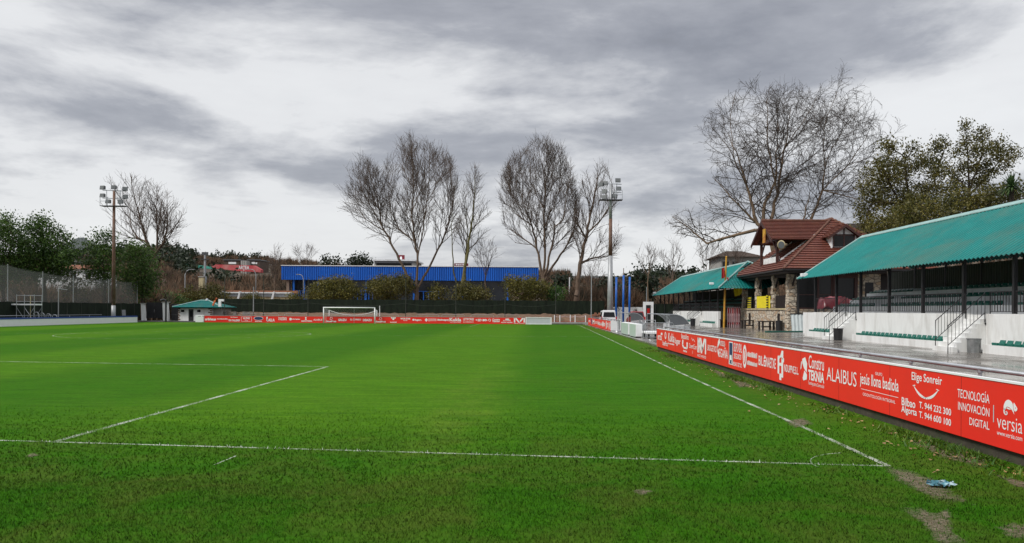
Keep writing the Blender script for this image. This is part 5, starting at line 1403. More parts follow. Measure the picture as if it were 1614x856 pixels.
def lamp(px, d, ytop, zb, arm, label, group='curved street lamps beyond the fence'):
    p = D(px, 480, d); zt = D(px, ytop, d).z
    t = thing('street_lamp', label, 'street lamp', (p.x, d, zb), group)
    m = MB(); m.tube([(p.x, d, zb), (p.x, d, zt - .8), (p.x + arm * .25, d, zt - .25), (p.x + arm * .6, d, zt), (p.x + arm, d, zt + .05)], [.09, .07, .06, .05, .05], 7); m.build('post', 'grey_pole', t, smooth=True)
    m = MB(); m.hexa([(p.x + arm, d - .15, zt - .03), (p.x + arm + .5 * np.sign(arm), d - .15, zt), (p.x + arm + .5 * np.sign(arm), d + .15, zt), (p.x + arm, d + .15, zt - .03), (p.x + arm, d - .1, zt + .1), (p.x + arm + .5 * np.sign(arm), d - .1, zt + .1), (p.x + arm + .5 * np.sign(arm), d + .1, zt + .1), (p.x + arm, d + .1, zt + .1)]); m.build('lantern', 'lamp_housing', t)
lamp(291.5, 130, 425, 0, 1.1, 'curved street lamp behind the white hut')
lamp(403, 130, 425, 0, -.9, 'street lamp before the painted hillside wall, left of the blue hall')
lamp(478, 140, 433, 1, -.8, 'street lamp against the left end of the blue hall')
def pole(px, d, yt, zb, r, mat, label, name='post', group=None, lean=0):
    p = D(px, 480, d); zt = D(px, yt, d).z
    m = MB(); m.tube([(p.x, d, zb), (p.x + lean, d, zt)], [r, r * .8], 7)
    o = m.build(name, mat, loc=(p.x, d, zb)); return tag(o, label, 'pole', group)
NP = 'green net posts behind the far board'
for px, yt, lab in ((354, 432, 'thin green net post right of the white hut'), (415.5, 433, 'thin green net post near the left end of the far board'), (485.5, 437, 'thin green net post just left of the far goal'), (639.5, 440, 'thin green net post right of the far goal before the forked poplar'), (718.5, 438, 'thin green net post before the leaning twin trunks'), (796, 438, 'thin green net post between the two tallest poplars'), (876, 428, 'thin green net post beside the blank pale board')):
    pole(px, 109.5, yt, .1, .055, 'seat_green' if False else 'dark_green_panel', lab, 'net_post', NP)
pole(399.5, 112.5, 452, .3, .08, 'grey_pole', 'plain grey pole on the bank behind the far board', 'grey_pole')
pole(932, 106, 430, .1, .07, 'grey_pole', 'thin grey pole by the end of the short red board', 'grey_pole')
pole(1019, 125, 452, .1, .07, 'grey_pole', 'thin grey pole above the white gateway', 'grey_pole')
pole(897.5, 140, 437, 1, .12, 'clean_white', 'white mast behind the fence right of the blue hall', 'white_mast')
m = MB(); y = 109.4; xs = [D(px, 480, y).x for px in (354, 415.5, 485.5, 639.5, 718.5, 796, 876)]
for a, b in zip(xs[:-1], xs[1:]): m.tube([(a + (b - a) * f, y, 2.75 - .35 * 4 * f * (1 - f) * min(1, (b - a) / 8)) for f in np.linspace(0, 1, 7)], .022, 4)
o = m.build('cable', 'dark_green_panel', loc=(xs[0], y, 2.7)); tag(o, 'sagging green cable strung along the net posts', 'cable')

# ================================================================== GOAL
def goal():
    Y = 105.0; xa, xb = D(510, 509, Y).x, D(590.5, 509, Y).x; zt = D(550, 485, Y).z
    t = thing('goal', 'white football goal with sagging net at the far end', 'goal', ((xa + xb) / 2, Y, 0))
    for x in (xa, xb): m = MB(); m.tube([(x, Y, 0), (x, Y, zt)], .075, 10); m.build('post', 'clean_white', t, smooth=True)
    m = MB(); m.tube([(xa - .07, Y, zt), (xb + .07, Y, zt)], .075, 10); m.build('crossbar', 'clean_white', t, smooth=True)
    for x in (xa + .35, xb - .0):
        m = MB(); m.tube([(x, Y + 1.5, 0), (x, Y + 1.5, zt - .35)], .05, 8); m.build('net_post', 'clean_white', t, smooth=True)
    m = MB(); n = 24
    top = lambda f: zt - .35 - .75 * 4 * f * (1 - f) * .9
    zz_ = lambda f, v_: top(f) * v_
    Yb = Y + 1.5
    for i in range(n * 2 + 1):
        f = i / (n * 2); x = xa + .35 + (xb - xa - .35) * f
        m.tube([(x, Yb, 0), (x, Yb, top(f))], .008, 3, False); m.tube([(x, Yb, top(f)), (xa + (xb - xa) * f, Y, zt)], .008, 3, False)
    for j in range(1, 15):
        v_ = j / 15; m.tube([(xa + .35 + (xb - xa - .35) * f, Yb, zz_(f, v_)) for f in np.linspace(0, 1, 13)], .008, 3, False)
    for x in (xa, xb):
        for j in range(1, 12):
            m.tube([(x, Y, zt * j / 12), (x + (.35 if x == xa else 0), Yb, (zt - .35) * j / 12)], .008, 3, False); m.tube([(x + (.03 * j if x == xa else 0), Y + .125 * j, 0), (x + (.03 * j if x == xa else 0), Y + .125 * j, zt - .03 * j)], .008, 3, False)
    m.build('net', 'net_cord', t)
    m = MB(); m.tube([(xa + .35 + (xb - xa - .35) * f, Yb, top(f)) for f in np.linspace(0, 1, 21)], .045, 6); m.build('net_rope', 'net_cord', t)
    m = MB(); m.tube([((xa + xb) / 2 + .6, Y + .3, 0), ((xa + xb) / 2 + .6, Y + .3, zt - .1)], .03, 5); m.build('stay', 'galvanised', t)
goal()
pole(598.5, 108, 482, .1, .06, 'clean_white', 'white net stay post right of the far goal', 'stay_post')

# guard rails behind the far board, tape fence
GR = 'guard rails on the path behind the far board'
names = [(394, 'guard rail left end, behind the white sponsor names'), (421, 'second guard rail from the left behind the far board'), (466, 'third guard rail from the left behind the far board'), (535, 'guard rail seen through the far goal'), (610, 'guard rail just right of the far goal'), (674, 'guard rail before the thick forked poplar'), (714, 'guard rail before the leaning twin trunks'), (760, 'guard rail behind the right half of the far board'), (801, 'guard rail right end, near the blank pale board')]
for px, lab in names:
    p = D(px, 500, 108.2); p.z = .12; barrier(p, 0, lab, 3.1, 1.12, 'galvanised', GR, 0)
t = thing('tape_fence', 'white post fence hung with red and white tape beside the blank board', 'fence', (D(874, 505, 108).x, 108, .1))
for px in (874, 882.5, 899, 906.5, 923): p = D(px, 505, 108 + (px % 3)); m = MB(); m.tube([(p.x, p.y, .1), (p.x, p.y, 1.25)], .06, 6); m.build('post', 'clean_white', t)
for z0_, sag in ((1.15, .18), (.45, .1)):
    m = MB(); pts = []
    for f in np.linspace(0, 1, 25): px = 874 + 49 * f; p = D(px, 505, 108.6); pts.append((p.x, p.y, z0_ - sag * abs(math.sin(f * 9.4)) + (.35 * max(0, f - .7) if z0_ > 1 else 0)))
    for k in range(24):
        if True: m.tube([pts[k], pts[k + 1]], .035, 4)
    m.build('tape', 'pink_white' if z0_ > 1 else 'red_cloth', t)
m = MB(); a, b = D(868, 505, 107), D(928, 505, 107); m.box(a.x, b.x, 106.9, 107.25, -.05, .30); o = m.build('kerb_wall', 'concrete', loc=(a.x, 107, 0)); tag(o, 'low concrete kerb wall right of the blank pale board', 'wall')
r = random.Random(5)
for k, (px, wd, lab) in enumerate(((941, 3.0, 'heap of broken red brick rubble at the end of the green fence'),)):
    p = D(px, 498, 112); m = MB()
    for i in range(160):
        a = r.uniform(-1, 1); h_ = (1 - a * a) * 1.5; c = Vector((p.x + a * 1.6, 112 + r.uniform(-1, 1), .1 + r.uniform(0, h_))); s_ = r.uniform(.08, .22)
        m.box(c.x - s_, c.x + s_, c.y - s_, c.y + s_, c.z - s_ * .6, c.z + s_ * .6)
    o = m.build('rubble_heap', 'terracotta', loc=(p.x, 112, .1)); tag(o, lab, 'rubble'); o['kind'] = 'stuff'
# stone plinth walls and green fence
def rough_wall(pa_, pb_, y, z0_, z1_, label):
    a, b = D(pa_, 490, y).x, D(pb_, 490, y).x; m = MB(); m.box(a, b, y, y + .4, z0_, z1_); o = m.build('stone_wall', 'grey_stone', loc=(a, y, z0_)); tag(o, label, 'wall', 'rough stone walls under the green fence')
rough_wall(346, 372, 111.0, 0, 1.45, 'rough grey stone wall stub right of the white hut')
rough_wall(382, 399, 111.0, 0, 1.45, 'rough grey stone wall stub beside the plain grey pole')
def screen_fence(label, P, z0_, z1_, step=3.0, name='windbreak_fence', sag=.06):
    t = thing(name, label, 'fence', (P[0][0], P[0][1], 0)); V = []; Fc = []
    pts = []
    for (x0_, y0_), (x1_, y1_) in zip(P[:-1], P[1:]):
        L_ = math.hypot(x1_ - x0_, y1_ - y0_); n = int(L_ / .5)
        for k in range(n): pts.append((x0_ + (x1_ - x0_) * k / n, y0_ + (y1_ - y0_) * k / n))
    pts.append(P[-1])
    for i, (x, y) in enumerate(pts):
        b_ = .05 * math.sin(i * 1.1) + .03 * math.sin(i * 2.7)
        for j in range(4): V.append((x + .02 * math.sin(i + j), y + b_ * math.sin(j), z0_ + (z1_ - z0_) * j / 3 + (-sag * abs(math.sin(i * .55)) if j == 3 else 0)))
    for i in range(len(pts) - 1):
        for j in range(3): Fc.append((i * 4 + j, i * 4 + 4 + j, i * 4 + 5 + j, i * 4 + 1 + j))
    link('screen', fast_mesh('screen', V, Fc, True), 'wind_screen', t)
    acc = 0
    for i in range(0, len(pts), max(1, int(step / .5))):
        x, y = pts[i]; m = MB(); m.tube([(x, y + .12, 0), (x, y + .12, z1_ + .08)], .04, 6); m.build('post', 'dark_green_panel', t)
    return t
screen_fence('long dark green windbreak fence on the bank behind the far goal', [(D(345, 480, 117).x, 117), (D(953, 480, 117).x, 117)], 1.28, 3.38)
screen_fence('dark green windbreak fence behind the left touchline', [(-56.2, 58), (-56.2, 104), (D(221, 480, 110.5).x, 110.5)], .5, 2.55)
# tall ball netting above it
def netting():
    P = [(-56.6, 58), (-56.6, 78.5), (-56.6, 84), (-56.6, 90), (-56.6, 96), (-56.6, 104), (D(216, 460, 110.6).x, 110.6)]
    zt = [6.6, 6.5, 6.45, 5.95, 5.7, 5.6, 5.55]
    t = thing('ball_net', 'tall grey ball-stop netting above the left windbreak fence', 'net', (P[0][0], P[0][1], 0)); V = []; Fc = []; k = 0
    for i in range(len(P) - 1):
        n = 8
        for j in range(n + (i == len(P) - 2)):
            f = j / n; x = P[i][0] + (P[i + 1][0] - P[i][0]) * f; y = P[i][1] + (P[i + 1][1] - P[i][1]) * f; z = zt[i] + (zt[i + 1] - zt[i]) * f - .12 * 4 * f * (1 - f)
            V.append((x, y, 2.4)); V.append((x, y, z)); k += 1
    for i in range(k - 1): Fc.append((2 * i, 2 * i + 2, 2 * i + 3, 2 * i + 1))
    link('netting', fast_mesh('netting', V, Fc), 'ball_netting', t)
    m = MB(); m.tube([V[2 * i + 1] for i in range(k)], .03, 4); m.build('top_rope', 'dark_green_panel', t)
    for (x, y), z in zip(P, zt): m = MB(); m.tube([(x, y + .05, 0), (x, y + .05, z + .1)], .055, 6); m.build('post', 'grey_pole', t)
netting()

# left touchline wall and things behind it
t = thing('perimeter_wall', 'long low white wall with blue coping along the left touchline', 'wall', (-52.6, 50, 0))
m = MB(); m.box(-52.72, -52.5, 50, 103.6, -.05, .70); m.build('wall', 'clean_white', t)
m = MB(); m.box(-52.9, -52.47, 50, 103.6, .703, .86); m.build('coping', 'blue_mat', t)
pipe_rail('pipe_rail', 'thin grey rail along the path behind the left white wall', -53.6, 58, 97, 1.05, 4.0)
def scaffold():
    d = 84.0; a, b = D(26, 490, d).x, D(54, 490, d).x
    t = thing('scaffold_tower', 'aluminium scaffold tower with platform behind the left white wall', 'scaffold', ((a + b) / 2, d, .15))
    for x in (a, b):
        for y in (d, d + 1.3): m = MB(); m.tube([(x, y, .15), (x, y, 3.3)], .04, 6); m.build('leg', 'galvanised', t)
    m = MB()
    for z in (2.55, 3.2):
        for y in (d, d + 1.3): m.tube([(a, y, z), (b, y, z)], .03, 5)
    for y in (d, d + 1.3): m.tube([(a, y, 1.9), (a + (b - a) * .6, y, .2)], .03, 5); m.tube([(b, y, 1.9), (a + (b - a) * .4, y, .2)], .03, 5)
    m.build('braces', 'galvanised', t)
    m = MB(); m.box(D(-60, 490, d).x, b + .1, d + .1, d + 1.2, 2.15, 2.3); m.build('platform', 'clean_white', t)
    m = MB(); m.tube([(a + (b - a) * .58, d + .6, .15), (a + (b - a) * .58, d + .6, 3.2)], .04, 6); m.build('pole', 'cream', t)
scaffold()
p = D(92, 500, 90); t = thing('tall_post', 'tall thin white post with a short hooked arm behind the left wall', 'post', (p.x, 90, .15))
m = MB(); m.tube([(p.x, 90, .15), (p.x, 90, D(92, 455, 90).z)], .06, 6); m.build('shaft', 'grey_pole', t)
zt = D(92, 455, 90).z; m = MB(); m.tube([(p.x, 90, zt), (p.x + .1, 91.5, zt - .1)], .05, 6); m.build('arm', 'grey_pole', t)
HL = ['leftmost', 'second from left', 'third from left', 'rightmost']
for k, px in enumerate((57, 66, 76, 86)):
    p = D(px, 500, 84 + k * 1.0); t = thing('bike_rack', HL[k] + ' of the small grey hoops behind the left white wall', 'hoop', (p.x, p.y, .15), 'grey hoops behind the left wall')
    m = MB(); x, y = p.x, p.y; m.tube([(x - .25, y, .15), (x - .25, y, .95 + .1 * (3 - k)), (x - .1, y, 1.1 + .1 * (3 - k)), (x + .1, y, 1.1 + .1 * (3 - k)), (x + .25, y, .95 + .1 * (3 - k)), (x + .25, y, .15)], .045, 6); m.build('hoop', 'galvanised', t)
    m = MB(); m.box(x - .35, x + .35, y - .15, y + .15, .15, .2); m.build('foot', 'galvanised', t)
m = MB(); p = D(6, 498, 86); prof = []
V = []; Fc = []; n = 14
for j in range(n + 1):
    for i in range(n + 1):
        a, b = -1 + 2 * i / n, -1 + 2 * j / n; rr = min(1, a * a + b * b); V.append((p.x - .5 + a * 2.6, 87 + b * 1.6, .1 + 1.35 * (1 - rr) ** .8 + (rng.uniform(-.08, .08) if rr < 1 else 0)))
for j in range(n):
    for i in range(n): a = j * (n + 1) + i; Fc.append((a, a + 1, a + n + 2, a + n + 1))
o = link('earth_heap', fast_mesh('earth_heap', V, Fc), 'earth', loc=(p.x, 87, .1)); tag(o, 'brown heap of earth by the scaffold tower', 'earth heap')
p = D(196, 497, 101.5); t = thing('folding_sign', 'small dark tilted panel on the left wall near the rusty mast', 'panel', (p.x, 101.5, .15))
m = MB(); m.hexa([(p.x - .25, 101.4, .9), (p.x + .2, 101.4, .9), (p.x + .2, 101.5, .9), (p.x - .25, 101.5, .9), (p.x - .4, 101.6, 1.65), (p.x + .05, 101.6, 1.65), (p.x + .05, 101.7, 1.65), (p.x - .4, 101.7, 1.65)]); m.build('panel', 'smoke_grey', t)
m = MB(); m.tube([(p.x, 101.6, .15), (p.x, 101.55, .95)], .04, 5); m.build('stand', 'dark_steel', t)

# hut, gate
def hut():
    Y = 110.0; a, b = D(281, 490, Y).x, D(334, 490, Y).x; c = D(348.5, 490, Y).x; zt = 2.05
    t = thing('hut', 'small white hut with hipped green roof left of the far board', 'hut', ((a + b) / 2, Y, 0))
    m = MB(); m.box(a, b, Y, Y + 4.2, -.05, zt); m.build('wall', 'white_render', t)
    m = MB(); m.box(b + .002, c - .15, Y + .5, Y + 4.0, -.05, zt); m.build('side_annex', 'concrete', t)
    m = MB(); x0_, x1_ = D(275, 482, Y).x, D(352.5, 482, Y).x; y0_, y1_ = Y - .7, Y + 4.9; ze, zr = zt + .0, zt + .95; r0_, r1_ = (x0_ + 2.8, Y + 2.1, zr), (x1_ - 3.0, Y + 2.1, zr)
    A, B, C_, D_ = (x0_, y0_, ze), (x1_, y0_, ze), (x1_, y1_, ze), (x0_, y1_, ze)
    for q in ([A, B, r1_, r0_], [B, C_, r1_], [C_, D_, r0_, r1_], [D_, A, r0_]): tile_face(m, q, .5, .03)
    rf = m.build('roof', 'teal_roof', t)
    m = MB()
    for p_, q_ in ((A, r0_), (B, r1_), (r0_, r1_)): m.tube([Vector(p_) + Vector((0, 0, .05)), Vector(q_) + Vector((0, 0, .05))], .08, 6)
    m.build('ridge_cap', 'teal_cap', rf)
    m = MB(); m.lathe((r0_[0] + .9, Y + 2.1, zr), [(.22, 0), (.18, .2), (.1, .3)], 8); m.build('vent_cap', 'letter_grey', rf)
    m = MB(); m.box(x0_ + .1, x1_ - .1, y0_ + .1, y1_ - .1, ze - .16, ze - .02); m.build('fascia', 'black_wood', t)
    u_ = lambda px: D(px, 490, Y).x
    m = MB(); m.box(u_(297.5), u_(305), Y - .04, Y - .004, .0, 1.75); dr = m.build('door', 'black_plastic', t)
    m = MB(); m.box(u_(299.5), u_(303.5), Y - .06, Y - .042, .7, 1.5); m.build('pane', 'dark_glass', dr)
    for x in (288, 313.5): m = MB(); m.box(u_(x - 2.6), u_(x + 2.6), Y - .03, Y - .004, 1.35, 1.68); m.build('window', 'dark_glass', t)
    m = MB(); z = .0; k = 0
    while z < zt - .1:
        w_ = .5 if k % 2 else .28; m.box(b - w_, b + .02, Y - .025, Y - .003, z, z + .16); m.box(a - .02, a + w_ * .6, Y - .025, Y - .003, z, z + .16); z += .25; k += 1
    m.build('quoins', 'earth', t)
    p_ = D(350, 477, Y - .4); t2 = thing('lamp_fitting', 'white and orange lamp post fitting at the corner of the green hut roof', 'lamp', (c, Y - .3, 2.1))
    m = MB(); m.box(c - .2, c + .15, Y - .5, Y - .2, 2.15, 2.9); m.box(c - .2, c + .55, Y - .5, Y - .2, 2.9, 3.2); m.build('housing', 'clean_white', t2)
    m = MB(); m.tube([(c - 1.0, Y - .35, 2.3), (c - .75, Y - .35, 2.9), (c - .5, Y - .35, 3.35)], .13, 6); m.build('arm', 'orange_paint', t2)
hut()
def gate():
    Y = 111.0
    for (pa_, pb_, yt, lab) in ((223, 229, 479, 'tapered white gate pillar left of the black gate'), (257, 265.5, 477, 'broad white gate pillar right of the black gate')):
        a, b = D(pa_, 490, Y).x, D(pb_, 490, Y).x; t = thing('gate_pillar', lab, 'pillar', (a, Y, 0), 'white gate pillars')
        m = MB(); zt = D(pa_, yt, Y).z; m.hexa([(a, Y, 0), (b, Y, 0), (b, Y + .5, 0), (a, Y + .5, 0), (a - .1, Y, zt), (b - .2, Y, zt), (b - .2, Y + .5, zt), (a - .1, Y + .5, zt)]); m.build('shaft', 'white_render', t)
        m = MB(); m.box(a - .2, b, Y - .1, Y + .6, zt + .003, zt + .12); m.build('cap', 'concrete', t)
    a, b = D(229.5, 490, Y).x, D(256.5, 490, Y).x; t = thing('gate', 'black sheeted double gate between the white pillars', 'gate', ((a + b) / 2, Y, 0))
    for x0_, x1_ in ((a, (a + b) / 2 - .03), ((a + b) / 2 + .03, b)): m = MB(); m.box(x0_, x1_, Y + .2, Y + .28, .45, 2.7); m.build('leaf', 'black_plastic', t)
    m = MB(); m.box((a + b) / 2 - .08, (a + b) / 2 - .04, Y + .12, Y + .19, 1.3, 1.7); m.build('handle', 'galvanised', t)
    a2, b2 = D(267, 490, Y).x, D(282, 490, Y).x; m = MB(); m.box(a2, b2, Y + .6, Y + .7, 0, 2.5); o = m.build('black_fence', 'black_plastic', loc=(a2, Y, 0)); tag(o, 'black sheet fence between broad pillar and white hut', 'fence')
    p = D(261.5, 500, 106.3); zt = D(261, 474, 106.3).z; t = thing('lamp_post', 'black post with drooping lamp in front of the white pillar', 'lamp post', (p.x, 106.3, 0))
    m = MB(); m.tube([(p.x, 106.3, 0), (p.x, 106.3, zt)], .12, 8); m.build('post', 'dark_steel', t)
    m = MB(); m.tube([(p.x, 106.3, zt), (p.x - .35, 106.3, zt + .15), (p.x - .7, 106.3, zt)], [.1, .14, .2], 8); m.build('lamp_head', 'dark_steel', t)
    pipe_rail('pipe_rail', 'dark rail on the path before the black gate', D(272, 500, 107).x, 106.5, 109, 1.0, 1.2, 'dark_steel')
gate()

# ================================================================== BUILDINGS BEYOND
def blue_hall():
    Y = 150.0; a, b = D(443.5, 430, Y).x, D(849, 430, Y).x; zt = D(640, 420.2, Y).z; zb_ = D(640, 442, Y).z
    t = thing('sports_hall', 'long hall with bright blue ribbed upper wall behind the poplars', 'hall', ((a + b) / 2, Y, 0))
    n = int((b - a) / .42); V = []; Fc = []
    for i in range(n + 1):
        for q, o_ in ((0, 0), (.35, 0), (.5, .12), (.85, .12)):
            x = a + (b - a) * min(1, (i + q) / n); V.append((x, Y - o_, zb_)); V.append((x, Y - o_, zt))
    for i in range(len(V) // 2 - 1): Fc.append((2 * i, 2 * i + 2, 2 * i + 3, 2 * i + 1))
    link('ribbed_wall', fast_mesh('ribbed_wall', V, Fc), 'blue_sheet', t)
    m = MB(); m.box(a, b, Y + .05, Y + 30, zb_, zt - .05); m.build('upper_block', 'blue_paint', t)
    m = MB(); m.box(a - .05, b + .05, Y - .2, Y + .04, zt + .003, zt + .14); m.build('roof_edge', 'clean_white', t)
    m = MB(); m.box(a + 1.5, b - 1, Y + 1.6, Y + 29, .5, zb_ - .01); m.build('lower_wall', 'grey_glass', t)
    m = MB(); m.box(D(805, 450, Y).x, b - .5, Y + 1.1, Y + 1.55, .5, zb_ - .02); m.build('infill_wall', 'salmon', t)
    m = MB(); m.box(a + .9, a + 1.4, Y + .3, Y + 1.5, .5, zb_ - .01); m.build('end_pier', 'salmon', t)
    for px in (462, 478.5, 500, 576, 652, 728, 800):
        x = D(px, 450, Y).x; m = MB(); m.box(x - .16, x + .16, Y + .3, Y + .7, .5, zb_ - .012); m.build('column', 'blue_paint', t)
    for (p0, p1) in ((464, 480), (555, 585), (650, 690)):
        x0_, x1_ = D(p0, 450, Y).x, D(p1, 450, Y).x; m = MB(); m.box(x0_, x1_, Y + 1.45, Y + 1.58, 1.0, D(600, 458, Y).z); w_ = m.build('window', 'dark_glass', t)
        m = MB(); k = 5
        for i in range(k + 1): x = x0_ + (x1_ - x0_) * i / k; m.box(x - .09, x + .09, Y + 1.36, Y + 1.44, 1.0, D(600, 458, Y).z)
        m.box(x0_, x1_, Y + 1.37, Y + 1.43, D(600, 458, Y).z - .15, D(600, 458, Y).z); m.build('frame', 'blue_paint', w_)
    m = MB(); m.box(a + 3, b - 3, Y - .4, Y + 1.0, 3.2, 3.6); m.build('sill_band', 'white_paint', t)
    t = thing('office_block', 'pale flat building rising behind the blue hall roof', 'building', (D(615, 410, 200).x, 200, 0))
    x0_, x1_ = D(590, 410, 200).x, D(652, 410, 200).x; zt2 = D(620, 411.5, 200).z
    m = MB(); m.box(x0_, x1_, 200, 214, 0, zt2); m.build('wall', 'concrete', t)
    m = MB(); m.box(x0_ - .5, x1_ + .5, 199.5, 214.5, zt2 + .003, zt2 + .4); m.build('roof_slab', 'white_paint', t)
    m = MB(); m.box(x0_ + .5, x1_ - .5, 199.95, 199.997, zt2 - 1.2, zt2 - .5); m.build('window_band', 'dark_glass', t)
    for (px, y0_, y1_, wd, lab, nm) in ((632, 402, 414, 5.5, 'red square sign with white mark above the blue hall roof', 1), (727, 415, 419.5, 11, 'low red rooftop sign above the middle of the blue hall', 0)):
        d = 205; p, q = D(px - wd, y0_, d), D(px + wd, y1_, d); t = thing('rooftop_sign', lab, 'sign', ((p.x + q.x) / 2, d, q.z))
        m = MB(); m.box(p.x, q.x, d, d + .4, q.z, p.z); m.build('panel', 'maroon_vinyl', t)
        shapes([ellipse(.5, .6, .16, .22, 12), [(.2, .1), (.8, .1), (.65, .4), (.35, .4)]] if nm else dashes(.1, .9, .25, .75, 5), (p.x, d, q.z), (q.x - p.x, 0, 0), (0, 0, p.z - q.z), 'logo', 'letter_white', t, .0002)
        for x in (p.x + .3, q.x - .3): m = MB(); m.tube([(x, d + .2, 0), (x, d + .2, q.z)], .1, 6); m.build('post', 'dark_steel', t)
blue_hall()
def footbridge():
    Y = 134.0; a, b = D(345, 465, Y).x, D(461, 465, Y).x; z1_, z0_ = D(400, 460.5, Y).z, D(400, 467.5, Y).z
    t = thing('footbridge', 'pale covered ramp with slanted white fins left of the blue hall', 'ramp', (a, Y, 0))
    m = MB(); m.box(a, b, Y, Y + .15, z0_, z1_ - .2); m.build('parapet', 'galvanised', t)
    m = MB(); m.box(a - .3, b, Y - .2, Y + .3, z1_ - .198, z1_); m.build('cap_rail', 'clean_white', t)
    m = MB(); m.box(a, b, Y + .2, Y + 2.5, z0_ - .5, z0_ - .1); m.build('deck', 'cream', t)
    for px in (350, 378, 404, 431.5):
        x = D(px, 465, Y).x; m = MB(); m.hexa([(x - .5, Y - .35, z0_ - .8), (x - .1, Y - .35, z0_ - .8), (x - .1, Y - .02, z0_ - .8), (x - .5, Y - .02, z0_ - .8), (x, Y - .35, z1_ + .1), (x + .25, Y - .35, z1_ + .1), (x + .25, Y - .02, z1_ + .1), (x, Y - .02, z1_ + .1)]); m.build('fin', 'clean_white', t)
    for px in (352, 400, 450): x = D(px, 465, Y).x; m = MB(); m.box(x - .2, x + .2, Y + .8, Y + 1.2, 0, z0_ - .5); m.build('pier', 'concrete', t)
    m = MB(); m.box(a, b, Y + 3, Y + 3.3, z1_ - .1, z1_ + .35); m.build('rear_rail', 'terracotta', t)
footbridge()
Y = 160; a, b = D(313, 450, Y).x, D(320.5, 450, Y).x; zt = D(316, 437, Y).z
t = thing('chimney', 'square cream chimney standing behind the white hut', 'chimney', ((a + b) / 2, Y, 0))
m = MB(); m.box(a, b, Y, Y + 1.2, 0, zt); m.build('stack', 'cream', t)
m = MB(); m.box(a - .1, b + .1, Y - .1, Y + 1.3, zt + .003, zt + .2); m.build('cap', 'concrete', t)
m = MB(); m.tube([(b + .35, Y + .3, 0), (b + .35, Y + .3, zt + .2)], .16, 7); m.build('flue', 'galvanised', t)
# hillside: painted retaining walls and shed roofs
def retaining(pts, d, mat, label, text=None):
    t = thing('retaining_wall', label, 'wall', (D(pts[0][0], pts[0][1], d).x, d, 0)); m = MB()
    for (x0_, t0, b0), (x1_, t1, b1) in zip(pts[:-1], pts[1:]):
        p = [D(x0_, b0, d), D(x1_, b1, d), D(x1_, t1, d), D(x0_, t0, d)]
        m.hexa([p[0], p[1], p[1] + Vector((0, 3, 0)), p[0] + Vector((0, 3, 0)), p[3], p[2], p[2] + Vector((0, 3, 0)), p[3] + Vector((0, 3, 0))])
    m.build('wall', mat, t)
    if text:
        p, q = D(376, 424.5, d), D(393, 419, d)
        letters([(text, 0, q.x - p.x, 0, q.z - p.z)], (p.x, d, p.z), (1, 0, 0), (0, 0, 1), 'lettering', 'letter_white', t, .1, .02)
        p, q = D(382.5, 426.5, d), D(386, 425, d); shapes([[(0, 1), (1, 1), (.5, 0)]], (p.x, d, p.z), (q.x - p.x, 0, 0), (0, 0, q.z - p.z), 'logo', 'letter_white', t, .002)
retaining([(279, 415.5, 419), (290, 416, 420.5), (306, 417, 422), (334, 420.5, 424)], 330, 'mural_teal', 'teal painted retaining wall on the hillside')
retaining([(334, 416.5, 423), (345, 417, 423.5), (365, 417.5, 426), (385, 418, 428), (400, 418.5, 428.5), (411, 425, 429.5)], 320, 'mural_red', 'long red painted retaining wall with white lettering on the hillside', 'ARTEA')
for (p0, p1, y0_, y1_, lab) in ((353, 377, 410.5, 416, 'dark flat shed above the red hillside wall, left one'), (391, 409, 410.5, 418, 'dark flat shed above the end of the red hillside wall')):
    d = 345; p, q = D(p0, y1_, d), D(p1, y0_, d); t = thing('shop_building', lab, 'building', (p.x, d, 0), 'dark sheds on the hillside')
    m = MB(); m.box(p.x, q.x, d, d + 12, 0, q.z); m.build('wall', 'brown_roof', t)
    m = MB(); m.box(p.x - .4, q.x + .4, d - .4, d + 12.4, q.z + .003, q.z + .4); m.build('roof', 'smoke_grey', t)
    shapes([[(0, 0), (1, 0), (1, 1), (0, 1)]] if p0 == 353 else [[(0, 0), (.6, 0), (.6, 1), (0, 1)], [(.7, 0), (1, 0), (1, .8), (.7, .8)]], (p.x + (q.x - p.x) * .3, d, q.z - 1.6), ((q.x - p.x) * .5, 0, 0), (0, 0, .9), 'sign', 'letter_white', t, .01)
p = D(379.5, 418, 340); q = D(389, 411, 340); m = MB()
t = thing('grey_building', 'pale grey vertical blocks between the two dark hillside sheds', 'building', (p.x, 340, 0))
for k in range(3): x = p.x + (q.x - p.x) * k / 3; m = MB(); m.box(x, x + (q.x - p.x) / 3 - .15, 340, 346, 0, q.z); m.build('block', 'concrete', t)
mp_ = D(323, 437, 240); zt = D(323, 402, 240).z
t = thing('floodlight_mast', 'distant grey floodlight mast above the cream chimney', 'floodlight mast', (mp_.x, 240, 0))
m = MB(); m.tube([(mp_.x, 240, 0), (mp_.x, 240, zt)], [.5, .3], 8); m.build('pole', 'grey_pole', t)
m = MB(); m.box(mp_.x - 1.0, mp_.x + 1.0, 239.5, 240.5, zt - 1.4, zt - 1.2); m.box(mp_.x - .9, mp_.x + .9, 239.7, 240.3, zt + .0, zt + .9); m.build('lamp_bank', 'lamp_housing', t)
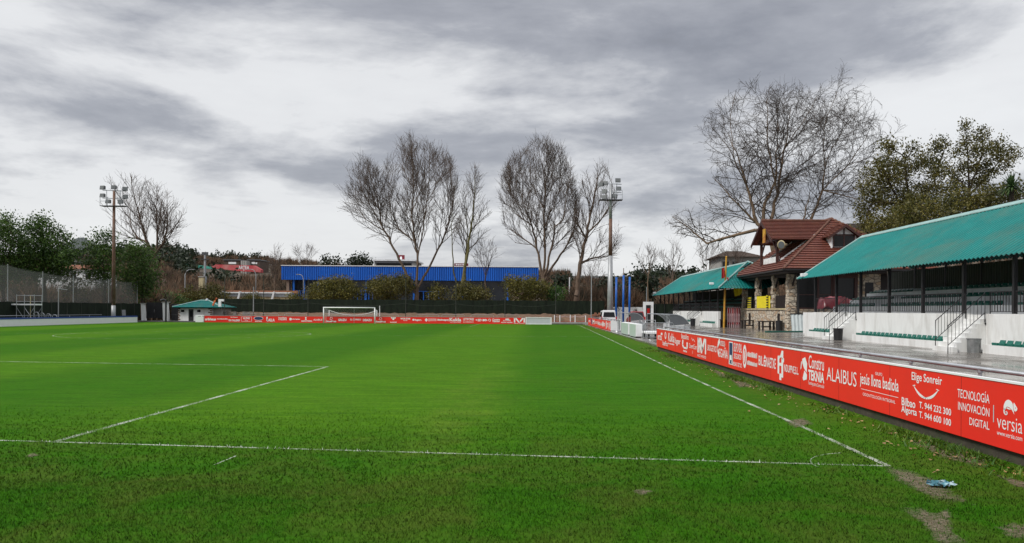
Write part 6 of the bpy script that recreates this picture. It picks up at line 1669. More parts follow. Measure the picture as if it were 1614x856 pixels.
# house behind the far grandstand and another by the trees, house at left
def house(px0, px1, d, y_eave, y_ridge, label, wall='cream', roof='brown_roof', wins=4):
    a, b = D(px0, 400, d).x, D(px1, 400, d).x; ze, zr = D((px0 + px1) / 2, y_eave, d).z, D((px0 + px1) / 2, y_ridge, d).z
    t = thing('house', label, 'house', ((a + b) / 2, d, 0)); dp = 10
    m = MB(); m.box(a, b, d, d + dp, 0, ze); m.build('wall', wall, t)
    m = MB(); A, B, C_, D_ = (a - .8, d - .8, ze), (b + .8, d - .8, ze), (b + .8, d + dp + .8, ze), (a - .8, d + dp + .8, ze); k = min(5, (b - a) * .3); r0_, r1_ = (a + k, d + dp / 2, zr), (b - k, d + dp / 2, zr)
    for q in ([A, B, r1_, r0_], [B, C_, r1_], [C_, D_, r0_, r1_], [D_, A, r0_]): tile_face(m, q, .5, .04)
    m.build('roof', roof, t)
    for i in range(wins):
        x = a + (b - a) * (i + .5) / wins; m = MB(); m.box(x - .6, x + .6, d - .05, d - .003, ze - 2.4, ze - .9); w_ = m.build('window', 'dark_glass', t)
        m = MB(); m.box(x - .7, x + .7, d - .09, d - .052, ze - 2.55, ze - 2.42); m.build('sill', 'white_paint', w_)
    return t
house(1136, 1198, 150, 405, 393, 'brown roofed house behind bare branches left of the clubhouse', 'concrete')
house(1342, 1400, 100, 368, 346, 'dark gabled house half hidden by trees right of the clubhouse', 'brown_roof', 'brown_roof', 3)
house(60, 150, 190, 424, 416, 'terracotta roofed house glimpsed between the left trees', 'clean_white', 'terracotta', 4)
house(0, 45, 150, 473, 462, 'white house behind the ball-stop netting', 'clean_white', 'brown_roof', 3)
p, q = D(888, 478, 150), D(908, 455, 150)
t = thing('garden_wall', 'salmon coloured wall between the poplar trunks right of the hall', 'wall', (p.x, 150, 0)); m = MB(); m.box(p.x, q.x + 2, 150, 150.6, 0, 5.2); m.build('wall', 'salmon', t); m = MB(); m.box(p.x - 1.2, p.x - .1, 149.5, 150.5, 0, 5.6); m.build('white_pier', 'clean_white', t)

# ================================================================== TREES
def frusta(P0, P1, R0, R1, n):
    d = P1 - P0; L_ = np.linalg.norm(d, axis=1, keepdims=True); d = d / np.maximum(L_, 1e-6)
    ref = np.where(np.abs(d[:, 2:3]) < .9, np.array([[0, 0, 1.]]), np.array([[1., 0, 0]]))
    a = np.cross(d, ref); a /= np.linalg.norm(a, axis=1, keepdims=True); b = np.cross(a, d)
    V = np.zeros((len(P0), 2 * n, 3)); F_ = np.zeros((len(P0), n, 4), dtype=np.int64)
    for j in range(n):
        t = 2 * math.pi * j / n; o_ = a * math.cos(t) + b * math.sin(t)
        V[:, j] = P0 + o_ * R0[:, None]; V[:, n + j] = P1 + o_ * R1[:, None]
        F_[:, j] = np.array([j, (j + 1) % n, n + (j + 1) % n, n + j])
    F_ += (np.arange(len(P0)) * 2 * n)[:, None, None]
    return V.reshape(-1, 3), F_.reshape(-1, 4)
def envelope(poly, d, n, seed, thick=.8):
    r = np.random.RandomState(seed); P = np.array(poly, float); lo, hi = P.min(0), P.max(0); out = []
    tot = 0
    while tot < n:
        x = r.uniform(lo[0], hi[0], n * 2); y = r.uniform(lo[1], hi[1], n * 2); k = inpoly(x, y, [tuple(q) for q in P]); x, y = x[k], y[k]
        # half width of the outline at this height
        ys = np.linspace(lo[1], hi[1], 40); xs = np.linspace(lo[0], hi[0], 80); gx, gy = np.meshgrid(xs, ys); ins = inpoly(gx.ravel(), gy.ravel(), [tuple(q) for q in P]).reshape(gx.shape)
        L_ = np.array([xs[i].min() if i.any() else lo[0] for i in ins]); Rr = np.array([xs[i].max() if i.any() else hi[0] for i in ins])
        l = np.interp(y, ys, L_); h_ = np.interp(y, ys, Rr); c = (l + h_) / 2; hw = np.maximum((h_ - l) / 2, 3); u_ = np.clip((x - c) / hw, -1, 1)
        dep = d + r.uniform(-1, 1, len(x)) * np.sqrt(1 - u_ ** 2) * hw / F * d * thick
        # keep the apparent outline while moving in depth
        for xx, yy, dd in zip(x, y, dep):
            p = D(xx, yy, d); out.append((p.x, dd, p.z)); tot += 1
            if tot >= n: break
    return np.array(out)
def colonise(nodes, parent, A, step, infl, kill, up, jitter, seed, iters=140, maxch=3):
    r = np.random.RandomState(seed); pos = [np.array(p, float) for p in nodes]; par = list(parent); ch = [0] * len(pos)
    for p in par:
        if p >= 0: ch[p] += 1
    A = A.copy(); Pn = np.array(pos); dm = np.full(len(A), 1e9); idx = np.zeros(len(A), dtype=int)
    for s0 in range(0, len(Pn), 200):
        D_ = np.linalg.norm(A[:, None] - Pn[None, s0:s0 + 200], axis=2); k = D_.argmin(1); v_ = D_[np.arange(len(A)), k]; b = v_ < dm; dm[b] = v_[b]; idx[b] = k[b] + s0
    for it in range(iters):
        live = dm > kill; A, dm, idx = A[live], dm[live], idx[live]
        if len(A) == 0: break
        act = dm < infl
        if not act.any(): break
        ids = np.unique(idx[act]); new = []
        for i in ids:
            if ch[i] >= maxch: continue
            q = A[act & (idx == i)] - pos[i]; q = q / np.linalg.norm(q, axis=1, keepdims=True); dr = q.mean(0); nrm = np.linalg.norm(dr)
            if nrm < .05: dr = q[0]
            else: dr = dr / nrm
            dr = dr + np.array([0, 0, up]) + r.normal(0, jitter, 3); dr /= np.linalg.norm(dr)
            new.append((i, pos[i] + dr * step))
        if not new: break
        base_i = len(pos)
        for i, p in new: pos.append(p); par.append(i); ch.append(0); ch[i] += 1
        Pn = np.array([p for _, p in new]); D_ = np.linalg.norm(A[:, None] - Pn[None], axis=2); k = D_.argmin(1); v_ = D_[np.arange(len(A)), k]; b = v_ < dm; dm[b] = v_[b]; idx[b] = k[b] + base_i
    return np.array(pos), np.array(par)
def skeleton(limbs, d, step, seed, depth_amp):
    """limbs: list of pixel polylines; first is the trunk"""
    r = np.random.RandomState(seed); pos = []; par = []
    for li, L_ in enumerate(limbs):
        amp = 0 if li == 0 else r.uniform(-1, 1) * depth_amp
        W = [D(x, y, d) for x, y in L_]; tot = len(W) - 1
        W = [np.array([p.x, p.y + amp * (i / max(1, tot)) ** 1.2, p.z]) for i, p in enumerate(W)]
        if li == 0: prev = -1
        else:
            prev = int(np.argmin(np.linalg.norm(np.array(pos) - W[0], axis=1))); W[0] = pos[prev].copy()
        pts = []
        for a, b in zip(W[:-1], W[1:]):
            n = max(1, int(np.linalg.norm(b - a) / step))
            for k in range(n): pts.append(a + (b - a) * k / n)
        pts.append(W[-1])
        if li > 0: pts = pts[1:]
        for p in pts:
            pos.append(p + r.normal(0, .05, 3)); par.append(prev); prev = len(pos) - 1
    return pos, par
def radii(par, r0, e):
    n = len(par); s = np.zeros(n)
    for i in range(n - 1, -1, -1):
        if s[i] == 0: s[i] = r0 ** e
        if par[i] >= 0: s[par[i]] += s[i]
    return s ** (1 / e)
def to_px(p):
    a, b = p[0] / p[1] * F, (H - p[2]) / p[1] * F
    return PX + a - ROLL * b, PY + b + ROLL * a
def in_env(p, env, d):
    # outline test at the tree's own distance, rounded off in depth
    q = (p[0] * d / p[1], d, H + (p[2] - H) * 1.0)
    x, y = to_px((p[0], d, p[2])); c = False; n = len(env)
    for k in range(n):
        (x0, y0), (x1, y1) = env[k], env[(k + 1) % n]
        if (y0 > y) != (y1 > y) and x < (x1 - x0) * (y - y0) / (y1 - y0) + x0: c = not c
    return c
def bare_tree(name, label, d, limbs, env, seed, n_attr=0, bark='bark', twig='twig', group=None, depth_amp=4, base_z=0., cat='tree', rt=.42, up=.34, ang=(24, 52), l1=(.42, 1.0), droop=0., wig=.05, dens=1.0, tw=(.7, 1.5), rtw=.017, **_):
    r = random.Random(seed); SB_, ST = [], []       # thick and thin segments
    base = D(*limbs[0][0], d); root = Vector((base.x, base.y, base_z))
    zs = [D(x, y, d).z for x, y in env]; hgt = max(zs) - base_z
    def norm(v): return v / (np.linalg.norm(v) + 1e-9)
    def walk(p, dr, L_, r0, r1, n, upb, jit, test):
        pts = [p]; st = L_ / n
        for k in range(n):
            dr = norm(dr + np.array([r.gauss(0, jit), r.gauss(0, jit), r.gauss(0, jit) + upb]))
            p = p + dr * st
            if test and not in_env(p, env, d): break
            pts.append(p)
        m = len(pts) - 1
        rs = [r0 + (r1 - r0) * k / max(1, n) for k in range(m + 1)]
        for k in range(m): (SB_ if rs[k] > .085 else ST).append((pts[k], pts[k + 1], rs[k], rs[k + 1]))
        return pts, rs
    def side(dr, a):
        a = R(a); t = norm(np.cross(dr, np.array([r.gauss(0, 1), r.gauss(0, 1), r.gauss(0, 1)])))
        return norm(dr * math.cos(a) + t * math.sin(a))
    def spawn(pts, rs, level, length):
        tot = sum(np.linalg.norm(b - a) for a, b in zip(pts[:-1], pts[1:]))
        if tot < .3: return
        step = {1: .72, 2: .58, 3: .46}[level] / dens
        start = {1: .04, 2: .14, 3: .08}[level] * tot; acc = 0; nxt = start + step * r.random()
        for k in range(len(pts) - 1):
            seg = pts[k + 1] - pts[k]; l = np.linalg.norm(seg)
            while nxt <= acc + l:
                f = (nxt - acc) / max(l, 1e-6); p = pts[k] + seg * f; dr = norm(seg); t = nxt / tot; rr = rs[k] + (rs[min(k + 1, len(rs) - 1)] - rs[k]) * f
                if level == 1:
                    L_ = length * r.uniform(*l1) * (1.0 - .45 * t); q = side(dr, r.uniform(*ang)); q = norm(q + np.array([0, 0, up * .6]))
                    if in_env(p, env, d):
                        P_, R2 = walk(p, q, L_, min(rr * .55, .075), .022, 9, up * .16 - droop, wig, True); spawn(P_, R2, 2, L_)
                elif level == 2:
                    L_ = max(.9, length * r.uniform(.28, .5) * (1.05 - .5 * t)); q = side(dr, r.uniform(ang[0], ang[1] + 6)); q = norm(q + np.array([0, 0, up * .5]))
                    P_, R2 = walk(p, q, L_, min(rr * .6, .034), .019, 5, up * .14 - droop, wig * 1.3, True); spawn(P_, R2, 3, L_)
                else:
                    q = side(dr, r.uniform(22, 46)); q = norm(q + np.array([0, 0, up * .5])); walk(p, q, r.uniform(*tw), rtw, rtw * .6, 3, up * .1 - droop, wig * 1.4, False)
                nxt += step * r.uniform(.7, 1.3)
            acc += l
    done = []
    for li, L_ in enumerate(limbs):
        amp = 0 if li == 0 else r.uniform(-1, 1) * depth_amp
        W = [np.array(D(x, y, d)) for x, y in L_]
        for k in range(len(W)): W[k][1] += amp * (k / max(1, len(W) - 1)) ** 1.2
        if li == 0: r_in = rt
        else:
            best = min(((np.linalg.norm(q - W[0]), q, rq) for q, rq in done), key=lambda t: t[0]); W[0] = best[1]; r_in = min(best[2] * .72, rt * .64)
        tot = sum(np.linalg.norm(b - a) for a, b in zip(W[:-1], W[1:])); r_out = rt * .70 if (li == 0 and len(L_) < 4) else .03
        pts, rs, acc = [], [], 0
        for a, b in zip(W[:-1], W[1:]):
            n = max(1, int(np.linalg.norm(b - a) / .9))
            for k in range(n):
                pts.append(a + (b - a) * k / n + (np.array([r.gauss(0, .07), r.gauss(0, .07), 0]) if k else 0)); rs.append(r_in + (r_out - r_in) * (acc + np.linalg.norm(b - a) * k / n) / tot)
            acc += np.linalg.norm(b - a)
        pts.append(W[-1]); rs.append(r_out)
        if li == 0: pts.insert(0, np.array([root.x, root.y, base_z - .2])); rs.insert(0, rt * 1.3)
        for k in range(len(pts) - 1): SB_.append((pts[k], pts[k + 1], rs[k], rs[k + 1]))
        done += list(zip(pts, rs))
        if not (li == 0 and len(L_) < 4):
            # the limb carries on as a leader, then branches
            e = norm(pts[-1] - pts[-2]); P_, R2 = walk(pts[-1], e, hgt * .12, .03, .018, 6, up * .2, wig * 1.5, True); spawn(P_, R2, 2, hgt * .12)
            spawn(pts + P_[1:], rs + R2[1:], 1, hgt * .40)
    def mesh(S_, n):
        P0 = np.array([q[0] for q in S_]); P1 = np.array([q[1] for q in S_]); return frusta(P0, P1, np.array([q[2] for q in S_]), np.array([q[3] for q in S_]), n)
    t = thing(name, label, cat, root, group)
    V, Fc = mesh(SB_, 7); link('trunk', fast_mesh('trunk', V, Fc, True), bark, t)
    V, Fc = mesh(ST, 3); link('crown', fast_mesh('crown', V, Fc), twig, t)
    return t
def leaves_mesh(C, size, spread, per, r, flat=.0):
    n = len(C) * per; c = np.repeat(C, per, 0) + r.normal(0, 1, (n, 3)) * spread
    a = r.normal(0, 1, (n, 3)); a /= np.linalg.norm(a, axis=1, keepdims=True); b = np.cross(a, r.normal(0, 1, (n, 3))); b /= np.linalg.norm(b, axis=1, keepdims=True)
    s = size * r.uniform(.6, 1.4, (n, 1)); V = np.zeros((n, 4, 3)); V[:, 0] = c - a * s; V[:, 1] = c + b * s * .55; V[:, 2] = c + a * s; V[:, 3] = c - b * s * .55
    return V.reshape(-1, 3), np.arange(4 * n).reshape(-1, 4)
def leafy_tree(name, label, d, limbs, env, seed, n_attr=260, leaf='leaf_dark', size=.22, spread=.55, per=34, step=.7, kill=1.0, group=None, bark='bark_dark', up=.1, r0=.03, thick=.85, cat='tree', base_z=0., skip=0.0, infl=8):
    pos, par = skeleton(limbs, d, step, seed, 2.5); A = envelope(env, d, n_attr, seed, thick); pos, par = colonise(pos, par, A, step, infl, kill, up, .15, seed)
    R_ = radii(par, r0, 2.1); r = np.random.RandomState(seed + 2); k = np.where(par >= 0)[0]; P0, P1 = pos[par[k]], pos[k]; Rc = R_[k]; Rp = np.minimum(R_[par[k]], Rc * 1.25)
    t = thing(name, label, cat, (pos[0][0], pos[0][1], base_z), group); g0 = np.array([[pos[0][0], pos[0][1], base_z - .2]])
    V1, F1 = frusta(np.concatenate([g0, P0]), np.concatenate([pos[:1], P1]), np.concatenate([[R_[0] * 1.2], Rp]), np.concatenate([[R_[0]], Rc]), 5); link('trunk', fast_mesh('trunk', V1, F1, True), bark, t)
    tips = np.where(R_ < r0 * 1.9)[0]
    if skip: tips = tips[r.rand(len(tips)) > skip]
    V2, F2 = leaves_mesh(pos[tips], size, spread, per, r); link('crown', fast_mesh('crown', V2, F2), leaf, t)
    return t
BP = 'bare poplars behind the far fence'
bare_tree('poplar', 'huge forked bare poplar in front of the middle of the blue hall', 126, [[(656, 476), (657, 455)], [(655, 462), (645, 440), (633, 416), (615, 383), (600, 354), (597, 331), (586, 290), (577, 262)], [(658, 455), (659, 409), (651, 337), (655, 290), (652, 235)], [(660, 458), (677, 419), (698, 373), (703, 357), (711, 320), (706, 262)], [(652, 386), (628, 360), (615, 331), (612, 285)], [(659, 409), (669, 357), (677, 314), (682, 250)], [(603, 358), (575, 345), (556, 320)], [(600, 354), (574, 308), (562, 278)], [(655, 300), (632, 262), (632, 238)], [(640, 380), (605, 345), (590, 310)], [(677, 314), (697, 275), (703, 248)], [(699, 370), (714, 335), (720, 305)], [(652, 330), (668, 280), (668, 240)]],
          [(540, 335), (545, 300), (560, 262), (577, 250), (600, 268), (622, 232), (632, 222), (652, 218), (665, 228), (680, 226), (690, 240), (705, 236), (716, 258), (722, 310), (722, 350), (700, 395), (668, 410), (640, 400), (600, 392), (560, 365)], 21, 2600, group=BP, base_z=1.2)
bare_tree('poplar', 'slender pair of leaning bare trunks right of the huge forked poplar', 125, [[(723, 476), (728, 450), (735, 410), (742, 364), (746, 331), (748, 280)], [(720, 470), (731, 426), (736, 370), (733, 320)], [(721, 466), (716, 430), (715, 390), (717, 340)]],
          [(722, 345), (727, 300), (735, 270), (750, 258), (765, 285), (776, 330), (778, 370), (760, 392), (735, 405), (712, 395), (708, 365)], 22, 900, group=BP, bark='bark_mossy', base_z=1.2, rt=.34)
bare_tree('poplar', 'tall round-headed bare poplar at the right end of the blue hall', 127, [[(858, 476), (857, 436)], [(855, 445), (850, 409), (839, 357), (834, 344), (822, 310), (815, 275)], [(858, 436), (859, 400), (857, 331), (860, 298), (850, 245)], [(859, 440), (862, 426), (872, 377), (873, 360), (886, 350), (893, 300)], [(860, 442), (867, 426), (890, 393), (906, 357), (908, 320)], [(857, 331), (870, 290), (874, 250)], [(836, 352), (812, 335), (798, 310)], [(836, 350), (803, 300), (800, 262)], [(857, 331), (836, 285), (835, 242)], [(873, 360), (882, 300), (884, 250)], [(890, 330), (900, 290), (903, 272)], [(890, 393), (910, 355), (913, 322)], [(848, 395), (820, 372), (800, 355)]],
          [(785, 310), (787, 280), (805, 245), (825, 232), (842, 220), (865, 225), (885, 240), (897, 262), (905, 290), (915, 320), (912, 370), (895, 402), (860, 408), (830, 398), (805, 380), (790, 350)], 23, 2500, group=BP, base_z=1.2)
bare_tree('poplar', 'single-stemmed bare poplar beside the grey floodlight mast', 124, [[(908, 476), (911, 440), (914, 416), (926, 367), (932, 331), (940, 292), (944, 266)], [(914, 416), (930, 408), (945, 404), (958, 398)], [(926, 367), (948, 345), (962, 320)], [(922, 380), (906, 350), (905, 330)]],
          [(903, 340), (913, 300), (920, 270), (940, 257), (955, 265), (965, 300), (978, 330), (984, 370), (976, 400), (950, 425), (915, 425), (893, 395)], 24, 1400, group=BP, base_z=1.2)
bare_tree('poplar', 'broad bare tree rising behind the rusty floodlight mast', 124, [[(246, 490), (246, 430), (243, 403)], [(242, 403), (231, 382), (210, 373), (198, 359), (190, 333)], [(242, 403), (236, 388), (225, 338), (223, 320), (222, 296)], [(243, 403), (248, 388), (247, 347), (248, 305)], [(243, 403), (257, 385), (263, 350), (262, 315)], [(250, 396), (268, 379), (280, 368)]],
          [(160, 338), (170, 312), (188, 287), (210, 280), (235, 283), (255, 295), (270, 310), (285, 345), (294, 378), (280, 396), (250, 398), (215, 384), (190, 374), (172, 352)], 25, 1500, group=None, base_z=0)
bare_tree('plane_tree', 'towering bare plane tree with sprawling crown behind the clubhouse', 100, [[(1222, 500), (1222, 420), (1215, 370)], [(1215, 372), (1195, 351), (1179, 278), (1172, 243), (1158, 200)], [(1216, 366), (1204, 348), (1207, 320), (1225, 285), (1228, 250), (1232, 190)], [(1217, 364), (1218, 344), (1232, 292), (1242, 243), (1253, 201), (1262, 160)], [(1222, 420), (1255, 380), (1279, 346), (1298, 299), (1302, 267), (1316, 225)], [(1298, 299), (1330, 264), (1352, 222)], [(1255, 380), (1268, 340), (1274, 306)], [(1212, 372), (1193, 362), (1141, 375), (1120, 382), (1092, 355), (1067, 336)], [(1298, 300), (1330, 310), (1365, 320)], [(1180, 282), (1150, 240), (1128, 215)], [(1240, 250), (1270, 190), (1298, 145)], [(1172, 243), (1150, 185), (1156, 152)], [(1230, 300), (1206, 225), (1202, 160)], [(1302, 267), (1292, 205), (1305, 155)], [(1330, 264), (1366, 250), (1384, 226)], [(1316, 240), (1332, 195), (1342, 176)], [(1192, 350), (1152, 312), (1126, 282)], [(1298, 299), (1346, 300), (1374, 282)]],
          [(1110, 215), (1118, 180), (1140, 150), (1180, 137), (1215, 140), (1230, 128), (1265, 135), (1298, 127), (1325, 150), (1350, 182), (1385, 205), (1392, 240), (1375, 290), (1385, 330), (1340, 345), (1300, 352), (1250, 352), (1200, 352), (1150, 385), (1110, 400), (1068, 360), (1062, 335), (1090, 322), (1128, 300), (1122, 250)], 26, bark='bark_pale', twig='twig_grey', up=.04, ang=(35, 65), wig=.16, droop=.012, tw=(.5, 1.2), rt=.52, dens=1.0, rtw=.014, l1=(.4, 1.0))
SB = 'small bare trees beyond the grounds'
small = [((768, 474), 128, [(735, 400), (748, 378), (765, 372), (782, 385), (792, 410), (788, 440), (745, 440)], 'small bushy bare tree between the leaning trunks and round-headed poplar'),
         ((433, 468), 150, [(414, 430), (420, 400), (432, 384), (446, 390), (452, 420), (446, 440), (420, 445)], 'small bare tree against the left end of the blue hall'),
         ((484, 440), 185, [(458, 412), (465, 395), (483, 384), (500, 392), (510, 410), (500, 420), (465, 420)], 'small bare tree showing above the left part of the blue hall roof'),
         ((1021, 500), 122, [(1002, 430), (1002, 395), (1015, 385), (1035, 385), (1042, 400), (1040, 420), (1030, 440), (1008, 440)], 'young bare tree beside the white gateway'),
         ((1058, 480), 145, [(1040, 440), (1042, 400), (1052, 375), (1068, 380), (1078, 405), (1080, 435), (1060, 445)], 'thin bare tree above the far end of the farther teal roof'),
         ((1162, 470), 128, [(1122, 430), (1128, 395), (1150, 376), (1185, 378), (1200, 395), (1196, 425), (1150, 436)], 'twiggy bare tree in front of the brown roofed house'),
         ((1105, 480), 138, [(1075, 440), (1078, 400), (1100, 375), (1130, 385), (1155, 395), (1160, 415), (1120, 430), (1090, 440)], 'tangle-crowned bare tree behind the farther teal roof'),
         ((925, 478), 140, [(905, 430), (915, 410), (940, 405), (958, 415), (960, 450), (940, 465), (910, 465)], 'low reddish bare tree behind the grey mast foot')]
for k, (b, d, env, lab) in enumerate(small):
    cx = sum(p[0] for p in env) / len(env); top = min(p[1] for p in env); lo = max(p[1] for p in env)
    bare_tree('bare_tree', lab, d, [[b, ((b[0] + cx) / 2, (b[1] + lo) / 2), (cx, lo - 5), (cx + 1, (lo + top) / 2)], [(cx, lo), (cx - 8, (lo + top) / 2 + 5)], [(cx, lo), (cx + 9, (lo + top) / 2)]], env, 40 + k, group=SB, bark='bark' if k != 3 else 'bark_pale', rt=.16, depth_amp=1.5, dens=.95, l1=(.5, 1.0))
# leafy trees on the right behind the near grandstand
LT = 'leafy trees behind the near grandstand'
leafy_tree('bronze_tree', 'broad bronze-green tree left of the pointed one above the near teal roof', 78, [[(1440, 420), (1438, 360), (1432, 300), (1425, 250)], [(1438, 350), (1400, 300), (1380, 270)], [(1438, 340), (1470, 290), (1486, 230)], [(1432, 320), (1375, 320), (1355, 310)]],
           [(1343, 325), (1355, 280), (1375, 245), (1390, 222), (1405, 212), (1425, 228), (1445, 226), (1462, 246), (1478, 215), (1488, 204), (1490, 245), (1502, 290), (1498, 345), (1420, 372), (1350, 372)], 61, 360, leaf='leaf_bronze', size=.115, spread=.40, per=85, step=.6, kill=.9, group=LT, skip=.15)
leafy_tree('bronze_tree', 'pointed bronze-green tree rising highest above the near teal roof', 80, [[(1528, 400), (1528, 340), (1526, 270), (1522, 200)], [(1528, 300), (1555, 240), (1558, 205)], [(1527, 310), (1575, 262), (1598, 240)], [(1527, 300), (1505, 260)]],
           [(1497, 330), (1498, 280), (1502, 240), (1515, 205), (1521, 178), (1532, 196), (1545, 210), (1557, 188), (1562, 222), (1585, 214), (1608, 238), (1600, 262), (1572, 285), (1562, 335)], 62, 300, leaf='leaf_bronze', size=.11, spread=.34, per=72, step=.6, kill=.75, group=LT, skip=.2)
for k, (cx, d, y0_, y1_, hw, leaf, lab) in enumerate(((1400, 66, 335, 370, 34, 'leaf_olive', 'olive bush at the left above the near teal roof'), (1455, 62, 318, 362, 50, 'leaf_olive', 'wide olive bush in the middle above the near teal roof'), (1530, 58, 300, 348, 48, 'leaf_olive', 'olive bush below the pointed tree'), (1590, 56, 290, 335, 40, 'leaf_bronze', 'bronze bush behind the spiky palm'))):
    env = [(cx + hw * math.cos(a) * (1 + .15 * math.sin(3 * a + k)), (y0_ + y1_) / 2 + (y1_ - y0_) / 2 * math.sin(a) * (1 + .2 * math.cos(5 * a + k))) for a in np.linspace(0, 2 * math.pi, 18)[:-1]]
    leafy_tree('bush', lab, d, [[(cx, 440), (cx, y1_), (cx, (y0_ + y1_) / 2)]], env, 70 + k, 240, leaf=leaf, size=.10, spread=.38, per=85, step=.55, kill=.7, group='bushes above the near teal roof', thick=.7, cat='bush')
def spiky_palm():
    d = 54.0; c = D(1594, 296, d); t = thing('palm', 'spiky green palm head at the right edge above the teal roof', 'palm', (c.x, d, 0))
    m = MB(); m.tube([(c.x, d, 0), (c.x + .1, d, c.z * .5), (c.x, d, c.z)], [.22, .18, .15], 8); m.build('trunk', 'bark_dark', t)
    r = random.Random(9); m = MB()
    for k in range(170):
        th, ph = r.uniform(0, 2 * math.pi), r.uniform(-.5, 1.45); dr = Vector((math.cos(th) * math.cos(ph), math.sin(th) * math.cos(ph), math.sin(ph))); L_ = r.uniform(.9, 1.35); side = dr.cross(Vector((0, 0, 1))).normalized() * .045
        mid = c + dr * L_ * .55; tip = c + dr * L_ + Vector((0, 0, -.25 * math.cos(ph)))
        m.poly([c - side * .5, mid - side, mid + side, c + side * .5]); m.poly([mid - side, tip, mid + side])
    m.build('crown', 'palm_leaf', t)
spiky_palm()
# left leafy trees
LL = 'dark leafy trees behind the ball-stop netting'
leafy_tree('holm_oak', 'dark leafy tree cut by the left edge of the photo', 100, [[(5, 500), (5, 440), (8, 400)], [(5, 430), (-25, 390)], [(6, 420), (30, 380)]], [(-60, 380), (-40, 345), (-10, 350), (8, 334), (25, 345), (40, 362), (46, 400), (40, 440), (-10, 450), (-60, 440)], 81, 420, size=.15, spread=.6, per=85, group=LL)
leafy_tree('holm_oak', 'tallest dark leafy tree between the left edge and rusty mast', 104, [[(70, 500), (70, 440), (66, 400), (62, 360)], [(70, 440), (45, 400)], [(70, 435), (92, 395)], [(75, 480), (82, 430)]], [(30, 400), (36, 355), (50, 345), (62, 337), (78, 341), (88, 355), (98, 368), (112, 385), (122, 405), (112, 425), (95, 440), (40, 442)], 82, 460, size=.15, spread=.6, per=85, group=LL)
leafy_tree('holm_oak', 'bushy green tree right behind the rusty floodlight mast', 108, [[(165, 500), (165, 440), (160, 400)], [(165, 440), (145, 405)], [(165, 440), (185, 400)]], [(133, 420), (137, 385), (148, 368), (158, 361), (170, 364), (182, 378), (190, 400), (188, 440), (160, 455), (140, 445)], 83, 400, size=.14, spread=.55, per=85, group=LL)
leafy_tree('holm_oak', 'wide green tree below the broad bare tree', 112, [[(225, 500), (225, 450), (222, 420)], [(225, 450), (200, 420)], [(225, 450), (240, 425)]], [(186, 430), (190, 395), (205, 383), (225, 386), (240, 396), (250, 412), (252, 435), (245, 462), (225, 475), (200, 468)], 84, 420, size=.14, spread=.55, per=85, group=LL)
leafy_tree('thin_tree', 'thin brownish undergrowth tree between the dark left trees', 106, [[(118, 500), (120, 460), (122, 440)]], [(95, 445), (105, 432), (125, 428), (140, 440), (138, 465), (100, 470)], 85, 150, leaf='leaf_olive', size=.18, spread=.5, per=16)
# bushes behind the far fence
BB = 'bushes behind the green fence'
for k, (cx, y0_, y1_, hw, d, leaf, lab) in enumerate(((527, 434, 478, 42, 124, 'leaf_yellow', 'yellow-green bush before the left glazing of the blue hall'), (468, 462, 478, 14, 124, 'leaf_yellow', 'small yellow-green bush at the corner of the blue hall'), (616, 432, 478, 38, 126, 'leaf_olive', 'dark olive bush left of the forked poplar trunk'), (690, 450, 478, 16, 123, 'leaf_olive', 'small olive bush right of the forked poplar trunk'), (740, 446, 478, 30, 122, 'leaf_bronze', 'bronze bush behind the leaning twin trunks'), (828, 434, 478, 36, 123, 'leaf_yellow', 'rounded yellow-green bush left of the round-headed poplar'), (877, 448, 478, 14, 122, 'leaf_fresh', 'small fresh green bush right of the round-headed poplar'), (398, 462, 474, 14, 128, 'leaf_yellow', 'low yellow-green bush before the pale covered ramp'), (335, 448, 482, 22, 122, 'leaf_bronze', 'brownish bush rising behind the white hut roof'), (300, 455, 482, 16, 126, 'leaf_olive', 'olive bush behind the left end of the hut'), (268, 463, 482, 18, 122, 'leaf_fresh', 'clipped green hedge bush left of the hut roof'), (290, 467, 482, 9, 121, 'leaf_dark', 'small dark hedge bush touching the hut roof'))):
    env = [(cx + hw * math.cos(a) * (1 + .22 * math.sin(3 * a + k * 1.7)), (y0_ + 4 + y1_) / 2 + (y1_ - y0_) / 2 * math.sin(a) * (1 + .16 * math.cos(5 * a + k * 2.3) + .14 * math.cos(2 * a + k))) for a in np.linspace(0, 2 * math.pi, 18)[:-1]]
    leafy_tree('bush', lab, d, [[(cx, 489), (cx, y1_ - 3), (cx, (y0_ + y1_) / 2)]], env, 100 + k, int(14 * hw) if hw > 20 else 160, leaf=leaf, size=.13, spread=.42, per=60, step=.6, kill=.75, group=BB, cat='bush', base_z=.3)
# dark conifers
CN = 'dark evergreens beyond the grounds'
for k, (cx, y0_, y1_, hw, d, lab) in enumerate(((567, 404, 424, 20, 230, 'rounded dark pine above the blue hall roof'), (515, 400, 424, 9, 200, 'ragged dark cypress above the left part of the blue hall'), (532, 408, 424, 7, 205, 'smaller dark cypress beside the ragged one'), (1012, 424, 478, 26, 150, 'large dark evergreen behind the blue poles'), (885, 432, 478, 18, 160, 'dark evergreen just right of the blue hall'), (960, 440, 482, 22, 165, 'dark evergreen behind the grey mast'), (1085, 440, 470, 16, 150, 'dark evergreen above the farther teal roof'))):
    env = [(cx + hw * math.cos(a) * (1 + .12 * math.sin(4 * a + k)), (y0_ + y1_) / 2 + (y1_ - y0_) / 2 * math.sin(a)) for a in np.linspace(0, 2 * math.pi, 18)[:-1]]
    leafy_tree('evergreen', lab, d, [[(cx, 487), (cx, y1_), (cx, (y0_ + y1_) / 2)]], env, 130 + k, 260, leaf='leaf_conifer', size=.32, spread=.7, per=30, step=1.0, kill=1.1, infl=12, group=CN)
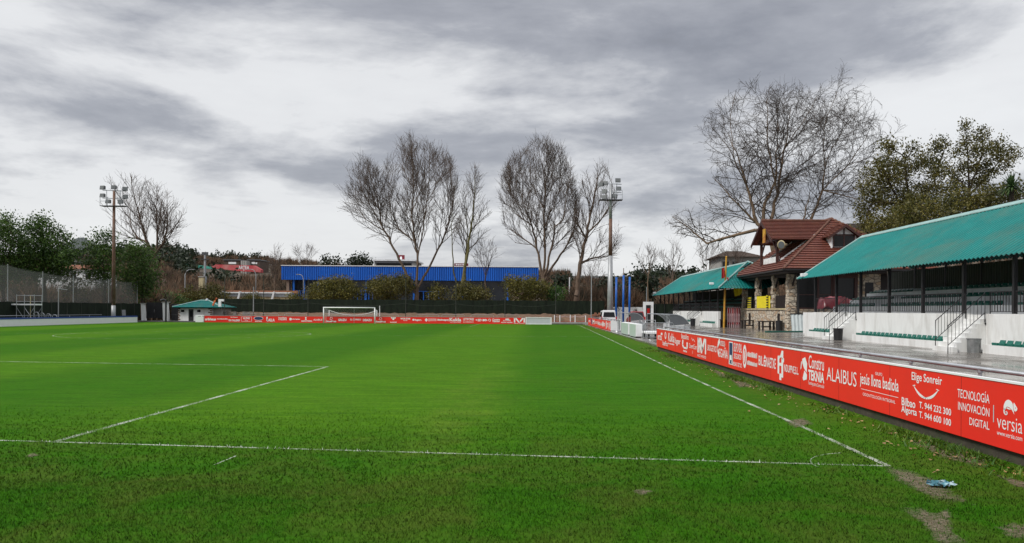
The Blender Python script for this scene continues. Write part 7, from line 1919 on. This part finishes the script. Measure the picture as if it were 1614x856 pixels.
# far-off woods that read as one mass
def woods(name, label, specs, mat, seed, hgt, per=46):
    r = np.random.RandomState(seed); Vs = []
    for (px0, px1, d0, d1, n, f) in specs:
        for _ in range(n):
            px = r.uniform(px0, px1); d = r.uniform(d0, d1); x = ray(px, 430)[0] / F * d; z = f(px, d); h_ = hgt * r.uniform(.5, 1.35); w_ = h_ * r.uniform(.35, .6)
            th = r.uniform(0, 2 * math.pi, per); el_ = r.uniform(.1, 1.5, per); ll = r.uniform(.6, 1.05, per)
            u3 = np.stack([np.cos(th) * np.cos(el_) * w_, np.sin(th) * np.cos(el_) * w_, np.sin(el_) * h_ * .62], 1)
            c = np.array([x, d, z + h_ * .38]); s = c + u3 * (r.uniform(.05, .65, per))[:, None]; e = c + u3 * ll[:, None] + r.normal(0, .1 * h_, (per, 3)) + np.array([0, 0, .12 * h_])
            wd = h_ * .012 + d * .00022; a = r.uniform(0, 2 * math.pi, per); o_ = np.stack([np.cos(a) * wd, np.sin(a) * wd * .3, np.sin(a) * wd], 1)
            V = np.stack([s - o_, s + o_, e], 1); Vs.append(V.reshape(-1, 3))
            t0 = np.array([x, d, z - .2]); o1 = np.array([wd * 1.5, 0, 0]); Vs.append(np.stack([t0 - o1, t0 + o1, c + np.array([0, 0, h_ * .3])]))
    V = np.concatenate(Vs); o = link(name, fast_mesh(name, V, np.arange(len(V)).reshape(-1, 3)), mat); tag(o, label, 'woods', kind='stuff')
hz = lambda px, d: hill_z(px, d)
woods('bare_woods', 'brown leafless woods covering the hillside', [(-100, 270, 180, 300, 500, hz), (270, 425, 180, 250, 300, hz), (425, 700, 180, 300, 450, hz), (-100, 270, 300, 450, 500, hz), (425, 700, 300, 318, 160, hz), (250, 900, 360, 470, 700, hz), (860, 1250, 180, 330, 700, hz), (1100, 1900, 180, 400, 500, hz)], 'twig_wood', 5, 4.6, 60)
woods('undergrowth', 'reddish brown undergrowth behind the end of the green fence', [(885, 1010, 128, 160, 420, lambda a, b: 0.2), (230, 350, 128, 175, 420, lambda a, b: 0.), (30, 260, 116, 150, 380, lambda a, b: 0.), (1040, 1130, 140, 175, 200, lambda a, b: 0.)], 'twig_wood', 6, 4.2, 80)
def clumps():
    r = np.random.RandomState(8); C = []
    for (px0, px1, d0, d1, n) in ((255, 300, 300, 400, 60), (150, 300, 380, 450, 70), (345, 375, 225, 240, 8), (300, 420, 440, 460, 50), (1000, 1300, 300, 420, 120), (0, 150, 300, 440, 90)):
        for _ in range(n):
            px, d = r.uniform(px0, px1), r.uniform(d0, d1); z = hill_z(px, d); w_ = r.uniform(2, 4.5)
            for _ in range(10): C.append((ray(px, 430)[0] / F * d + r.normal(0, w_ * .5), d + r.normal(0, w_ * .5), z + abs(r.normal(w_ * .7, w_ * .5))))
    V, Fc = leaves_mesh(np.array(C), .75, .9, 12, r); o = link('evergreen_woods', fast_mesh('evergreen_woods', V, Fc), 'leaf_conifer'); tag(o, 'dark evergreen patches in the hillside woods', 'woods', kind='stuff')
clumps()
